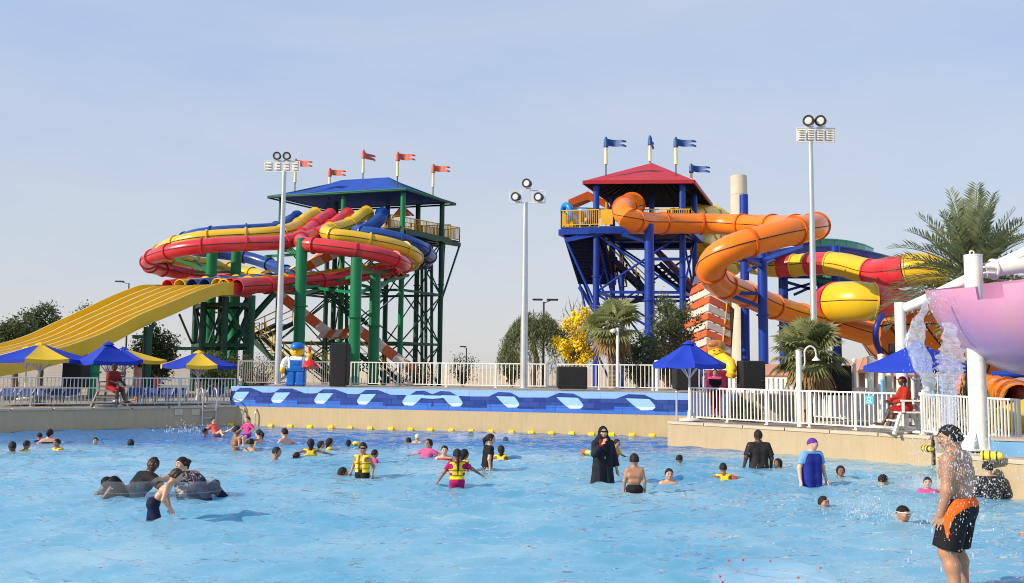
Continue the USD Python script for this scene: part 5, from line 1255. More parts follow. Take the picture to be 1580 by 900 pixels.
def ribbon(pts3, widths, seed, th=.35):
    path = even(spline(pts3, .1), .035); L_ = len(path); w = np.interp(np.linspace(0, 1, L_), np.linspace(0, 1, len(widths)), widths); n = 18; an = np.arange(n) * 2 * PI / n; v = []
    for i in range(L_):
        nz = meshkit.fbm(np.stack([np.cos(an) * 1.4 + seed, np.sin(an) * 1.4, np.full(n, i * .16)], 1), 3, seed)
        rr = w[i] * (.45 + 1.1 * nz); v.append(path[i] + np.stack([rr * np.cos(an), rr * th * np.sin(an), np.zeros(n)], 1) + [0.02 * math.sin(i * .5), 0, 0])
    v = np.vstack(v); k = np.arange(n); k2 = (k + 1) % n; f = np.vstack([np.stack([i * n + k, i * n + k2, (i + 1) * n + k2, (i + 1) * n + k], 1) for i in range(L_ - 1)]); return v, f


s1p = [P(1442, 452, 16.9), P(1430, 468, 16.75), P(1419, 490, 16.6), P(1413, 515, 16.5), P(1417, 545, 16.45), P(1430, 580, 16.4), P(1436, 615, 16.4)]
single('water_stream', ribbon(s1p, [.04, .05, .10, .17, .18, .14, .08], 3), M_fall, 'thin stream curling off the left lip of the pink bowl', 'water', smooth=True)
s2p = [P(1461, 498, 16.4), P(1466, 515, 16.2), P(1468, 545, 15.6), P(1466, 580, 14.2), P(1466, 615, 12.5), P(1466, 650, 10.6), P(1464, 668, 9.3)]
single('water_stream', ribbon(s2p, [.10, .24, .19, .11, .10, .08, .07], 8), M_fall, 'broad column of water falling onto the head of the man in orange and black shorts', 'water', smooth=True)


def drops(name, label, cat, pts_, rs, mat_=None):
    mb = MB()
    for p, r in zip(pts_, rs):
        q = unit(wrng.normal(size=3)); mb.ball(p, r, 0, (.75, .75, 1 + 1.8 * wrng.random()))
    return single(name, mb, mat_ or M_drop, label, cat, kind='stuff', smooth=True)


def cloud(n, ctr_px, Y, sx, sy, sz): 
    c = P(*ctr_px, Y); return c + wrng.normal(size=(n, 3)) * [sx, sy, sz]


ps = np.vstack([cloud(430, (1486, 690), 8.8, .20, .14, .16), cloud(380, (1500, 720), 8.9, .14, .14, .26), cloud(260, (1432, 705), 8.8, .14, .15, .13), cloud(320, (1478, 780), 8.7, .26, .16, .32),
                np.stack([wrng.uniform(2.6, 5.0, 240), wrng.uniform(8.6, 12, 240), wrng.uniform(.1, 2.2, 240)], 1)])
drops('spray_drops', 'spray of drops splashing off the man under the spout', 'water drops', ps, wrng.uniform(.0018, .0055, len(ps)) * (1 + (wrng.random(len(ps)) > .95) * 1.0))
ps = np.vstack([p + wrng.normal(size=(26, 3)) * [.16, .12, .12] for p in even(spline(s1p, .3), .18)] + [p + wrng.normal(size=(12, 3)) * [.16, .1, .16] for p in even(spline(s2p, .3), .4)])
drops('falling_drops', 'drops breaking away from the two streams off the pink bowl', 'water drops', ps, wrng.uniform(.004, .011, len(ps)))
sc_ = G(1345, 800); ps = sc_ + np.abs(wrng.normal(size=(380, 3))) * [0, 0, .15] + wrng.normal(size=(380, 3)) * [.32, .25, .0]
drops('splash_drops', 'white splash kicked up behind the swimmer with goggles', 'water drops', ps, wrng.uniform(.003, .009, len(ps)))
sc_ = G(300, 668); ps = sc_ + np.abs(wrng.normal(size=(200, 3))) * [0, 0, .14] + wrng.normal(size=(200, 3)) * [.55, .3, .0]
drops('splash_drops', 'small white splash by the children near the left wall ladder', 'water drops', ps, wrng.uniform(.008, .018, len(ps)))

# ================================================================ things behind the right fence
tube_slide('tube_slide', 'short orange tube slide ending in an open mouth behind the right end of the fence', [(1500, 596, 33), (1527, 603, 31.5), (1550, 606, 30.2), (1567, 612, 29.2), (1573, 616, 28.6)], .5, [M_org], seg=.75, flange=.05, seam=False)
yf = thing('flume_end', 'bulky yellow flume end lying behind the last fence bars', 'water slide', at_z(1545, 23.5, ZR))
pth = even(spline([P(1510, 664, 25), P(1530, 658, 24.4), P(1555, 650, 24), P(1590, 640, 24), P(1640, 640, 24.5)], .3), .3); obj('flume_shell', MB().sweep(pth, np.linspace(.34, .5, len(pth)), 18), M_yel, yf, smooth=50)
for k in range(0, len(pth), 3): obj('flume_rib', MB().sweep([pth[k] - [.03, 0, 0], pth[k] + [.03, 0, 0]], np.linspace(.34, .5, len(pth))[k] + .03, 18), M_yel, yf, smooth=50)
strut(thing('blue_pipe', 'horizontal blue water pipe under the bowl at the right edge', 'pipe', P(1560, 578, 30)), 'pipe_run', (1530, 578, 31), (1640, 576, 30), .12, M_blue, n=12)
M_salm = mat('salmon_roof', (.55, .25, .17), .7, .1); M_blind = mat('pale_shade_cloth', (.58, .50, .40), .8, .1)
for lab, x0, x1, yt, yb, Y in (('low pavilion with salmon roof behind the black speakers and fan palm', 1128, 1250, 571, 580, 40), ('low pavilion with salmon roof and white posts behind the right lifeguard', 1325, 1400, 562, 574, 34), ('long salmon-roofed pavilion behind the pouring water', 1400, 1520, 574, 580, 36)):
    a, b = P(x0, yb, Y), P(x1, yb, Y); zt = P(x0, yt, Y)[2]; t = thing('pavilion', lab, 'pavilion', (a + b) / 2 * [1, 1, 0] + [0, 0, ZG]); zb = a[2]; D = np.array([0, 3.0, 0]); b[2] = zb; rd = [(a + D / 2) * [1, 1, 0] + [0.8, 0, zt + .25], (b + D / 2) * [1, 1, 0] + [-.8, 0, zt + .25]]
    obj('roof_slope', MB().plate([a, b, rd[1], rd[0]], .08), M_salm, t); obj('roof_slope', MB().plate([a + D, b + D, rd[1], rd[0]], .08), M_salm, t); obj('roof_hip', MB().plate([a, rd[0], a + D], .08), M_salm, t); obj('roof_hip', MB().plate([b, rd[1], b + D], .08), M_salm, t)
    n = 5
    for k in range(n):
        for o in (0.12, .88):
            p = a + (b - a) * (k / (n - 1) * .96 + .02) + D * o; obj('white_post', MB().cyl([p[0], p[1], ZG], [p[0], p[1], zb], .1, n=12), M_white, t, smooth=40)
    obj('back_wall', MB().beam(a + D * .97 + [0, 0, (ZG - zb) / 2 + .3], b + D * .97 + [0, 0, (ZG - zb) / 2 + .3], .1, (zb - ZG) - .6), M_blind, t)
for k, (px, yt, Y, r) in enumerate(((1345, 552, 25.8, .085), (1362, 549, 25.6, .09), (1374, 566, 27, .07), (1320, 556, 27, .06), (1300, 566, 28.5, .08), (1120, 556, 31.5, .10), (1014, 558, 33.5, .09), (1452, 572, 25, .07), (1410, 585, 26, .06))):
    lab = ['white post left of the pair behind the lifeguard chair', 'thicker white post closest behind the lifeguard chair', 'short white post just left of the lifeguard', 'white post right of the widest speaker', 'white post behind the widest speaker', 'white post behind the speaker and blue parasol', 'white post on the stage left of the blue parasol', 'white post behind the broad falling water', 'thin white post beneath the parasol by the spouting water'][k]
    p = at_z(px, Y, ZR); zt = P(px, yt, Y)[2]; t = thing('white_post', lab, 'post', p); obj('shaft', MB().cyl(p, [p[0], p[1], zt], r, n=14), M_white, t, smooth=40); obj('cap', MB().lathe([(r * 1.12, zt - .02), (r * 1.12, zt + .03), (0, zt + .06)], [p[0], p[1], 0], 14), M_white, t)
for lab, px, Y, yt, yb in (('light blue shower pole behind the right fence', 1363, 25.2, 588, 655), ('light blue pole behind the falling water', 1456, 24.6, 586, 640)):
    t = thing('blue_pole', lab, 'pole', at_z(px, Y, ZR)); p = at_z(px, Y, ZR); obj('shaft', MB().cyl(p, [p[0], p[1], P(px, yt, Y)[2]], .05, n=10), mat('sky_blue_paint', (.10, .36, .66), .4), t, smooth=40); obj('cap', MB().ball([p[0], p[1], P(px, yt, Y)[2]], .06, 1), mat('sky_blue_paint', (0, 0, 0)), t)
fb_ = fence('board_fence', 'tall white slatted fence behind the fan palm and black speakers', [at_z(1085, 33.5, ZR), at_z(1245, 31.0, ZR)], 1.25, spacing=.17, pick_r=.055, post_every=2.5, rails=(.08,))
fence('board_fence', 'white slatted fence under the pavilion behind the lifeguard', [at_z(1250, 29.0, ZR), at_z(1395, 26.0, ZR)], 1.0, spacing=.2, pick_r=.04, post_every=2.5, rails=(.08,))

# ================================================================ sun loungers and background walls on the left
M_sling = mat('navy_sling', (.05, .08, .24), .8, .15); lounge = None
for k, (px, Y, rz) in enumerate(((4, 31.6, 8), (27, 31.7, 12), (52, 31.9, 6), (75, 32.0, 14), (100, 32.2, 10), (206, 33.2, 15), (226, 33.4, 18), (248, 33.7, 12), (272, 34.0, 16), (330, 34.6, 12))):
    lab = 'white-framed navy sun lounger, ' + ('at the very left edge of the photo,second from the left edge,in the middle below the leftmost parasol,right of the leftmost parasol pole,nearest the black covered speaker,just right of the left lifeguard,second right of the left lifeguard,beside the child in coral,left of the rightmost striped parasol,nearest the ladder on the left deck').split(',')[k]
    p = at_z(px, Y, ZL); gname = 'loungers left of the left lifeguard' if k < 5 else 'loungers right of the left lifeguard'
    if lounge is None:
        lounge = thing('sun_lounger', lab, 'sun lounger', p, rz, gname)
        for s in (-1, 1):
            obj('side_frame', MB().sweep([[s * .32, -.95, .30], [s * .32, .35, .32], [s * .32, .95, .58]], .022, 8), M_ral, lounge, local=True)
            for y in (-.75, .2, .7): obj('leg', MB().cyl([s * .32, y, 0], [s * .32, y, .31 if y < .5 else .55], .018, n=6), M_ral, lounge, local=True)
        obj('seat_sling', MB().plate([[-.3, -.93, .31], [.3, -.93, .31], [.3, .35, .33], [-.3, .35, .33]], .02), M_sling, lounge, local=True)
        obj('back_sling', MB().plate([[-.3, .36, .335], [.3, .36, .335], [.3, .93, .565], [-.3, .93, .565]], .02), M_sling, lounge, local=True)
    else: copy_of(lounge, p, rz, lab, gname)
lw_ = thing('boundary_wall', 'low pale boundary wall far behind the stage between the towers', 'wall', P(740, 580, 95) * [1, 1, 0] + [0, 0, ZG])
a, b = at_z(300, 98, ZG), at_z(1050, 90, ZG)
for k in range(14): obj('wall_panel', MB().beam(a + (b - a) * (k / 14 + .001) + [0, 0, .75], a + (b - a) * ((k + 1) / 14 - .001) + [0, 0, .75], .2, 1.5), mat('pale_wall', (.50, .45, .38), .85, .12), lw_)
# ================================================================ trees and plants
def leafmat(name, c, tr=.28, var=.45): return mat(name, c, .55, var, 1.1, translucent=tr)


M_leaf_d = leafmat('leaf_dark', (.085, .115, .045), .38); M_leaf_m = leafmat('leaf_mid', (.09, .13, .045), .35); M_leaf_o = leafmat('leaf_olive', (.125, .15, .06)); M_leaf_g = leafmat('leaf_grey_green', (.10, .125, .065))
M_flower = mat('yellow_blossom', (.84, .60, .015), .7, .18, 2.0, translucent=.2); M_bark = mat('bark', (.13, .095, .065), .9, .35, 6.0, bump=.6, bscale=18); M_palmbark = mat('palm_bark', (.20, .14, .09), .9, .45, 5.0, bump=.8, bscale=14); M_twig = mat('twig', (.16, .13, .10), .9)
M_palm = leafmat('fan_palm_leaf', (.27, .29, .12), .42); M_date = leafmat('date_palm_leaf', (.19, .225, .11), .4); M_dead = mat('dead_frond', (.26, .16, .07), .8, .3, 2.0)


def leaves(rng, ctr, n, size, spread, droop=0.0, aspect=2.2):
    """n leaf blades (two triangles each) spread round the points in ctr"""
    c = ctr[rng.integers(0, len(ctr), n)] + rng.normal(size=(n, 3)) * spread
    d = rng.normal(size=(n, 3)); d[:, 2] -= droop; d /= np.linalg.norm(d, axis=1)[:, None]; s = np.cross(d, rng.normal(size=(n, 3))); s /= np.linalg.norm(s, axis=1)[:, None]
    L_ = size * rng.uniform(.6, 1.3, n)[:, None]; w = L_ / aspect
    v = np.stack([c, c + d * L_ * .5 + s * w * .5, c + d * L_, c + d * L_ * .5 - s * w * .5], 1).reshape(-1, 3); k = np.arange(n)[:, None] * 4
    return v, np.hstack([k, k + 1, k + 2, k + 3])


def limb(mb, rng, a, b, r0, r1, wob=.08, n=6):
    t = np.linspace(0, 1, n)[:, None]; p = a + (b - a) * t; L_ = np.linalg.norm(b - a); p[1:-1] += rng.normal(size=(n - 2, 3)) * wob * L_; mb.sweep(p, np.linspace(r0, r1, n), 6, caps=False); return p


def tree(name, label, px, Y, z, pyt, pyb, halfpx, leaf, lsize, nleaf, seed, cat='tree', clumps=34, spread=.085, droop=0.0, fork=.35, group=None, aspect=2.2, bare=False):
    rng = np.random.default_rng(seed); p = at_z(px, Y, z); top_ = P(px, pyt, Y)[2]; bot = P(px, pyb, Y)[2]; R_ = halfpx * Y / FPX; t = thing(name, label, cat, p, group=group); c = np.array([p[0], p[1], (top_ + bot) / 2]); H_ = (top_ - bot) / 2
    fk = p + [0, 0, (c[2] - p[2]) * fork + .05]; mb = MB(); limb(mb, rng, p, fk, R_ * .10 + .04, R_ * .07 + .03, .03); obj('trunk', mb, M_bark, t, smooth=True)
    ctr = []; br = MB()
    for k in range(clumps):
        q = unit(rng.normal(size=3)); rr = rng.uniform(.35, 1.0) ** .6; e = c + q * [R_, R_ * .85, H_] * rr * rng.uniform(.85, 1.08)
        ln = limb(br, rng, fk + rng.normal(size=3) * .03, e, R_ * .035 + .012, .008, .07); ctr += [e] * 3 + [ln[-2], ln[-2] * .5 + e * .5]
    obj('branches', br, M_bark if not bare else M_twig, t, smooth=True)
    if nleaf: obj('foliage', leaves(rng, np.array(ctr), nleaf, lsize, R_ * spread * 1.45, droop, aspect), leaf, t)
    return t


tree('broadleaf_tree', 'dark broad tree at the left edge behind the yellow racer slide', 22, 62, ZG, 482, 560, 46, M_leaf_d, .22, 7000, 1)
tree('broadleaf_tree', 'taller dark tree right of the left edge behind the racer slide', 62, 66, ZG, 464, 560, 40, M_leaf_d, .22, 7500, 2)
tree('broadleaf_tree', 'sparse tip of a tree peeking over the racer slide far rail', 122, 70, ZG, 466, 540, 16, M_leaf_m, .2, 1400, 3, spread=.16)
tree('broadleaf_tree', 'bushy dark tree under the racer slide behind the blue lifeguard parasol', 236, 50, ZG, 505, 590, 40, M_leaf_d, .17, 6000, 4, spread=.1)
tree('broadleaf_tree', 'dark shrubby tree behind the green slide columns and striped parasol', 335, 47, ZG, 545, 600, 46, M_leaf_d, .15, 6000, 5)
tree('shrub', 'leafless greyish shrub behind the short dull stage fence', 398, 42, ZG, 540, 600, 34, M_leaf_g, .08, 1500, 6, cat='shrub', clumps=60, spread=.16, fork=.1)
tree('shrub', 'thin scrubby bush far behind the stage fence left of the middle mast', 714, 75, ZG, 545, 585, 22, M_leaf_m, .16, 900, 7, cat='shrub', clumps=40, spread=.16, fork=.1)
tree('shrub', 'low scrubby bush behind the dark tower legs and stage fence', 640, 60, ZG, 560, 600, 30, M_leaf_m, .13, 1500, 8, cat='shrub', clumps=40, spread=.14, fork=.1)
tree('broadleaf_tree', 'dark low tree just left of the weeping tree', 790, 50, ZG, 535, 592, 16, M_leaf_d, .14, 3000, 9)
tree('bare_tree', 'bare-branched tree standing behind the yellow blossoms', 890, 46, ZG, 446, 540, 36, None, .1, 0, 10, clumps=70, bare=True)
tree('feathery_tree', 'thin feathery dark tree in front of the blue tower legs', 1030, 42, ZG, 448, 565, 60, M_leaf_d, .20, 5200, 12, clumps=46, spread=.06, aspect=3.5, fork=.25)
tree('feathery_tree', 'low feathery tree between the fan palm and thick blue column', 990, 40, ZG, 520, 590, 40, M_leaf_d, .16, 4200, 13, clumps=40, spread=.1, aspect=3.0)

# weeping tree: long hanging strands
rng = np.random.default_rng(31); p = at_z(826, 46, ZG); t = thing('weeping_tree', 'olive-green weeping tree right of the middle floodlight mast', 'tree', p)
cW = P(826, 520, 46); mb = MB(); limb(mb, rng, p, P(826, 520, 46), .18, .12, .03); obj('trunk', mb, M_bark, t, smooth=True)
br = MB(); lv_, lf = [], []; nn = 0; Rw = 44 * 46 / FPX; zt = P(826, 474, 46)[2]; zb = P(826, 572, 46)[2]
for k in range(560):
    a = rng.uniform(0, 2 * PI); rr = Rw * rng.uniform(.1, 1) ** .6; hh = (1 - (rr / Rw) ** 2) ** .5; s = np.array([cW[0] + rr * math.cos(a), cW[1] + rr * math.sin(a) * .9, zb + (zt - zb) * (.30 + .66 * hh * rng.uniform(.8, 1.05))]); L_ = rng.uniform(.7, 1.9) * (.6 + .5 * (rr / Rw))
    st_ = np.array([s + [math.cos(a) * .12 * i, math.sin(a) * .12 * i, -L_ * (i / 5) ** 1.3] for i in range(6)]); 
    if k % 4 == 0: limb(br, rng, cW, s, .03, .008, .05)
    v, f = leaves(rng, even(st_, .07), 22, .2, .04, droop=2.2, aspect=6); lv_.append(v); lf.append(f + nn); nn += len(v)
obj('branches', br, M_bark, t, smooth=True); obj('foliage', (np.vstack(lv_), np.vstack(lf)), M_leaf_o, t)

# yellow flowering tree: puffs of blossom on bare limbs
rng = np.random.default_rng(33); Yf = 41.0; p = at_z(885, Yf, ZG); t = thing('flowering_tree', 'small tree thick with bright yellow blossom beside the fan palm', 'tree', p); fk = P(886, 562, Yf); mb = MB(); limb(mb, rng, p, fk, .09, .07, .03); obj('trunk', mb, M_bark, t, smooth=True); br = MB(); ctr = []
puffs = [(902, 481, 7), (888, 490, 9), (874, 500, 9), (897, 497, 10), (911, 491, 9), (884, 509, 8), (903, 508, 8), (915, 500, 7), (861, 526, 7), (868, 534, 9), (880, 538, 9), (892, 533, 8), (902, 541, 9), (890, 549, 10), (878, 548, 8), (905, 552, 8), (895, 560, 8), (912, 545, 6), (897, 520, 5), (899, 527, 5), (955, 473, 5), (965, 476, 4), (968, 493, 4), (949, 472, 4), (887, 526, 7), (872, 543, 7)]
bl = MB(); vv, ff, nn = [], [], 0
for x, y, r in puffs:
    c = P(x, y, Yf + rng.uniform(-.5, .5)); R_ = r * 1.25 * Yf / FPX; limb(br, rng, fk, c, .025, .008, .05)
    for j in range(16):
        q = unit(rng.normal(size=3)); bl.ball(c + q * R_ * rng.uniform(.3, .95), R_ * rng.uniform(.16, .3), 1, (1, 1, .85))
    v, f = leaves(rng, c[None], 170, .075, R_ * .55, aspect=1.2); vv.append(v); ff.append(f + nn); nn += len(v)
v0, f0 = bl.arrays(); v0 = v0 + (meshkit.noise(v0 * 22)[:, None] - .5) * .06
obj('branches', br, M_twig, t, smooth=True); obj('blossom', (np.vstack([v0] + vv), np.vstack([np.asarray(f0)] + [x + len(v0) for q in ff for x in (q[:, [0, 1, 2]], q[:, [0, 2, 3]])])), M_flower, t, kind='stuff')
obj('foliage', leaves(rng, np.array([P(x + 5, y + 6, Yf + .3) for x, y, r in puffs[8:20]]), 250, .12, .14), M_leaf_m, t)


def fan_palm(label, px, Y, z, pyc, R_, n, seed, trunk_r, lean=0.0, dead=10, blades=22):
    rng = np.random.default_rng(seed); p = at_z(px, Y, z); c = P(px, pyc, Y); t = thing('fan_palm', label, 'palm tree', p); m_ = 14
    tp = np.array([p + (c - p) * k / m_ + [lean * math.sin(k / m_ * PI) * .3, 0, 0] for k in range(m_ + 1)]); tp2 = even(tp, .06); rr = trunk_r * (1 + .10 * np.sin(np.arange(len(tp2)) * 2.1) + .25 * np.linspace(0, 1, len(tp2))); obj('trunk', MB().sweep(tp2, rr, 14), M_palmbark, t, smooth=40)
    for k in range(n + dead):
        isd = k >= n; el = rng.uniform(-.5, 1.35) if not isd else rng.uniform(-1.35, -.75); a = k * 2.399 + rng.normal() * .3; d = np.array([math.cos(a) * math.cos(el), math.sin(a) * math.cos(el), math.sin(el)]); Lp = R_ * rng.uniform(.42, .62) * (1 if not isd else .8)
        hub = c + d * Lp - [0, 0, .10 * R_ * math.cos(el)]; mb = MB(); mb.sweep([c, c + d * Lp * .5 + [0, 0, .03 * R_], hub], [.022, .016, .012], 5, caps=False)
        up = unit(np.cross(np.cross(d, [0, 0, 1]), d) + rng.normal(size=3) * .15); s = unit(np.cross(d, up)); Lb = R_ * rng.uniform(.48, .66)
        for j in range(blades):
            b = (j / (blades - 1) - .5) * 4.1; e = unit(d * math.cos(b) + s * math.sin(b)); l = Lb * (.75 + .25 * math.cos(b * .6)) * rng.uniform(.9, 1.05); w = l * .065; q = np.cross(e, up) * w; tip = hub + e * l - [0, 0, l * (.22 if not isd else .5) * rng.uniform(.5, 1.6)]; mid_ = hub + e * l * .6 - [0, 0, l * .03]
            mb.add([hub, mid_ + q + up * w * .35, mid_, mid_ - q + up * w * .35, tip], [[0, 1, 2], [0, 2, 3], [1, 4, 2], [2, 4, 3]])
        obj('fan_leaf', mb, M_dead if isd and rng.random() < .7 else M_palm, t)
    return t


fan_palm('fan palm beside the yellow blossom at the back of the stage', 946, 39, ZG, 500, 1.35, 34, 41, .2, dead=12)
fan_palm('bushy fan palm left of the tall floodlight mast behind the right fence', 1248, 25.6, ZR, 543, 1.10, 54, 42, .13, lean=-.2, dead=12)


def frond(c, d, L_, rng, droop, m_, t, npair=34, name='frond'):
    s = unit(np.cross(d, [0, 0, 1])); up = np.cross(s, d); n = 14; u_ = np.linspace(0, 1, n); path = c + d * (L_ * u_[:, None]) - np.array([0, 0, 1]) * (droop * L_ * u_ ** 2.2)[:, None]; mb = MB(); mb.sweep(path, np.linspace(.03, .005, n), 5, caps=False)
    fine = even(path, L_ / (npair + 8)); tg = np.gradient(fine, axis=0); k0 = 6
    for i in range(k0, len(fine) - 1):
        f_ = (i - k0) / (len(fine) - k0); l = L_ * .19 * (math.sin(PI * (.18 + .75 * f_)) ** .7) * rng.uniform(.85, 1.1); T_ = unit(tg[i]); s_l = unit(np.cross(T_, [0, 0, 1])); u_l = np.cross(s_l, T_)
        for sg_ in (-1, 1):
            e = unit(T_ * .75 + s_l * sg_ * .75 + u_l * rng.uniform(.15, .6)); w = np.cross(e, u_l); w = unit(w) * l * .06; tip = fine[i] + e * l - [0, 0, l * .12]; mid_ = fine[i] + e * l * .5
            mb.add([fine[i] - w * .5, mid_ + w, mid_ - w, tip], [[0, 1, 2], [1, 3, 2]])
    obj(name, mb, m_, t)


rng = np.random.default_rng(44); Yd = 25.5; p = at_z(1494, Yd, ZR); c = P(1500, 425, Yd); t = thing('date_palm', 'tall date palm with feathery fronds behind the white pipe frame', 'palm tree', p)
tp2 = even(np.array([p, p * .5 + c * .5 + [.05, 0, 0], c]), .07); obj('trunk', MB().sweep(tp2, .19 * (1 + .13 * np.sin(np.arange(len(tp2)) * 1.7)), 14), M_palmbark, t, smooth=30)
for k in range(76):
    a = k * 2.399 + rng.normal() * .2; el = 1.45 - 1.62 * (k / 76) ** .9; d = np.array([math.cos(a) * math.cos(el), math.sin(a) * math.cos(el), math.sin(el)])
    frond(c + [0, 0, -.3 * k / 76], d, rng.uniform(2.4, 3.0), rng, .07 + .35 * math.cos(el) * rng.uniform(.6, 1.2), M_date, t)
for k in range(7):
    a = PI + (k - 3) * .28; frond(c - [0, 0, .45], unit(np.array([math.cos(a), math.sin(a), -.12 - .1 * rng.random()])), rng.uniform(1.7, 2.3), rng, .16, M_dead, t, name='dry_frond', npair=26)


def spiky(name, label, px, Y, z, n, L_, m_, seed, cat, upr=.5, w=.03):
    rng = np.random.default_rng(seed); p = at_z(px, Y, z); t = thing(name, label, cat, p); mb = MB()
    for k in range(n):
        a = rng.uniform(0, 2 * PI); el = rng.uniform(upr, 1.5); d = np.array([math.cos(a) * math.cos(el), math.sin(a) * math.cos(el), math.sin(el)]); l = L_ * rng.uniform(.6, 1.1); s = unit(np.cross(d, [0, 0, 1])) * w; q = p + rng.normal(size=3) * [.12, .12, 0]
        m1 = q + d * l * .55; tip = q + d * l - [0, 0, l * .25 * math.cos(el) + .05]; mb.add([q - s * .6, q + s * .6, m1 + s, m1 - s, tip], [[0, 1, 2], [0, 2, 3], [3, 2, 4]])
    obj('blades', mb, m_, t, kind='stuff'); return t


spiky('grass_clump', 'tall pale grass clump behind the right fence below a black speaker', 1140, 27.3, ZR, 260, .95, leafmat('grass_blade', (.16, .19, .07)), 51, 'plant', .7, .012)
spiky('grass_clump', 'second pale grass clump just right of the taller one behind the fence', 1163, 27.0, ZR, 200, .75, leafmat('grass_blade', (0, 0, 0)), 52, 'plant', .7, .012)
spiky('spiky_plant', 'grey-green spiky plant behind the fence beside the date palm trunk', 1484, 25.5, ZR, 90, 1.5, leafmat('agave_leaf', (.15, .18, .10)), 53, 'plant', .2, .04)
spiky('spiky_plant', 'small spiky plant right of the thick white post', 1534, 25.0, ZR, 60, 1.5, leafmat('agave_leaf', (0, 0, 0)), 54, 'plant', .3, .035)
tree('shrub', 'low dark shrub under the pavilion by the orange slide mouth', 1560, 31, ZR, 592, 618, 14, M_leaf_d, .1, 900, 15, cat='shrub')
# ================================================================ people: one smooth body each, from a distance field on a grid
def surfnets(D, o, h):
    S = D < 0; c = np.zeros(tuple(n - 1 for n in D.shape), np.int8); sl = lambda i, n: slice(i, n - 1 + i); nx, ny, nz = D.shape
    for i in (0, 1):
        for j in (0, 1):
            for k in (0, 1): c += S[sl(i, nx), sl(j, ny), sl(k, nz)]
    act = (c > 0) & (c < 8); ijk = np.argwhere(act)
    if not len(ijk): return None
    pos = np.zeros((len(ijk), 3)); cnt = np.zeros(len(ijk)); I, J, K = ijk.T; cor = [(a, b, e) for a in (0, 1) for b in (0, 1) for e in (0, 1)]
    val = {q: D[I + q[0], J + q[1], K + q[2]] for q in cor}
    for a in cor:
        for ax in range(3):
            if a[ax] == 0:
                b = list(a); b[ax] = 1; b = tuple(b); va, vb = val[a], val[b]; m = (va < 0) != (vb < 0); t = np.where(m, va / np.where(m, va - vb, 1), 0); p = np.array(a, float)[None].repeat(len(ijk), 0); p[:, ax] += t; pos += p * m[:, None]; cnt += m
    v = o + (ijk + pos / cnt[:, None]) * h; vid = -np.ones(act.shape, np.int64); vid[I, J, K] = np.arange(len(ijk)); F = []
    for ax in range(3):
        s0 = [slice(None)] * 3; s1 = [slice(None)] * 3; s0[ax] = slice(0, -1); s1[ax] = slice(1, None); ch = S[tuple(s0)] != S[tuple(s1)]; ia = np.argwhere(ch); u_, w_ = (ax + 1) % 3, (ax + 2) % 3
        ok = (ia[:, u_] > 0) & (ia[:, w_] > 0) & (ia[:, u_] < D.shape[u_] - 1) & (ia[:, w_] < D.shape[w_] - 1); ia = ia[ok]
        if not len(ia): continue
        def at(du, dw): q = ia.copy(); q[:, u_] -= du; q[:, w_] -= dw; return vid[q[:, 0], q[:, 1], q[:, 2]]
        q = np.stack([at(1, 1), at(0, 1), at(0, 0), at(1, 0)], 1); fl_ = S[ia[:, 0], ia[:, 1], ia[:, 2]]; q[~fl_] = q[~fl_][:, ::-1]; F.append(q)
    return v, np.vstack(F)


def smin(a, b, k):
    h_ = np.maximum(k - np.abs(a - b), 0) / k; return np.minimum(a, b) - h_ * h_ * k * .25


class Grid:
    def __init__(s, lo, hi, h): s.h = h; s.o = np.asarray(lo, float); s.n = tuple(int(math.ceil((b - a) / h)) + 2 for a, b in zip(lo, hi)); s.ax = [s.o[i] + h * np.arange(s.n[i]) for i in range(3)]
    def new(s): return np.full(s.n, .3, np.float32)
    def box(s, lo, hi): return tuple(slice(max(0, int((lo[i] - s.o[i]) / s.h)), min(s.n[i], int((hi[i] - s.o[i]) / s.h) + 2)) for i in range(3))
    def xyz(s, b): return np.meshgrid(*[s.ax[i][b[i]] for i in range(3)], indexing='ij', sparse=True)
    def cone(s, D, a, b, ra, rb, k=.03, m=.1):
        a, b = np.asarray(a, float), np.asarray(b, float); r = max(ra, rb) + m; bx = s.box(np.minimum(a, b) - r, np.maximum(a, b) + r)
        if any(q.stop <= q.start for q in bx): return
        x, y, z = s.xyz(bx); ab = b - a; L2 = max(ab @ ab, 1e-9); px, py, pz = x - a[0], y - a[1], z - a[2]; t = np.clip((px * ab[0] + py * ab[1] + pz * ab[2]) / L2, 0, 1)
        d = np.sqrt((px - t * ab[0]) ** 2 + (py - t * ab[1]) ** 2 + (pz - t * ab[2]) ** 2) - (ra + (rb - ra) * t); D[bx] = smin(D[bx], d.astype(np.float32), k)
    def ell(s, D, c, R, rad, k=.02, m=.08):
        c = np.asarray(c, float); r = max(rad) + m; bx = s.box(c - r, c + r)
        if any(q.stop <= q.start for q in bx): return
        x, y, z = s.xyz(bx); q = [(x - c[0]) * R[0, i] + (y - c[1]) * R[1, i] + (z - c[2]) * R[2, i] for i in range(3)]
        k0 = np.sqrt(sum((q[i] / rad[i]) ** 2 for i in range(3))) + 1e-9; k1 = np.sqrt(sum((q[i] / rad[i] ** 2) ** 2 for i in range(3))) + 1e-9; D[bx] = smin(D[bx], (k0 * (k0 - 1) / k1).astype(np.float32), k)
    def plane(s, p, n): x, y, z = np.meshgrid(*s.ax, indexing='ij', sparse=True); n = unit(n); return ((x - p[0]) * n[0] + (y - p[1]) * n[1] + (z - p[2]) * n[2]).astype(np.float32)
    def mesh(s, D): return surfnets(D, s.o, s.h)


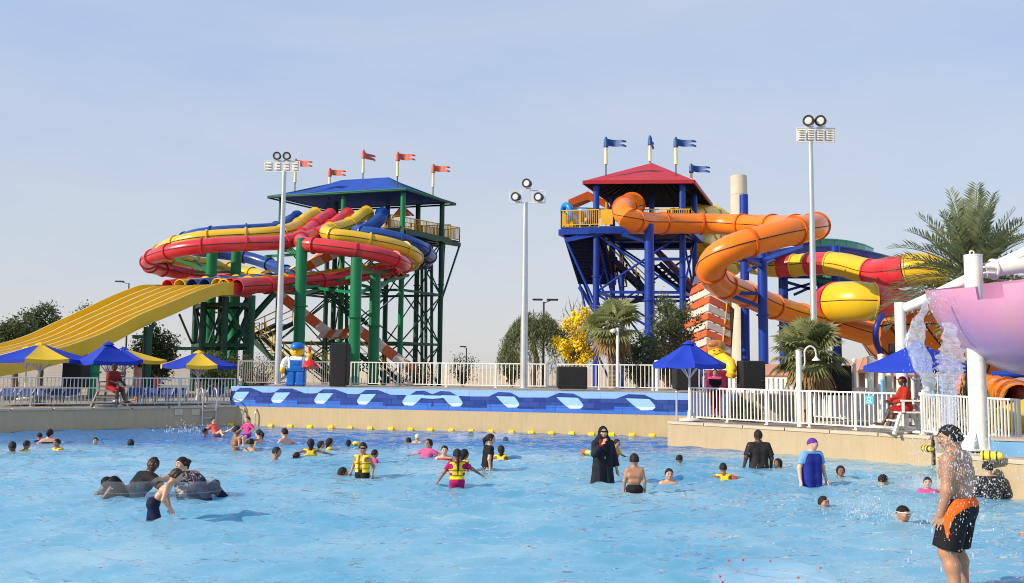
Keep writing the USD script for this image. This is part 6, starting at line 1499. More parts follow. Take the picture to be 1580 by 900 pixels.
def ik(a, tgt, l1, l2, pole):
    d = tgt - a; L_ = np.linalg.norm(d); L_ = min(max(L_, abs(l1 - l2) + 1e-3), (l1 + l2) * .995); d = unit(d); x = (l1 * l1 - l2 * l2 + L_ * L_) / (2 * L_); hgt = math.sqrt(max(l1 * l1 - x * x, 0)); p = pole - d * (pole @ d); return a + d * x + unit(p) * hgt, a + d * L_


SK = {k: mat('skin_' + k, c, .42, .10, 9.0, bump=.12, bscale=120) for k, c in dict(fair=(.58, .35, .25), light=(.50, .29, .19), tan=(.36, .185, .11), brown=(.25, .125, .07), dark=(.075, .036, .022)).items()}
M_hair = mat('black_hair', (.010, .008, .007), .7, .3, 14.0, bump=.4, bscale=90); M_hairb = mat('brown_hair', (.035, .018, .010), .45, .3, 14.0, bump=.4, bscale=90)
M_vest = mat('life_vest_yellow', (.82, .58, .012), .55, .08, 6.0, bump=.25, bscale=40); M_strap = mat('vest_strap', (.10, .05, .015), .6); M_eye = mat('eye_dark', (.015, .01, .008), .15); M_lip = mat('lips', (.32, .10, .085), .4); M_eyew = mat('eye_white', (.7, .68, .64), .2)
def cloth(name, c, rough=.75): return mat('cloth_' + name, tuple(x * .85 for x in c), rough, .14, 5.0, bump=.25, bscale=60, spec=.18)
Cb = dict(black=cloth('black', (.012, .012, .014)), navy=cloth('navy', (.010, .014, .045)), charcoal=cloth('charcoal', (.030, .026, .026)), blue=cloth('royal_blue', (.018, .03, .26)), red=cloth('red', (.38, .015, .02)), pink=cloth('pink', (.62, .06, .22)), mag=cloth('magenta', (.42, .012, .11)), purple=cloth('purple', (.12, .035, .32)), orange=cloth('orange', (.85, .13, .008)), white=cloth('white', (.7, .7, .7)),
          lblue=cloth('light_blue', (.17, .38, .66)), green=cloth('green', (.02, .25, .06)), guard=cloth('guard_red', (.42, .03, .015)), coral=cloth('coral', (.72, .14, .10)))
def pattern(name, c1, c2, sc, thr=.5):
    if name in MATS: return MATS[name]
    MATS[name] = usdkit.material(stage, f'/World/Looks/{name}', {'g': ('texture_coordinate', {}), 'v': ('noise_texture', {'scale': sc, 'detail': 2.0}), 'r': ('rgb_ramp', {'ramp': [(thr - .03, c1), (thr + .03, c2)]}), 'p': ('principled_bsdf', {'roughness': .55})},
        [('g.object', 'v.vector'), ('v.fac', 'r.fac'), ('r.color', 'p.base_color')], surface='p.BSDF'); return MATS[name]
Cb['floral'] = pattern('cloth_floral', (.015, .014, .016), (.62, .42, .38), 26, .56); Cb['zigzag'] = pattern('cloth_printed_shorts', (.012, .012, .014), (.65, .65, .65), 34, .58); Cb['wetblack'] = pattern('cloth_black_white_flecks', (.012, .014, .014), (.55, .56, .56), 30, .6)


def person(label, px, pyw, pyt=None, h=1.2, yaw=0, lean=0, side=0, turn=0, nod=0, hs=None, skin='tan', hair='short', hmat=None, wear=(), arms=None, feet=None, sit=None, z=None, Y=None, vox=None, detail=None, k=1.0, group=None, visible=None, extra=None, roll=0, foot_z=None, prone=0):
    """stands at picture point (px, pyw) on the water; pyt is the top of the head in the picture"""
    hs = hs or (1.0 if h > 1.5 else 1.14 if h > 1.3 else 1.24); base = G(px, pyw, 0.0) if Y is None else at_z(px, Y, z); Yp = base[1]; ppm = FPX / Yp
    if Y is None:
        vis = (pyw - pyt) / ppm if visible is None else visible; fz = -(h * (1 - 0) - vis); base[2] = fz if foot_z is None else foot_z
    elif sit is None and pyt is not None: pass
    detail = (ppm > 76) if detail is None else detail; vox = vox or (max(.0088, .62 / (ppm * .648)) if detail else min(.019, max(.012, .62 / (ppm * .648))))
    hd_a = .066 * h * hs; pel = np.array([0, 0, h * .50 if hs > 1.1 else h * .52]); neck_z = h - 2 * hd_a - .035 * h; TL = neck_z - pel[2]
    if sit is not None: pel = np.array([0, 0, sit])
    if prone: pass
    ln, sd = math.radians(lean), math.radians(side); up = unit(np.array([math.sin(sd), math.sin(ln), math.cos(ln) * math.cos(sd)])); xr = unit(np.array([1, 0, 0]) - up * up[0]); fw = np.cross(up, xr)
    fw = np.cross(up, xr); nb = pel + up * TL; sh_c = pel + up * TL * .90
    hp = math.radians(nod); hup = unit(up * .35 + np.array([0, 0, 1.0]) * .65) if not prone else np.array([0, 0, 1.0]); tn = math.radians(turn); hf = np.array([-math.sin(tn), math.cos(tn), 0]); hf = unit(hf - hup * (hf @ hup)); hf, hup = unit(hf * math.cos(hp) - hup * math.sin(hp)), unit(hup * math.cos(hp) + hf * math.sin(hp)); hx = np.cross(hf, hup)
    hc = nb + unit(up + hup) * (hd_a * .95 + .022 * h) + hf * .012 * h; RH = np.stack([hx, hf, hup], 1)
    rad = (hd_a * .74, hd_a * .90, hd_a); W_ = k * h
    bones = {g: [] for g in ('torso', 'arm', 'leg', 'head')}; B = lambda g, a, b, ra, rb, kk=.03: bones[g].append((np.array(a, float), np.array(b, float), ra, rb, kk * h / 1.5))
    hipw, shw = .052 * W_, .100 * W_
    B('torso', pel - xr * hipw * .8, pel + xr * hipw * .8, .062 * W_, .062 * W_); w = pel + up * TL * .36; B('torso', w - xr * .036 * W_, w + xr * .036 * W_, .056 * W_, .056 * W_); c_ = pel + up * TL * .63; B('torso', c_ - xr * .054 * W_, c_ + xr * .054 * W_, .062 * W_, .062 * W_); c2 = pel + up * TL * .82
    B('torso', c2 - xr * shw * .78, c2 + xr * shw * .78, .044 * W_, .044 * W_); B('torso', pel - fw * .03 * h, pel - fw * .03 * h + xr * 1e-3, .05 * W_, .05 * W_); B('torso', sh_c - xr * shw * .5, nb + xr * 0, .036 * W_, .03 * W_); B('torso', sh_c + xr * shw * .5, nb, .036 * W_, .03 * W_)
    B('head', nb - up * .02 * h, hc - hup * hd_a * .2, .031 * W_, .034 * h * min(hs, 1.1), .02)
    J = dict(neck=nb, head=hc, pel=pel)
    arms = arms or {}
    for s, nm in ((-1, 'L'), (1, 'R')):
        S = sh_c + xr * shw * s - up * .012 * h; spec = arms.get(nm, (.035 * s if False else .03, .02, -.30)); tg = S + (xr * s * spec[0] + fw * spec[1] + up * spec[2]) * h if len(spec) == 3 else S + np.array(spec[:3]) * h
        pole = xr * s * .5 - fw * .7 - up * .1 if len(spec) == 3 else np.array(spec[3:6], float); E, Wr = ik(S, tg, .160 * h, .148 * h, pole)
        B('arm', S, E, .034 * W_, .025 * W_); B('arm', E, Wr, .026 * W_, .0165 * W_); J['E' + nm], J['W' + nm], J['S' + nm] = E, Wr, S
        d = unit(Wr - E); pn = unit(np.cross(d, fw + up * .2) * s); q = unit(np.cross(d, pn)); hl = .095 * h
        if detail:
            for a_, b_ in ((-.016, -.022), (.0, 0), (.016, .02)): B('arm', Wr + q * a_ * h * .6, Wr + d * hl * .48 + q * b_ * h, .0105 * h, .0105 * h, .010)
            for f_, (off, ln_) in enumerate(((-.025, .36), (-.0085, .42), (.0085, .40), (.025, .31))):
                r0_ = Wr + d * hl * .46 + q * off * h; m1 = r0_ + d * hl * ln_ * .6 + pn * hl * .06; B('arm', r0_, m1, .0062 * h, .0056 * h, .004); B('arm', m1, m1 + unit(d + pn * .7) * hl * ln_ * .5, .0056 * h, .0044 * h, .004)
            B('arm', Wr + q * -.02 * h + d * hl * .12, Wr - q * .043 * h + d * hl * .42 + pn * .01 * h, .0085 * h, .0062 * h, .006)
        else:
            for off, ln_ in ((-.016, .92), (0, 1.0), (.016, .9)): B('arm', Wr + q * off * .4 * h, Wr + d * hl * ln_ + q * off * h + pn * .012 * h, .0125 * h, .0085 * h, .006)
            B('arm', Wr - q * .012 * h, Wr - q * .034 * h + d * hl * .5, .0105 * h, .0085 * h, .006)
    feet = feet or {}
    ll = pel[2] if sit is None else h * .50
    if sit is not None: ll = h * .51
    for s, nm in ((-1, 'L'), (1, 'R')):
        Hp = pel + xr * s * hipw - up * .012 * h; Lh = (ll - .04 * h) / 2; spec = feet.get(nm, (.0, .0, None)); az = (.035 * h if sit is None else 0)
        if spec[2] is None: tg = np.array([Hp[0] + spec[0] * h * s, Hp[1] + spec[1] * h, .04 * h])
        else: tg = Hp + np.array([spec[0] * s, spec[1], spec[2]]) * h
        Kn, An = ik(Hp, tg, Lh, Lh, np.array([.1 * s, 1.0, .25]) if len(spec) < 6 else np.array(spec[3:6], float)); J['K' + nm], J['A' + nm], J['H' + nm] = Kn, An, Hp
        B('leg', Hp, Kn, .054 * W_, .036 * W_, .035); cm = Kn * .68 + An * .32 - np.array([0, .012 * h, 0]); B('leg', Kn, cm, .034 * W_, .035 * W_); B('leg', cm, An, .034 * W_, .021 * W_)
        ft = unit(np.array([.12 * s, 1, -.12])) if sit is None else unit(unit(An - Kn) * .5 + np.array([.1 * s, .3, .5])); sole = np.array([0, 0, -.018 * h]) if sit is None else 0; B('leg', An + sole * .6, An + ft * .085 * h + sole, .022 * h, .017 * h); B('leg', An + ft * .085 * h + sole, An + ft * .125 * h + sole, .0165 * h, .012 * h); J['F' + nm] = ft
    if extra: extra(B, J, xr, fw, up, h)
    allp = np.array([p for g in bones.values() for b in g for p in ((b[0] - b[2]), (b[0] + b[2]), (b[1] - b[3]), (b[1] + b[3]))] + [hc - hd_a * (1.75 if hair in ('bun', 'pony', 'long') else 1.25), hc + hd_a * (1.75 if hair in ('bun', 'pony', 'long') else 1.25)]); g = Grid(allp.min(0) - .05, allp.max(0) + .05, vox); Fd = {}
    for nm in ('torso', 'arm', 'leg'):
        Fd[nm] = g.new()
        for b in bones[nm]: g.cone(Fd[nm], *b)
    Fd['neck'] = g.new()
    for b in bones['head']: g.cone(Fd['neck'], *b)
    H_ = g.new(); g.ell(H_, hc, RH, rad, .01); sk = H_.copy(); a = hd_a; L = lambda x, y, zz: hc + hx * x * a + hf * y * a + hup * zz * a
    g.cone(H_, L(-.22, .42, -.62), L(.22, .42, -.62), .26 * a, .26 * a, .3 * a); g.cone(H_, L(0, .55, -.72), L(0, .56, -.74), .2 * a, .2 * a, .2 * a)          # jaw, chin
    if detail or ppm > 50:
        g.cone(H_, L(0, .84, .08), L(0, 1.02, -.20), .06 * a, .115 * a, .10 * a); g.cone(H_, L(-.3, .78, .22), L(.3, .78, .22), .10 * a, .10 * a, .14 * a)       # nose, brow
        for s in (-1, 1): g.cone(H_, L(.73 * s, -.02, .10), L(.74 * s, -.06, -.18), .10 * a, .07 * a, .05 * a); g.cone(H_, L(.42 * s, .62, -.22), L(.42 * s, .6, -.24), .2 * a, .2 * a, .2 * a)
        for s in (-1, 1): g.cone(H_, L(-.1, .80, -.46), L(.1, .80, -.46), .085 * a, .085 * a, .08 * a)
    kb = .035 * h / 1.5; body = smin(smin(smin(Fd['torso'], Fd['arm'], kb), Fd['leg'], kb), smin(Fd['neck'], H_, kb * .8), kb * .7)
    t = thing('person', label, 'person', base, yaw, group)
    obj('body', g.mesh(body), SK[skin], t, True, local=True)
    tor = lambda f: pel + up * TL * f
    # garments
    def emit(nm, D, m_): 
        r = g.mesh(D)
        return None if r is None else obj(nm, r, m_, t, True, local=True)
    for wd in wear:
        kind, m_ = wd[0], Cb[wd[1]] if isinstance(wd[1], str) else wd[1]; op = wd[2] if len(wd) > 2 else {}
        th = op.get('t', .010 * h / 1.5 + .002)
        if kind in ('shirt', 'vest', 'suit'):
            D = Fd['torso'].copy(); 
            if kind == 'vest': th = op.get('t', .024 * h / 1.2)
            sl_ = op.get('sleeve', .45 if kind == 'shirt' else 0)
            if sl_:
                A_ = g.new()
                for nm in 'LR':
                    S, E, Wr = J['S' + nm], J['E' + nm], J['W' + nm]; f1 = min(sl_ / .52, 1); e1 = S + (E - S) * f1; q = g.new(); g.cone(q, S, e1 + (E - S) * .06, .040 * W_, .034 * W_); q = np.maximum(q, np.where(True, g.plane(e1, E - S), 0) - .0) if sl_ <= .52 else q
                    A_ = np.minimum(A_, q)
                    if sl_ > .52: e2 = E + (Wr - E) * (sl_ - .52) / .48; q = g.new(); g.cone(q, E, e2, .033 * W_, .026 * W_); A_ = np.minimum(A_, q)
                D = smin(D, A_, kb)
            if kind == 'shirt' and not op.get('tight'):
                for s in (-1, 1): g.cone(D, tor(.66) + xr * s * .046 * W_, tor(op.get('lo', -.04)) + xr * s * .050 * W_, .058 * W_, .062 * W_)
            D = D - th; lo, hi = op.get('lo', -.04 if kind != 'vest' else .10), op.get('hi', 1.0 if kind != 'vest' else .97)
            if kind == 'suit': pass
            D = np.maximum(D, g.plane(tor(lo), -up)); D = np.maximum(D, g.plane(tor(hi), up))
            if kind == 'vest':
                for s in (-1, 1): D = np.maximum(D, -(np.sqrt(np.maximum((g.plane(sh_c + xr * s * shw * 1.05 - up * .05 * h, up)) ** 2 + (g.plane(sh_c + xr * s * shw * 1.08, xr)) ** 2 * 1.0, 0)) - .042 * W_))
                D = np.maximum(D, -(np.sqrt(g.plane(nb, up) ** 2 + g.plane(nb, xr) ** 2) - .040 * W_))
                if op.get('open'): D = np.maximum(D, np.minimum(-(np.abs(g.plane(pel, xr)) - op['open'] * h), g.plane(pel - fw * .01, fw)) * 1.0) if False else np.maximum(D, -np.maximum(np.abs(g.plane(pel, xr)) - op['open'] * h, -g.plane(pel, fw)))
            vst = emit(op.get('name', {'shirt': 'shirt', 'vest': 'life_vest', 'suit': 'swimsuit'}[kind]), D, m_)
            if kind == 'vest' and vst is not None:
                for f_ in (.30, .55): emit_s = np.maximum(D - .005, np.abs(g.plane(tor(f_), up)) - .006 * h / 1.2 - .002); r = g.mesh(emit_s); r is not None and obj('strap', r, M_strap, vst, True, local=True)
        elif kind in ('shorts', 'trousers'):
            ln_ = op.get('len', .75); D = np.maximum(Fd['torso'] - th, g.plane(tor(op.get('hi', .16)), up)); fl_ = op.get('flare', .004) * h
            for nm in 'LR':
                Hp, Kn, An = J['H' + nm], J['K' + nm], J['A' + nm]; q = g.new(); f1 = min(ln_, 1.0); e1 = Hp + (Kn - Hp) * f1; g.cone(q, Hp, e1 + unit(Kn - Hp) * .05, .056 * W_ + th, (.056 - .018 * f1) * W_ + th + fl_)
                if ln_ <= 1: q = np.maximum(q, g.plane(e1, Kn - Hp))
                else: e2 = Kn + (An - Kn) * (ln_ - 1); q2 = g.new(); g.cone(q2, Kn, Kn * .7 + e2 * .3, .036 * W_ + th, .036 * W_ + th); g.cone(q2, Kn * .7 + e2 * .3, e2, .036 * W_ + th, .026 * W_ + th + fl_); q = smin(q, np.maximum(q2, g.plane(e2, e2 - Kn)), .03)
                D = smin(D, q, .03 * h)
            D = np.maximum(D, g.plane(tor(op.get('hi', .16)), up)) if sit is None else D; sh_ = emit(op.get('name', 'swim_shorts' if ln_ < 1 else 'leggings'), D, m_)
            if op.get('panel') and sh_ is not None: r = g.mesh(np.maximum(D - .006, op['panel'](g, pel))); r is not None and obj('orange_panel', r, Cb['orange'], sh_, True, local=True)
        elif kind == 'robe':
            D = g.new(); 
            for f0, f1_, r0_, r1_ in ((.9, .5, .062, .066), (.5, 0, .066, .074)): g.cone(D, tor(f0) - xr * .05 * W_, tor(f1_) - xr * .05 * W_, r0_ * W_, r1_ * W_); g.cone(D, tor(f0) + xr * .05 * W_, tor(f1_) + xr * .05 * W_, r0_ * W_, r1_ * W_)
            hem = np.array([pel[0], pel[1], op['hem'] * h]); hb = hem - [0, 0, .1 * h]
            for s in (-1, 1): g.cone(D, pel + xr * s * .045 * W_, hb + xr * s * .065 * W_, .076 * W_, .098 * W_, .03)
            for nm in 'LR': g.cone(D, J['S' + nm], J['E' + nm], .044 * W_, .040 * W_); q = g.new(); e2 = J['E' + nm] + (J['W' + nm] - J['E' + nm]) * .80; g.cone(q, J['E' + nm], e2, .040 * W_, .040 * W_); D = smin(D, np.maximum(q, g.plane(e2, e2 - J['E' + nm])), .03)
            x, y, z_ = np.meshgrid(*g.ax, indexing='ij', sparse=True); an = np.arctan2(y - pel[1], x - pel[0]); fold = .007 * np.sin(an * 11 + z_ * 3) * np.clip((pel[2] + .2 - z_) / .5, 0, 1); D = np.maximum(D + fold.astype(np.float32), g.plane(hem, [0, 0, -1])); D = np.maximum(D, g.plane(nb, up)); emit('robe', D, m_)
        elif kind == 'hijab':
            D = g.new(); g.ell(D, hc - hf * .05 * a, RH, (rad[0] * 1.16, rad[1] * 1.12, rad[2] * 1.12), .01); g.cone(D, hc - hup * a * .7, nb - up * .02 * h, .055 * h, .07 * h, .06); g.cone(D, nb - up * .01 * h - xr * .05 * h, nb - up * .01 * h + xr * .05 * h, .05 * h, .05 * h, .06); g.cone(D, nb - up * .04 * h + fw * .03 * h, tor(.62) + fw * .045 * h, .05 * h, .035 * h, .06)
            F_ = g.new(); g.ell(F_, L(0, .75, -.08), RH, (.56 * a, .75 * a, .74 * a), .01); D = np.maximum(D, -F_); emit('head_scarf', D, m_)
        elif kind == 'cap':
            D = g.new(); g.ell(D, hc, RH, tuple(r * 1.09 for r in rad), .01); D = np.maximum(D, g.plane(L(0, .55, .30), -hup - hf * op.get('tilt', -.5))); emit('swim_cap' if not op.get('peak') else 'cap', D, m_)
            if op.get('peak'): D = g.new(); g.ell(D, L(0, 1.0, .36), RH, (.55 * a, .55 * a, .10 * a), .01); emit('cap_peak', np.maximum(D, g.plane(L(0, .6, 0), -hf)), m_)
        elif kind == 'goggles':
            D = np.maximum(H_ - .014 * h / 1.5, np.abs(g.plane(L(0, 0, .18), hup)) - .10 * a); emit('goggles', D, m_)
        elif kind == 'band':
            for nm in op.get('arms', 'LR'): D = g.new(); S, E = J['S' + nm], J['E' + nm]; g.cone(D, S + (E - S) * .35, S + (E - S) * .7, .055 * h, .055 * h); emit('arm_float', D, m_)
    # hair
    hm = hmat or M_hair
    if hair:
        D = g.new(); g.ell(D, hc, RH, tuple(r * (1.06 if hair != 'stubble' else 1.03) + .002 for r in rad), .01)
        if hair == 'bald': D = None
        else:
            cut = g.plane(L(0, .62, .40), hf * .82 - hup * .58); cut2 = g.plane(L(0, 0, -.36), -hup); D = np.maximum(np.maximum(D, cut), np.maximum(cut2, g.plane(L(0, .02, 0), hf) - .75 * a * 1) if False else cut2)
            x, y, z_ = np.meshgrid(*g.ax, indexing='ij', sparse=True); D = D + (.0075 * h / 1.5 * np.sin(x * 130 + z_ * 60) * np.sin(y * 110 - z_ * 90)).astype(np.float32)
            if hair in ('long', 'pony', 'braid', 'bun'):
                if hair == 'long': g.cone(D, L(0, -.55, .1), L(0, -.72, -1.5), .55 * a, .42 * a, .1); D = np.maximum(D, g.plane(L(0, .5, .2), hf * .95 - hup * .3)); 
                if hair == 'pony': g.cone(D, L(0, -.8, .2), L(0, -1.25, -.2), .26 * a, .3 * a, .06); g.cone(D, L(0, -1.25, -.2), L(0, -1.25, -1.5), .28 * a, .12 * a, .06)
                if hair == 'bun': g.cone(D, L(0, -.95, .22), L(0, -1.2, .12), .36 * a, .30 * a, .015); g.cone(D, L(0, -.5, -.2), L(0, -.62, -.75), .45 * a, .3 * a, .08)
                if hair == 'braid':
                    q = [L(0, -.85, -.1), L(.05, -1.0, -.8), nb - fw * .085 * h - up * .06 * h, tor(.60) - fw * .105 * h, tor(.30) - fw * .10 * h]
                    for i_, (u1, u2) in enumerate(zip(q[:-1], q[1:])): g.cone(D, u1, u2, (.30 - .05 * i_) * a, (.27 - .05 * i_) * a, .02)
        if D is not None: emit('hair', D, hm)
    if detail or ppm > 44:
        for s in (-1, 1):
            e_ = L(.30 * s, .80, .06); ew = obj('eye', MB().ball(e_, .125 * a, 1, (1.15, .8, .75)), M_eyew if detail else M_eye, t, True, local=True)
            if detail: obj('iris', MB().ball(e_ + hf * .075 * a, .072 * a, 1), M_eye, ew, True, local=True)
            obj('eyebrow', MB().sweep([L(.14 * s, .93, .27), L(.3 * s, .90, .33), L(.46 * s, .78, .28)], [.028 * a, .04 * a, .02 * a], 6), hm, t, True, local=True)
        obj('mouth', MB().sweep([L(-.24, .80, -.43), L(0, .92, -.45), L(.24, .80, -.43)], [.02 * a, .05 * a, .02 * a], 6), M_lip, t, True, local=True)
    return t, base, J


UP_ = 'children in yellow vests'
def V(**k): return ('vest', M_vest, k)


# --- the man under the spout, at the right
CYAW = 46
def hero_panel(g, pel):
    x, y, z_ = np.meshgrid(*g.ax, indexing='ij', sparse=True); ca, sa = math.cos(math.radians(CYAW)), math.sin(math.radians(CYAW)); u = (x * ca - y * sa) * 157 + 1483; py = 775 - (z_ - pel[2] - .085) * 157
    zl = np.interp(u, [1440, 1446, 1449, 1452, 1455, 1462, 1472, 1484, 1514], [780, 796, 832, 834, 814, 797, 789, 784, 785]); zt = np.interp(u, [1440, 1449, 1454, 1462, 1472, 1514], [820, 800, 785, 774, 770, 771]); side_ = (-(x * sa + y * ca) + .0)
    return np.maximum(np.maximum(py - zl, zt - py) / 157, -side_ - .02).astype(np.float32)
def hero_extra(B, J, xr, fw, up, h):
    T = lambda f: J['pel'] + up * f
    for s in (-1, 1): B('torso', T(.40) + xr * s * .075 - fw * .075, T(.30) + xr * s * .06 - fw * .075, .05, .045, .05); B('torso', T(.22) + xr * s * .10, T(.08) + xr * s * .10, .07, .075, .05); B('arm', J['S' + 'LR'[s > 0]] + fw * .0, J['S' + 'LR'[s > 0]] - up * .06 + xr * s * .012, .062, .05, .04)
    B('torso', T(.10) + fw * .05, T(.18) + fw * .05, .10, .09, .06)
person('large man in black and orange shorts standing under the falling water', 1483, 911, 652, h=1.76, yaw=CYAW, turn=42, nod=12, lean=2, skin='tan', hair='short', hs=1.05, k=1.24, vox=.0085, visible=1.665, detail=True, extra=hero_extra,
       arms={'L': (.015, .055, -.298), 'R': (.10, .10, -.28)}, feet={'L': (.035, -.01, None), 'R': (.05, .02, None)}, wear=[('shorts', 'black', dict(len=.92, flare=.022, hi=.17, t=.014, panel=hero_panel))])

# --- couple on the clear double ring, and the boy wading in front
M_clear = usdkit.material(stage, '/World/Looks/clear_vinyl', {'t': ('transparent_bsdf', {'color': (.985, .99, .995)}), 'd': ('diffuse_bsdf', {'color': (.75, .82, .88)}), 'gl': ('glossy_bsdf', {'roughness': .06}), 'f': ('layer_weight', {'blend': .3}), 'fp': ('math', {'math_type': 'power', 'value2': 3.0}), 'fm': ('math', {'math_type': 'multiply', 'value2': .5}), 'm1': ('mix_closure', {'fac': .05}), 'm2': ('mix_closure', {})},
    [('t.BSDF', 'm1.closure1'), ('d.BSDF', 'm1.closure2'), ('f.facing', 'fp.value1'), ('fp.value', 'fm.value1'), ('fm.value', 'm2.fac'), ('m1.closure', 'm2.closure1'), ('gl.BSDF', 'm2.closure2')], surface='m2.closure')
M_dot = mat('print_red', (.6, .02, .05), .4)
def ring(label, rings, r=.17):
    t = thing('clear_swim_ring', label, 'swim ring', np.mean([np.r_[c, 0] if len(c) == 2 else c for c, R in rings], 0)); rg = random.Random(int(rings[0][0][0] * 100))
    for c, R in rings:
        c3 = np.array([c[0], c[1], .12]); rr = obj('air_ring', MB().torus(c3, R, r, n=36, m=14), M_clear, t, smooth=True)
        for k in range(7):
            a, b = k * .7 + rg.random(), rg.uniform(.3, 2.4); rad_ = R + (r + .003) * math.cos(b); p = c3 + [rad_ * math.cos(a), rad_ * math.sin(a), (r + .003) * math.sin(b)]; obj('printed_dot', MB().ball(p, .014, 1, (1, 1, .8)), M_dot, rr)
        obj('weld_seam', MB().torus(c3 + [0, 0, r * .0], R + r + .002, .005, n=36, m=5), M_clear, rr)
cA, cB = G(205, 766, 0), G(291, 766, 0); ring('clear double swim ring carrying the man in black and the woman', [(cA[:2] + [.02, .0], .38), (cB[:2] + [.02, .0], .38)], .16)
person('man in black rash suit lounging in the left half of the double ring', 200, 767, h=1.78, yaw=140, lean=-36, turn=52, nod=-4, skin='dark', hair='stubble', sit=-.07, foot_z=-.02, visible=1, k=1.05, arms={'L': (.27, .02, -.10), 'R': (.16, .06, -.2)}, feet={'L': (-.13, .25, .0, .25, .2, 1), 'R': (.24, .22, .0, .25, .2, 1)},
       wear=[('shirt', 'black', dict(sleeve=.40, lo=-.1, hi=1.0, tight=1)), ('shorts', 'black', dict(len=1.06, hi=.2, name='black_shorts'))], vox=.0095, detail=True)
person('woman with dark hair in floral top reclining in the right half of the double ring', 292, 767, h=1.66, yaw=-138, lean=-26, turn=-84, nod=8, skin='light', hair='bun', sit=-.06, foot_z=-.02, visible=1, arms={'L': (.16, .10, -.2), 'R': (.24, .18, -.08)}, feet={'L': (.27, .22, .0, -.3, .2, 1), 'R': (-.17, .24, .0, -.3, .2, 1)},
       wear=[('shirt', 'floral', dict(sleeve=.30, lo=-.1)), ('trousers', 'navy', dict(len=1.85, hi=.15))], vox=.0095, detail=True)
person('boy in navy shorts wading bent forward beside the double ring', 236, 805, h=1.16, yaw=-78, lean=38, nod=2, skin='light', hair='short', hmat=M_hairb, visible=.86, foot_z=-.33, arms={'L': (.05, .18, -.22), 'R': (.02, .20, -.18)}, feet={'L': (.0, -.10, None), 'R': (.03, .10, None)}, wear=[('shorts', 'navy', dict(len=.98, hi=.22, flare=.006))])

# --- standing figures in the middle distance
hh = person('woman in long black robe, head scarf and sunglasses standing thigh deep', 930, 746, 658, h=1.66, yaw=-158, turn=-14, skin='light', hair=None, vox=.0105, detail=True, wear=[('robe', cloth('robe_black', (.016, .018, .026)), dict(hem=.31)), ('hijab', 'black'), ('goggles', 'black', dict())],
           arms={'R': (.00, .17, .01, .5, -.3, -1), 'L': (.06, .04, -.29)})
ph = thing('phone', 'small red phone held up by the woman in the black robe', 'phone', G(926, 692, .9)); pp = P(927.5, 684, hh[1][1] - .34); obj('phone_body', MB().add(*rounded(pp, (.07, .02, .13), .008)), Cb['red'], ph, smooth=40); obj('phone_lens', MB().ball(pp + [.02, -.012, .045], .008, 1), M_dark, ph)
person('bare-backed boy in dark shorts standing right of the robed woman', 979, 763, 700, h=1.26, yaw=-4, turn=8, skin='tan', hair='short', arms={'L': (.045, .02, -.30), 'R': (.045, .02, -.30)}, wear=[('shorts', 'black', dict(len=.85, flare=.012, hi=.2))], detail=True, vox=.0105)
person('girl in black rash suit with printed shorts standing side-on', 751, 727, 669, h=1.40, yaw=-72, lean=6, turn=-6, skin='light', hair='pony', detail=True, vox=.0115, arms={'L': (.02, .04, -.30), 'R': (.03, .02, -.30)}, wear=[('shirt', 'black', dict(sleeve=.28, lo=-.06)), ('shorts', 'zigzag', dict(len=.8, flare=.01, hi=.12))])
person('girl in yellow life vest with a long braid and magenta shorts, arms out', 705, 752, 693, h=1.20, yaw=10, lean=3, skin='brown', hair='braid', detail=True, vox=.0105, arms={'L': (.17, .08, -.25), 'R': (.26, .02, -.16)}, wear=[('shirt', 'mag', dict(sleeve=.35, lo=.3)), V(t=.026), ('shorts', 'mag', dict(len=.62, hi=.2))])
person('dark-haired child just behind the braided girl', 716, 726, 693, h=1.15, yaw=-60, skin='brown', hair='long', wear=[V()])
person('boy in open yellow vest and green-black shorts with goggles on his brow', 559, 737, 682, h=1.28, yaw=160, turn=30, nod=12, skin='tan', hair='short', detail=True, vox=.011, arms={'L': (.07, .0, -.28), 'R': (.09, .02, -.26)}, wear=[V(open=.035, t=.03), ('shorts', 'black', dict(len=.7, hi=.2, flare=.01)), ('goggles', 'black')])
person('child in pink peeping out behind the boy in the open vest', 577, 714, 693, h=1.1, yaw=-60, skin='brown', hair='short', wear=[('shirt', 'pink')])
person('man in a wet dark t-shirt standing waist deep with his back to the viewer', 1171, 722, 663, h=1.80, yaw=6, skin='dark', hair='stubble', k=1.02, arms={'L': (.09, .02, -.28), 'R': (.06, .02, -.29)}, wear=[('shirt', 'charcoal', dict(sleeve=.42, lo=-.25, t=.02)), ('shorts', 'black', dict(len=.8))], vox=.0125, detail=True)
person('woman in royal blue swim dress and purple cap near the right wall', 1253, 750, 676, h=1.64, yaw=-165, turn=42, skin='fair', hair=None, detail=True, vox=.011, arms={'L': (.07, .03, -.29), 'R': (.07, .03, -.29)}, wear=[('shirt', 'lblue', dict(sleeve=.46, lo=.55, hi=1.02, name='blue_sleeves', t=.012, tight=1)), ('shirt', 'blue', dict(sleeve=0, lo=-.32, hi=.93, t=.020, name='swim_dress')), ('trousers', 'blue', dict(len=1.3, hi=.1, t=.016)), ('cap', 'purple', dict(tilt=-.35))])

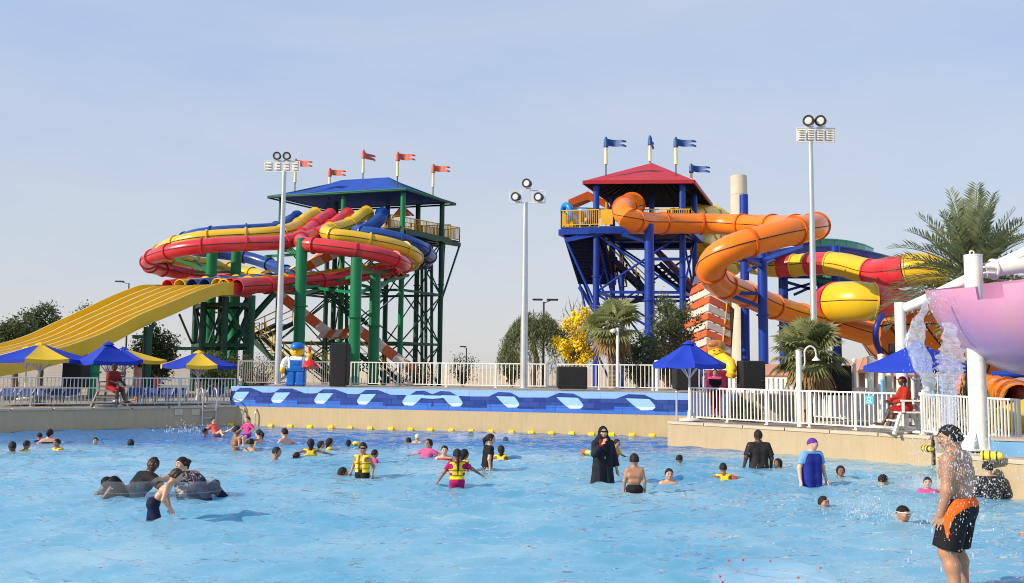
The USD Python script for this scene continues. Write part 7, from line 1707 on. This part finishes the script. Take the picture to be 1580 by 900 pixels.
# --- heads and shoulders across the pool: label, px, py of waterline, py of head top, height, yaw, skin, hair, clothes
many = [
 ('bald dark man with bare shoulders at the left edge', 19, 697, 680, 1.75, 30, 'dark', 'stubble', []),
 ('child in yellow and red vest beside the man at the left edge', 39, 696, 679, 1.15, -30, 'brown', 'short', [V(), ('band', 'red')]),
 ('woman in black swimsuit seen from behind near the shaded left wall', 74, 684, 661, 1.66, 8, 'light', 'bun', [('suit', 'black', dict(lo=-.1, hi=.80))]),
 ('child peeping out left of the woman in the black swimsuit', 62, 682, 667, 1.1, 60, 'tan', 'short', [('shirt', 'blue')]),
 ('child in bright yellow vest just right of the woman in the black swimsuit', 91, 694, 676, 1.15, 160, 'brown', 'short', [V()]),
 ('small child in yellow collar alone between the left groups', 147, 685, 674, 1.1, -150, 'light', 'short', [V()]),
 ('dark head of a swimmer alone left of the double ring', 202, 688, 677, 1.3, 40, 'dark', 'short', [V()]),
 ('child in purple crouching low near the wall ladder', 314, 675, 660, 1.2, -60, 'brown', 'short', [('shirt', 'purple')]),
 ('small boy sitting low next to the shirtless man holding a girl', 386, 697, 676, 1.25, -20, 'tan', 'short', []),
 ('fair woman with a dark ponytail right of the shirtless man', 400, 686, 662, 1.62, 70, 'fair', 'pony', []),
 ('fair man with bare chest alone near the mural wall', 441, 685, 660, 1.78, 60, 'fair', 'short', []),
 ('man with receding hair facing right, in water to his shoulders', 420, 709, 688, 1.74, -80, 'tan', 'stubble', []),
 ('child with yellow collar low in the water left of the vest girl', 455, 708, 697, 1.15, -40, 'brown', 'short', [V()]),
 ('child in yellow vest seen from behind with arms spread', 479, 703, 677, 1.2, 10, 'brown', 'long', [V(t=.03)]),
 ('child in yellow vest, left one of a close pair', 495, 694, 680, 1.1, -100, 'tan', 'long', [V()]),
 ('dark-haired child in yellow vest, right one of a close pair', 508, 695, 676, 1.15, -70, 'tan', 'long', [V(), ('band', 'coral', dict(arms='L'))]),
 ('child with yellow collar in front of the floating yellow arm band', 537, 690, 678, 1.1, 0, 'dark', 'short', [V()]),
 ('boy swimming with his face turned right, left of the open-vest boy', 525, 736, 720, 1.3, -60, 'tan', 'short', []),
 ('round dark head low in the water left of the white-capped child', 632, 685, 674, 1.3, 50, 'brown', 'stubble', []),
 ('child in white cap and yellow vest near the mural wall', 644, 684, 669, 1.15, 10, 'light', None, [V(), ('cap', 'white')]),
 ('woman in red looking at the viewer right of the clear ring', 686, 710, 686, 1.6, 176, 'fair', 'short', [('shirt', 'red', dict(sleeve=0, hi=.9))]),
 ('head of a swimmer far back in front of the mural wall', 723, 674, 665, 1.5, -50, 'light', 'short', []),
 ('dark head low in the water far back right of the big clear ring', 778, 681, 673, 1.4, -40, 'tan', 'short', []),
 ('child in yellow vest seen from behind right of the standing girl in black', 773, 708, 687, 1.15, 0, 'brown', 'long', [V(t=.03)]),
 ('child with a yellow arm band half behind the robed woman', 950, 706, 677, 1.15, -120, 'tan', 'short', [('band', M_vest), ('shorts', 'black')]),
 ('smiling boy facing the viewer with bare shoulders', 1032, 745, 721, 1.35, 172, 'light', 'short', []),
 ('child with red and yellow arm floats near the right wall corner', 1045, 717, 701, 1.1, -70, 'brown', 'short', [V(), ('band', 'red')]),
 ('child in bright yellow vest seen from behind in mid pool', 1117, 740, 714, 1.15, 4, 'brown', 'short', [V(t=.032), ('band', 'coral', dict(arms='R'))]),
 ('child in orange and yellow float leaning by the man in the dark t-shirt', 1202, 722, 707, 1.1, 130, 'brown', 'long', [V(), ('band', 'red')]),
 ('girl with wet hair and yellow collar right of the woman in blue', 1297, 738, 718, 1.15, 170, 'brown', 'long', [V(), ('band', M_vest)]),
 ('boy with yellow collar swimming alone in the near right', 1268, 782, 764, 1.2, -150, 'tan', 'short', [V()]),
 ('boy with splash round his chin swimming by the right wall', 1360, 748, 731, 1.25, -70, 'light', 'short', []),
 ('swimmer in dark cap and goggles near the wet man', 1392, 808, 779, 1.3, -140, 'tan', None, [('shirt', 'navy', dict(sleeve=1.0)), ('cap', 'black', dict(tilt=-.3)), ('goggles', 'white')]),
 ('child in pink with a ring half hidden behind the wet man', 1432, 760, 735, 1.15, 150, 'light', 'short', [('shirt', 'pink')]),
]
rp = random.Random(8)
for lab, px, pw, pt_, hgt, yw, skn, hr_, wr_ in many:
    ar = {'L': (rp.uniform(.08, .2), rp.uniform(.02, .2), -rp.uniform(.12, .26)), 'R': (rp.uniform(.08, .2), rp.uniform(.02, .2), -rp.uniform(.12, .26))}
    if 'arms spread' in lab: ar = {'L': (.27, .04, -.10), 'R': (.27, .05, -.08)}
    if 'bright yellow vest seen from behind in mid' in lab: ar = {'L': (.28, .05, -.10), 'R': (.24, .1, -.14)}
    if 'swimmer in dark cap' in lab: ar = {'L': (.2, .15, -.1), 'R': (.28, .05, -.06)}
    person(lab, px, pw, pt_, h=hgt, yaw=yw, skin=skn, hair=hr_, wear=wr_, arms=ar, turn=rp.uniform(-12, 12), lean=rp.uniform(0, 8), detail=False)
person('shirtless man in black shorts holding a small girl in pink', 363, 695, 656, h=1.72, yaw=-62, skin='brown', hair='short', arms={'L': (.02, .22, -.06), 'R': (.02, .24, -.02)}, wear=[('shorts', 'black', dict(len=.6, hi=.2))], detail=False)
mg = G(363, 695, 0); person('small girl in pink and purple lifted up by the shirtless man', 381, 690, h=.95, yaw=150, skin='fair', hair='short', hmat=M_hairb, Y=mg[1] - .12, z=.15 - .10, sit=.36, wear=[('shirt', 'pink'), ('shorts', 'purple', dict(len=.5, hi=.4))], arms={'L': (.12, .12, -.16), 'R': (.12, .12, -.16)}, feet={'L': (.03, .2, -.30), 'R': (.03, .2, -.30)}, detail=False)
person('child in coral top sitting back in the water with a foot raised', 335, 674, h=1.15, yaw=-125, lean=-30, skin='fair', hair='short', sit=.05, foot_z=.02, visible=1, wear=[('shirt', 'coral')], feet={'L': (.05, .44, .16), 'R': (.08, .40, .0)}, arms={'L': (.1, -.05, -.2), 'R': (.15, -.05, -.2)}, detail=False)
person('girl in pink reclining in the clear ring in mid pool', 657, 706, h=1.25, yaw=150, lean=-14, skin='tan', hair='long', sit=-.16, foot_z=.0, visible=1, wear=[('shirt', 'pink'), ('trousers', 'pink', dict(len=1.4, hi=.2))], feet={'L': (.08, .30, -.12), 'R': (.1, .32, -.14)}, arms={'L': (.25, .05, -.12), 'R': (.28, .0, -.1)}, detail=False)
person('person in black wet suit with pale flecks behind the wet man', 1526, 768, 712, h=1.6, yaw=4, skin='light', hair='short', k=1.2, wear=[('shirt', 'wetblack', dict(sleeve=.6, lo=-.2, t=.02)), ('shorts', 'wetblack', dict(len=.8))], arms={'L': (.06, .04, -.27), 'R': (.07, .1, -.24)}, detail=False)
c1 = G(655, 703, 0); ring('clear swim ring under the reclining girl in pink', [(c1[:2], .48)], .17)
c2_ = G(745, 681, 0); ring('large clear swim ring floating far back by the standing girl in black', [(c2_[:2] + [-.5, .3], .42), (c2_[:2] + [.55, .3], .42)], .14)
c3_ = G(1195, 922, 0); ring('clear swim ring cut off by the bottom edge of the photo', [(c3_[:2], .44)], .16)
c4_ = G(1428, 757, 0); ring('clear ring round the child in pink behind the wet man', [(c4_[:2], .34)], .13)
def armband(label, px, py, m_):
    c = G(px, py, .05); t = thing('arm_float', label, 'arm float', c); obj('air_chamber', MB().torus(c, .075, .06, axis=unit([.4, .3, .8]), n=18, m=10), m_, t, smooth=True); obj('valve', MB().ball(c + [0, -.12, .05], .018, 1), M_sw, t)
armband('loose yellow float bobbing left of the open-vest boy', 551, 686, M_vest); armband('orange and green float held behind the robed woman', 904, 699, Cb['orange']); armband('pale green float next to the robed woman', 910, 700, cloth('pale_green', (.45, .6, .2)))
# hand of a swimmer at the right edge
person('swimmer at the right edge with one arm reaching into view', 1646, 826, h=1.5, yaw=75, lean=12, skin='light', hair='short', sit=-.25, foot_z=.0, visible=1, arms={'L': (.02, .36, -.03), 'R': (.2, .1, -.2)}, feet={'L': (.0, -.3, -.3), 'R': (.0, -.3, -.3)}, detail=True, wear=[('shorts', 'blue')])

# --- lifeguards and people off the water
person('lifeguard in red shirt, shorts and cap sitting in the right white chair', 1400, 0, h=1.64, yaw=84, lean=6, skin='dark', hair='stubble', Y=22.3, z=ZR, sit=.62, wear=[('shirt', 'guard', dict(sleeve=.95, lo=-.1)), ('shorts', 'red', dict(len=.95, hi=.15)), ('cap', 'guard', dict(peak=1, tilt=-.2))], arms={'L': (-.02, .20, -.17), 'R': (.0, .21, -.15)}, feet={'L': (.02, .30, -.28), 'R': (.0, .34, -.24)}, vox=.0115, detail=True)
person('lifeguard in red sitting under the small blue parasol on the left', 170, 0, h=1.74, yaw=-110, lean=8, skin='dark', hair='short', Y=31.2, z=ZL, sit=.66, wear=[('shirt', cloth('dull_red', (.22, .018, .014)), dict(sleeve=.5, lo=-.1)), ('shorts', 'red', dict(len=.95, hi=.15))], arms={'L': (.0, .2, -.17), 'R': (.02, .2, -.16)}, feet={'L': (.03, .28, -.28), 'R': (.03, .26, -.3)}, detail=False)  # shirt red darkened, parasol shade put into the cloth colour
person('person in pale pink walking behind the left fence', 210, 0, h=1.6, yaw=90, skin='light', hair='long', Y=36.5, z=ZL, wear=[('robe', cloth('pale_pink', (.62, .36, .33)), dict(hem=.2))], detail=False)
person('child in coral shirt standing behind the left fence', 240, 0, h=1.15, yaw=100, skin='tan', hair='short', Y=35.5, z=ZL, wear=[('shirt', 'coral'), ('shorts', 'coral')], detail=False)
person('child in pale pink by the ladder behind the left fence', 309, 0, h=.9, yaw=120, skin='light', hair='short', Y=34.8, z=ZL, wear=[('shirt', cloth('pale_pink', (0, 0, 0))), ('shorts', 'white')], detail=False)
person('person in pink sleeves and dark apron standing under the right blue parasol', 1104, 0, h=1.55, yaw=170, skin='tan', hair='short', Y=28.4, z=ZR, wear=[('shirt', 'pink', dict(sleeve=.9)), ('suit', 'black', dict(t=.03, name='apron', hi=.85, lo=-.2)), ('trousers', 'red', dict(len=1.8))], detail=False)
zz = float(zRD)
for k, (lab, px, Y, yw, sk_, wr_) in enumerate((('rider with a tube at the left end of the yellow deck rail', 888, 62.0, 150, 'brown', [('shorts', 'navy')]), ('dark-haired rider in the middle of the queue on the yellow-railed deck', 897, 62.4, -150, 'brown', [('shirt', 'lblue'), ('shorts', 'navy')]), ('rider waiting under the orange hut roof edge on the blue tower', 907, 62.2, 100, 'tan', [('shorts', 'black')]), ('rider nearest the front column on the blue tower deck', 914, 62.6, 180, 'light', [('shirt', 'coral'), ('shorts', 'black')]))):
    person(lab, px, 0, h=1.62 - .05 * k, yaw=yw, skin=sk_, hair='short', Y=Y, z=zz, wear=wr_, vox=.03, detail=False)
for lab, px, py, Y, wr_ in (('upper climber on the blue tower stairs', 951, 428, 63.4, [('shirt', 'coral'), ('shorts', 'black')]), ('middle climber in a wide hat colour shirt on the blue tower stairs', 967, 439, 63.4, [('shirt', 'orange'), ('shorts', 'navy')]), ('lowest climber in dark clothes on the blue tower stairs', 985, 452, 63.4, [('shirt', 'charcoal'), ('shorts', 'black')])):
    person(lab, px, 0, h=1.65, yaw=70, skin='tan', hair='short', Y=Y, z=float(P(px, py - 8, Y)[2]) - .55, wear=wr_, vox=.03, detail=False)
for lab, px, py, Y, an in (('bright blue raft tube standing on end at the left end of the deck rail', 875, 328, 61.3, 25), ('bright blue raft tube held among the queue on the deck', 899, 336, 61.6, 60)):
    c = P(px, py, Y); t = thing('raft_tube', lab, 'raft tube', c); obj('air_ring', MB().torus(c, .52, .2, axis=unit([math.cos(math.radians(an)), math.sin(math.radians(an)), .25]), n=26, m=12), mat('raft_blue', (.01, .22, .62), .3), t, smooth=True)
    obj('handle', MB().torus(c + [0, -.2, .55], .08, .02, axis=(1, 0, 0), n=12, m=6), M_dark, t)
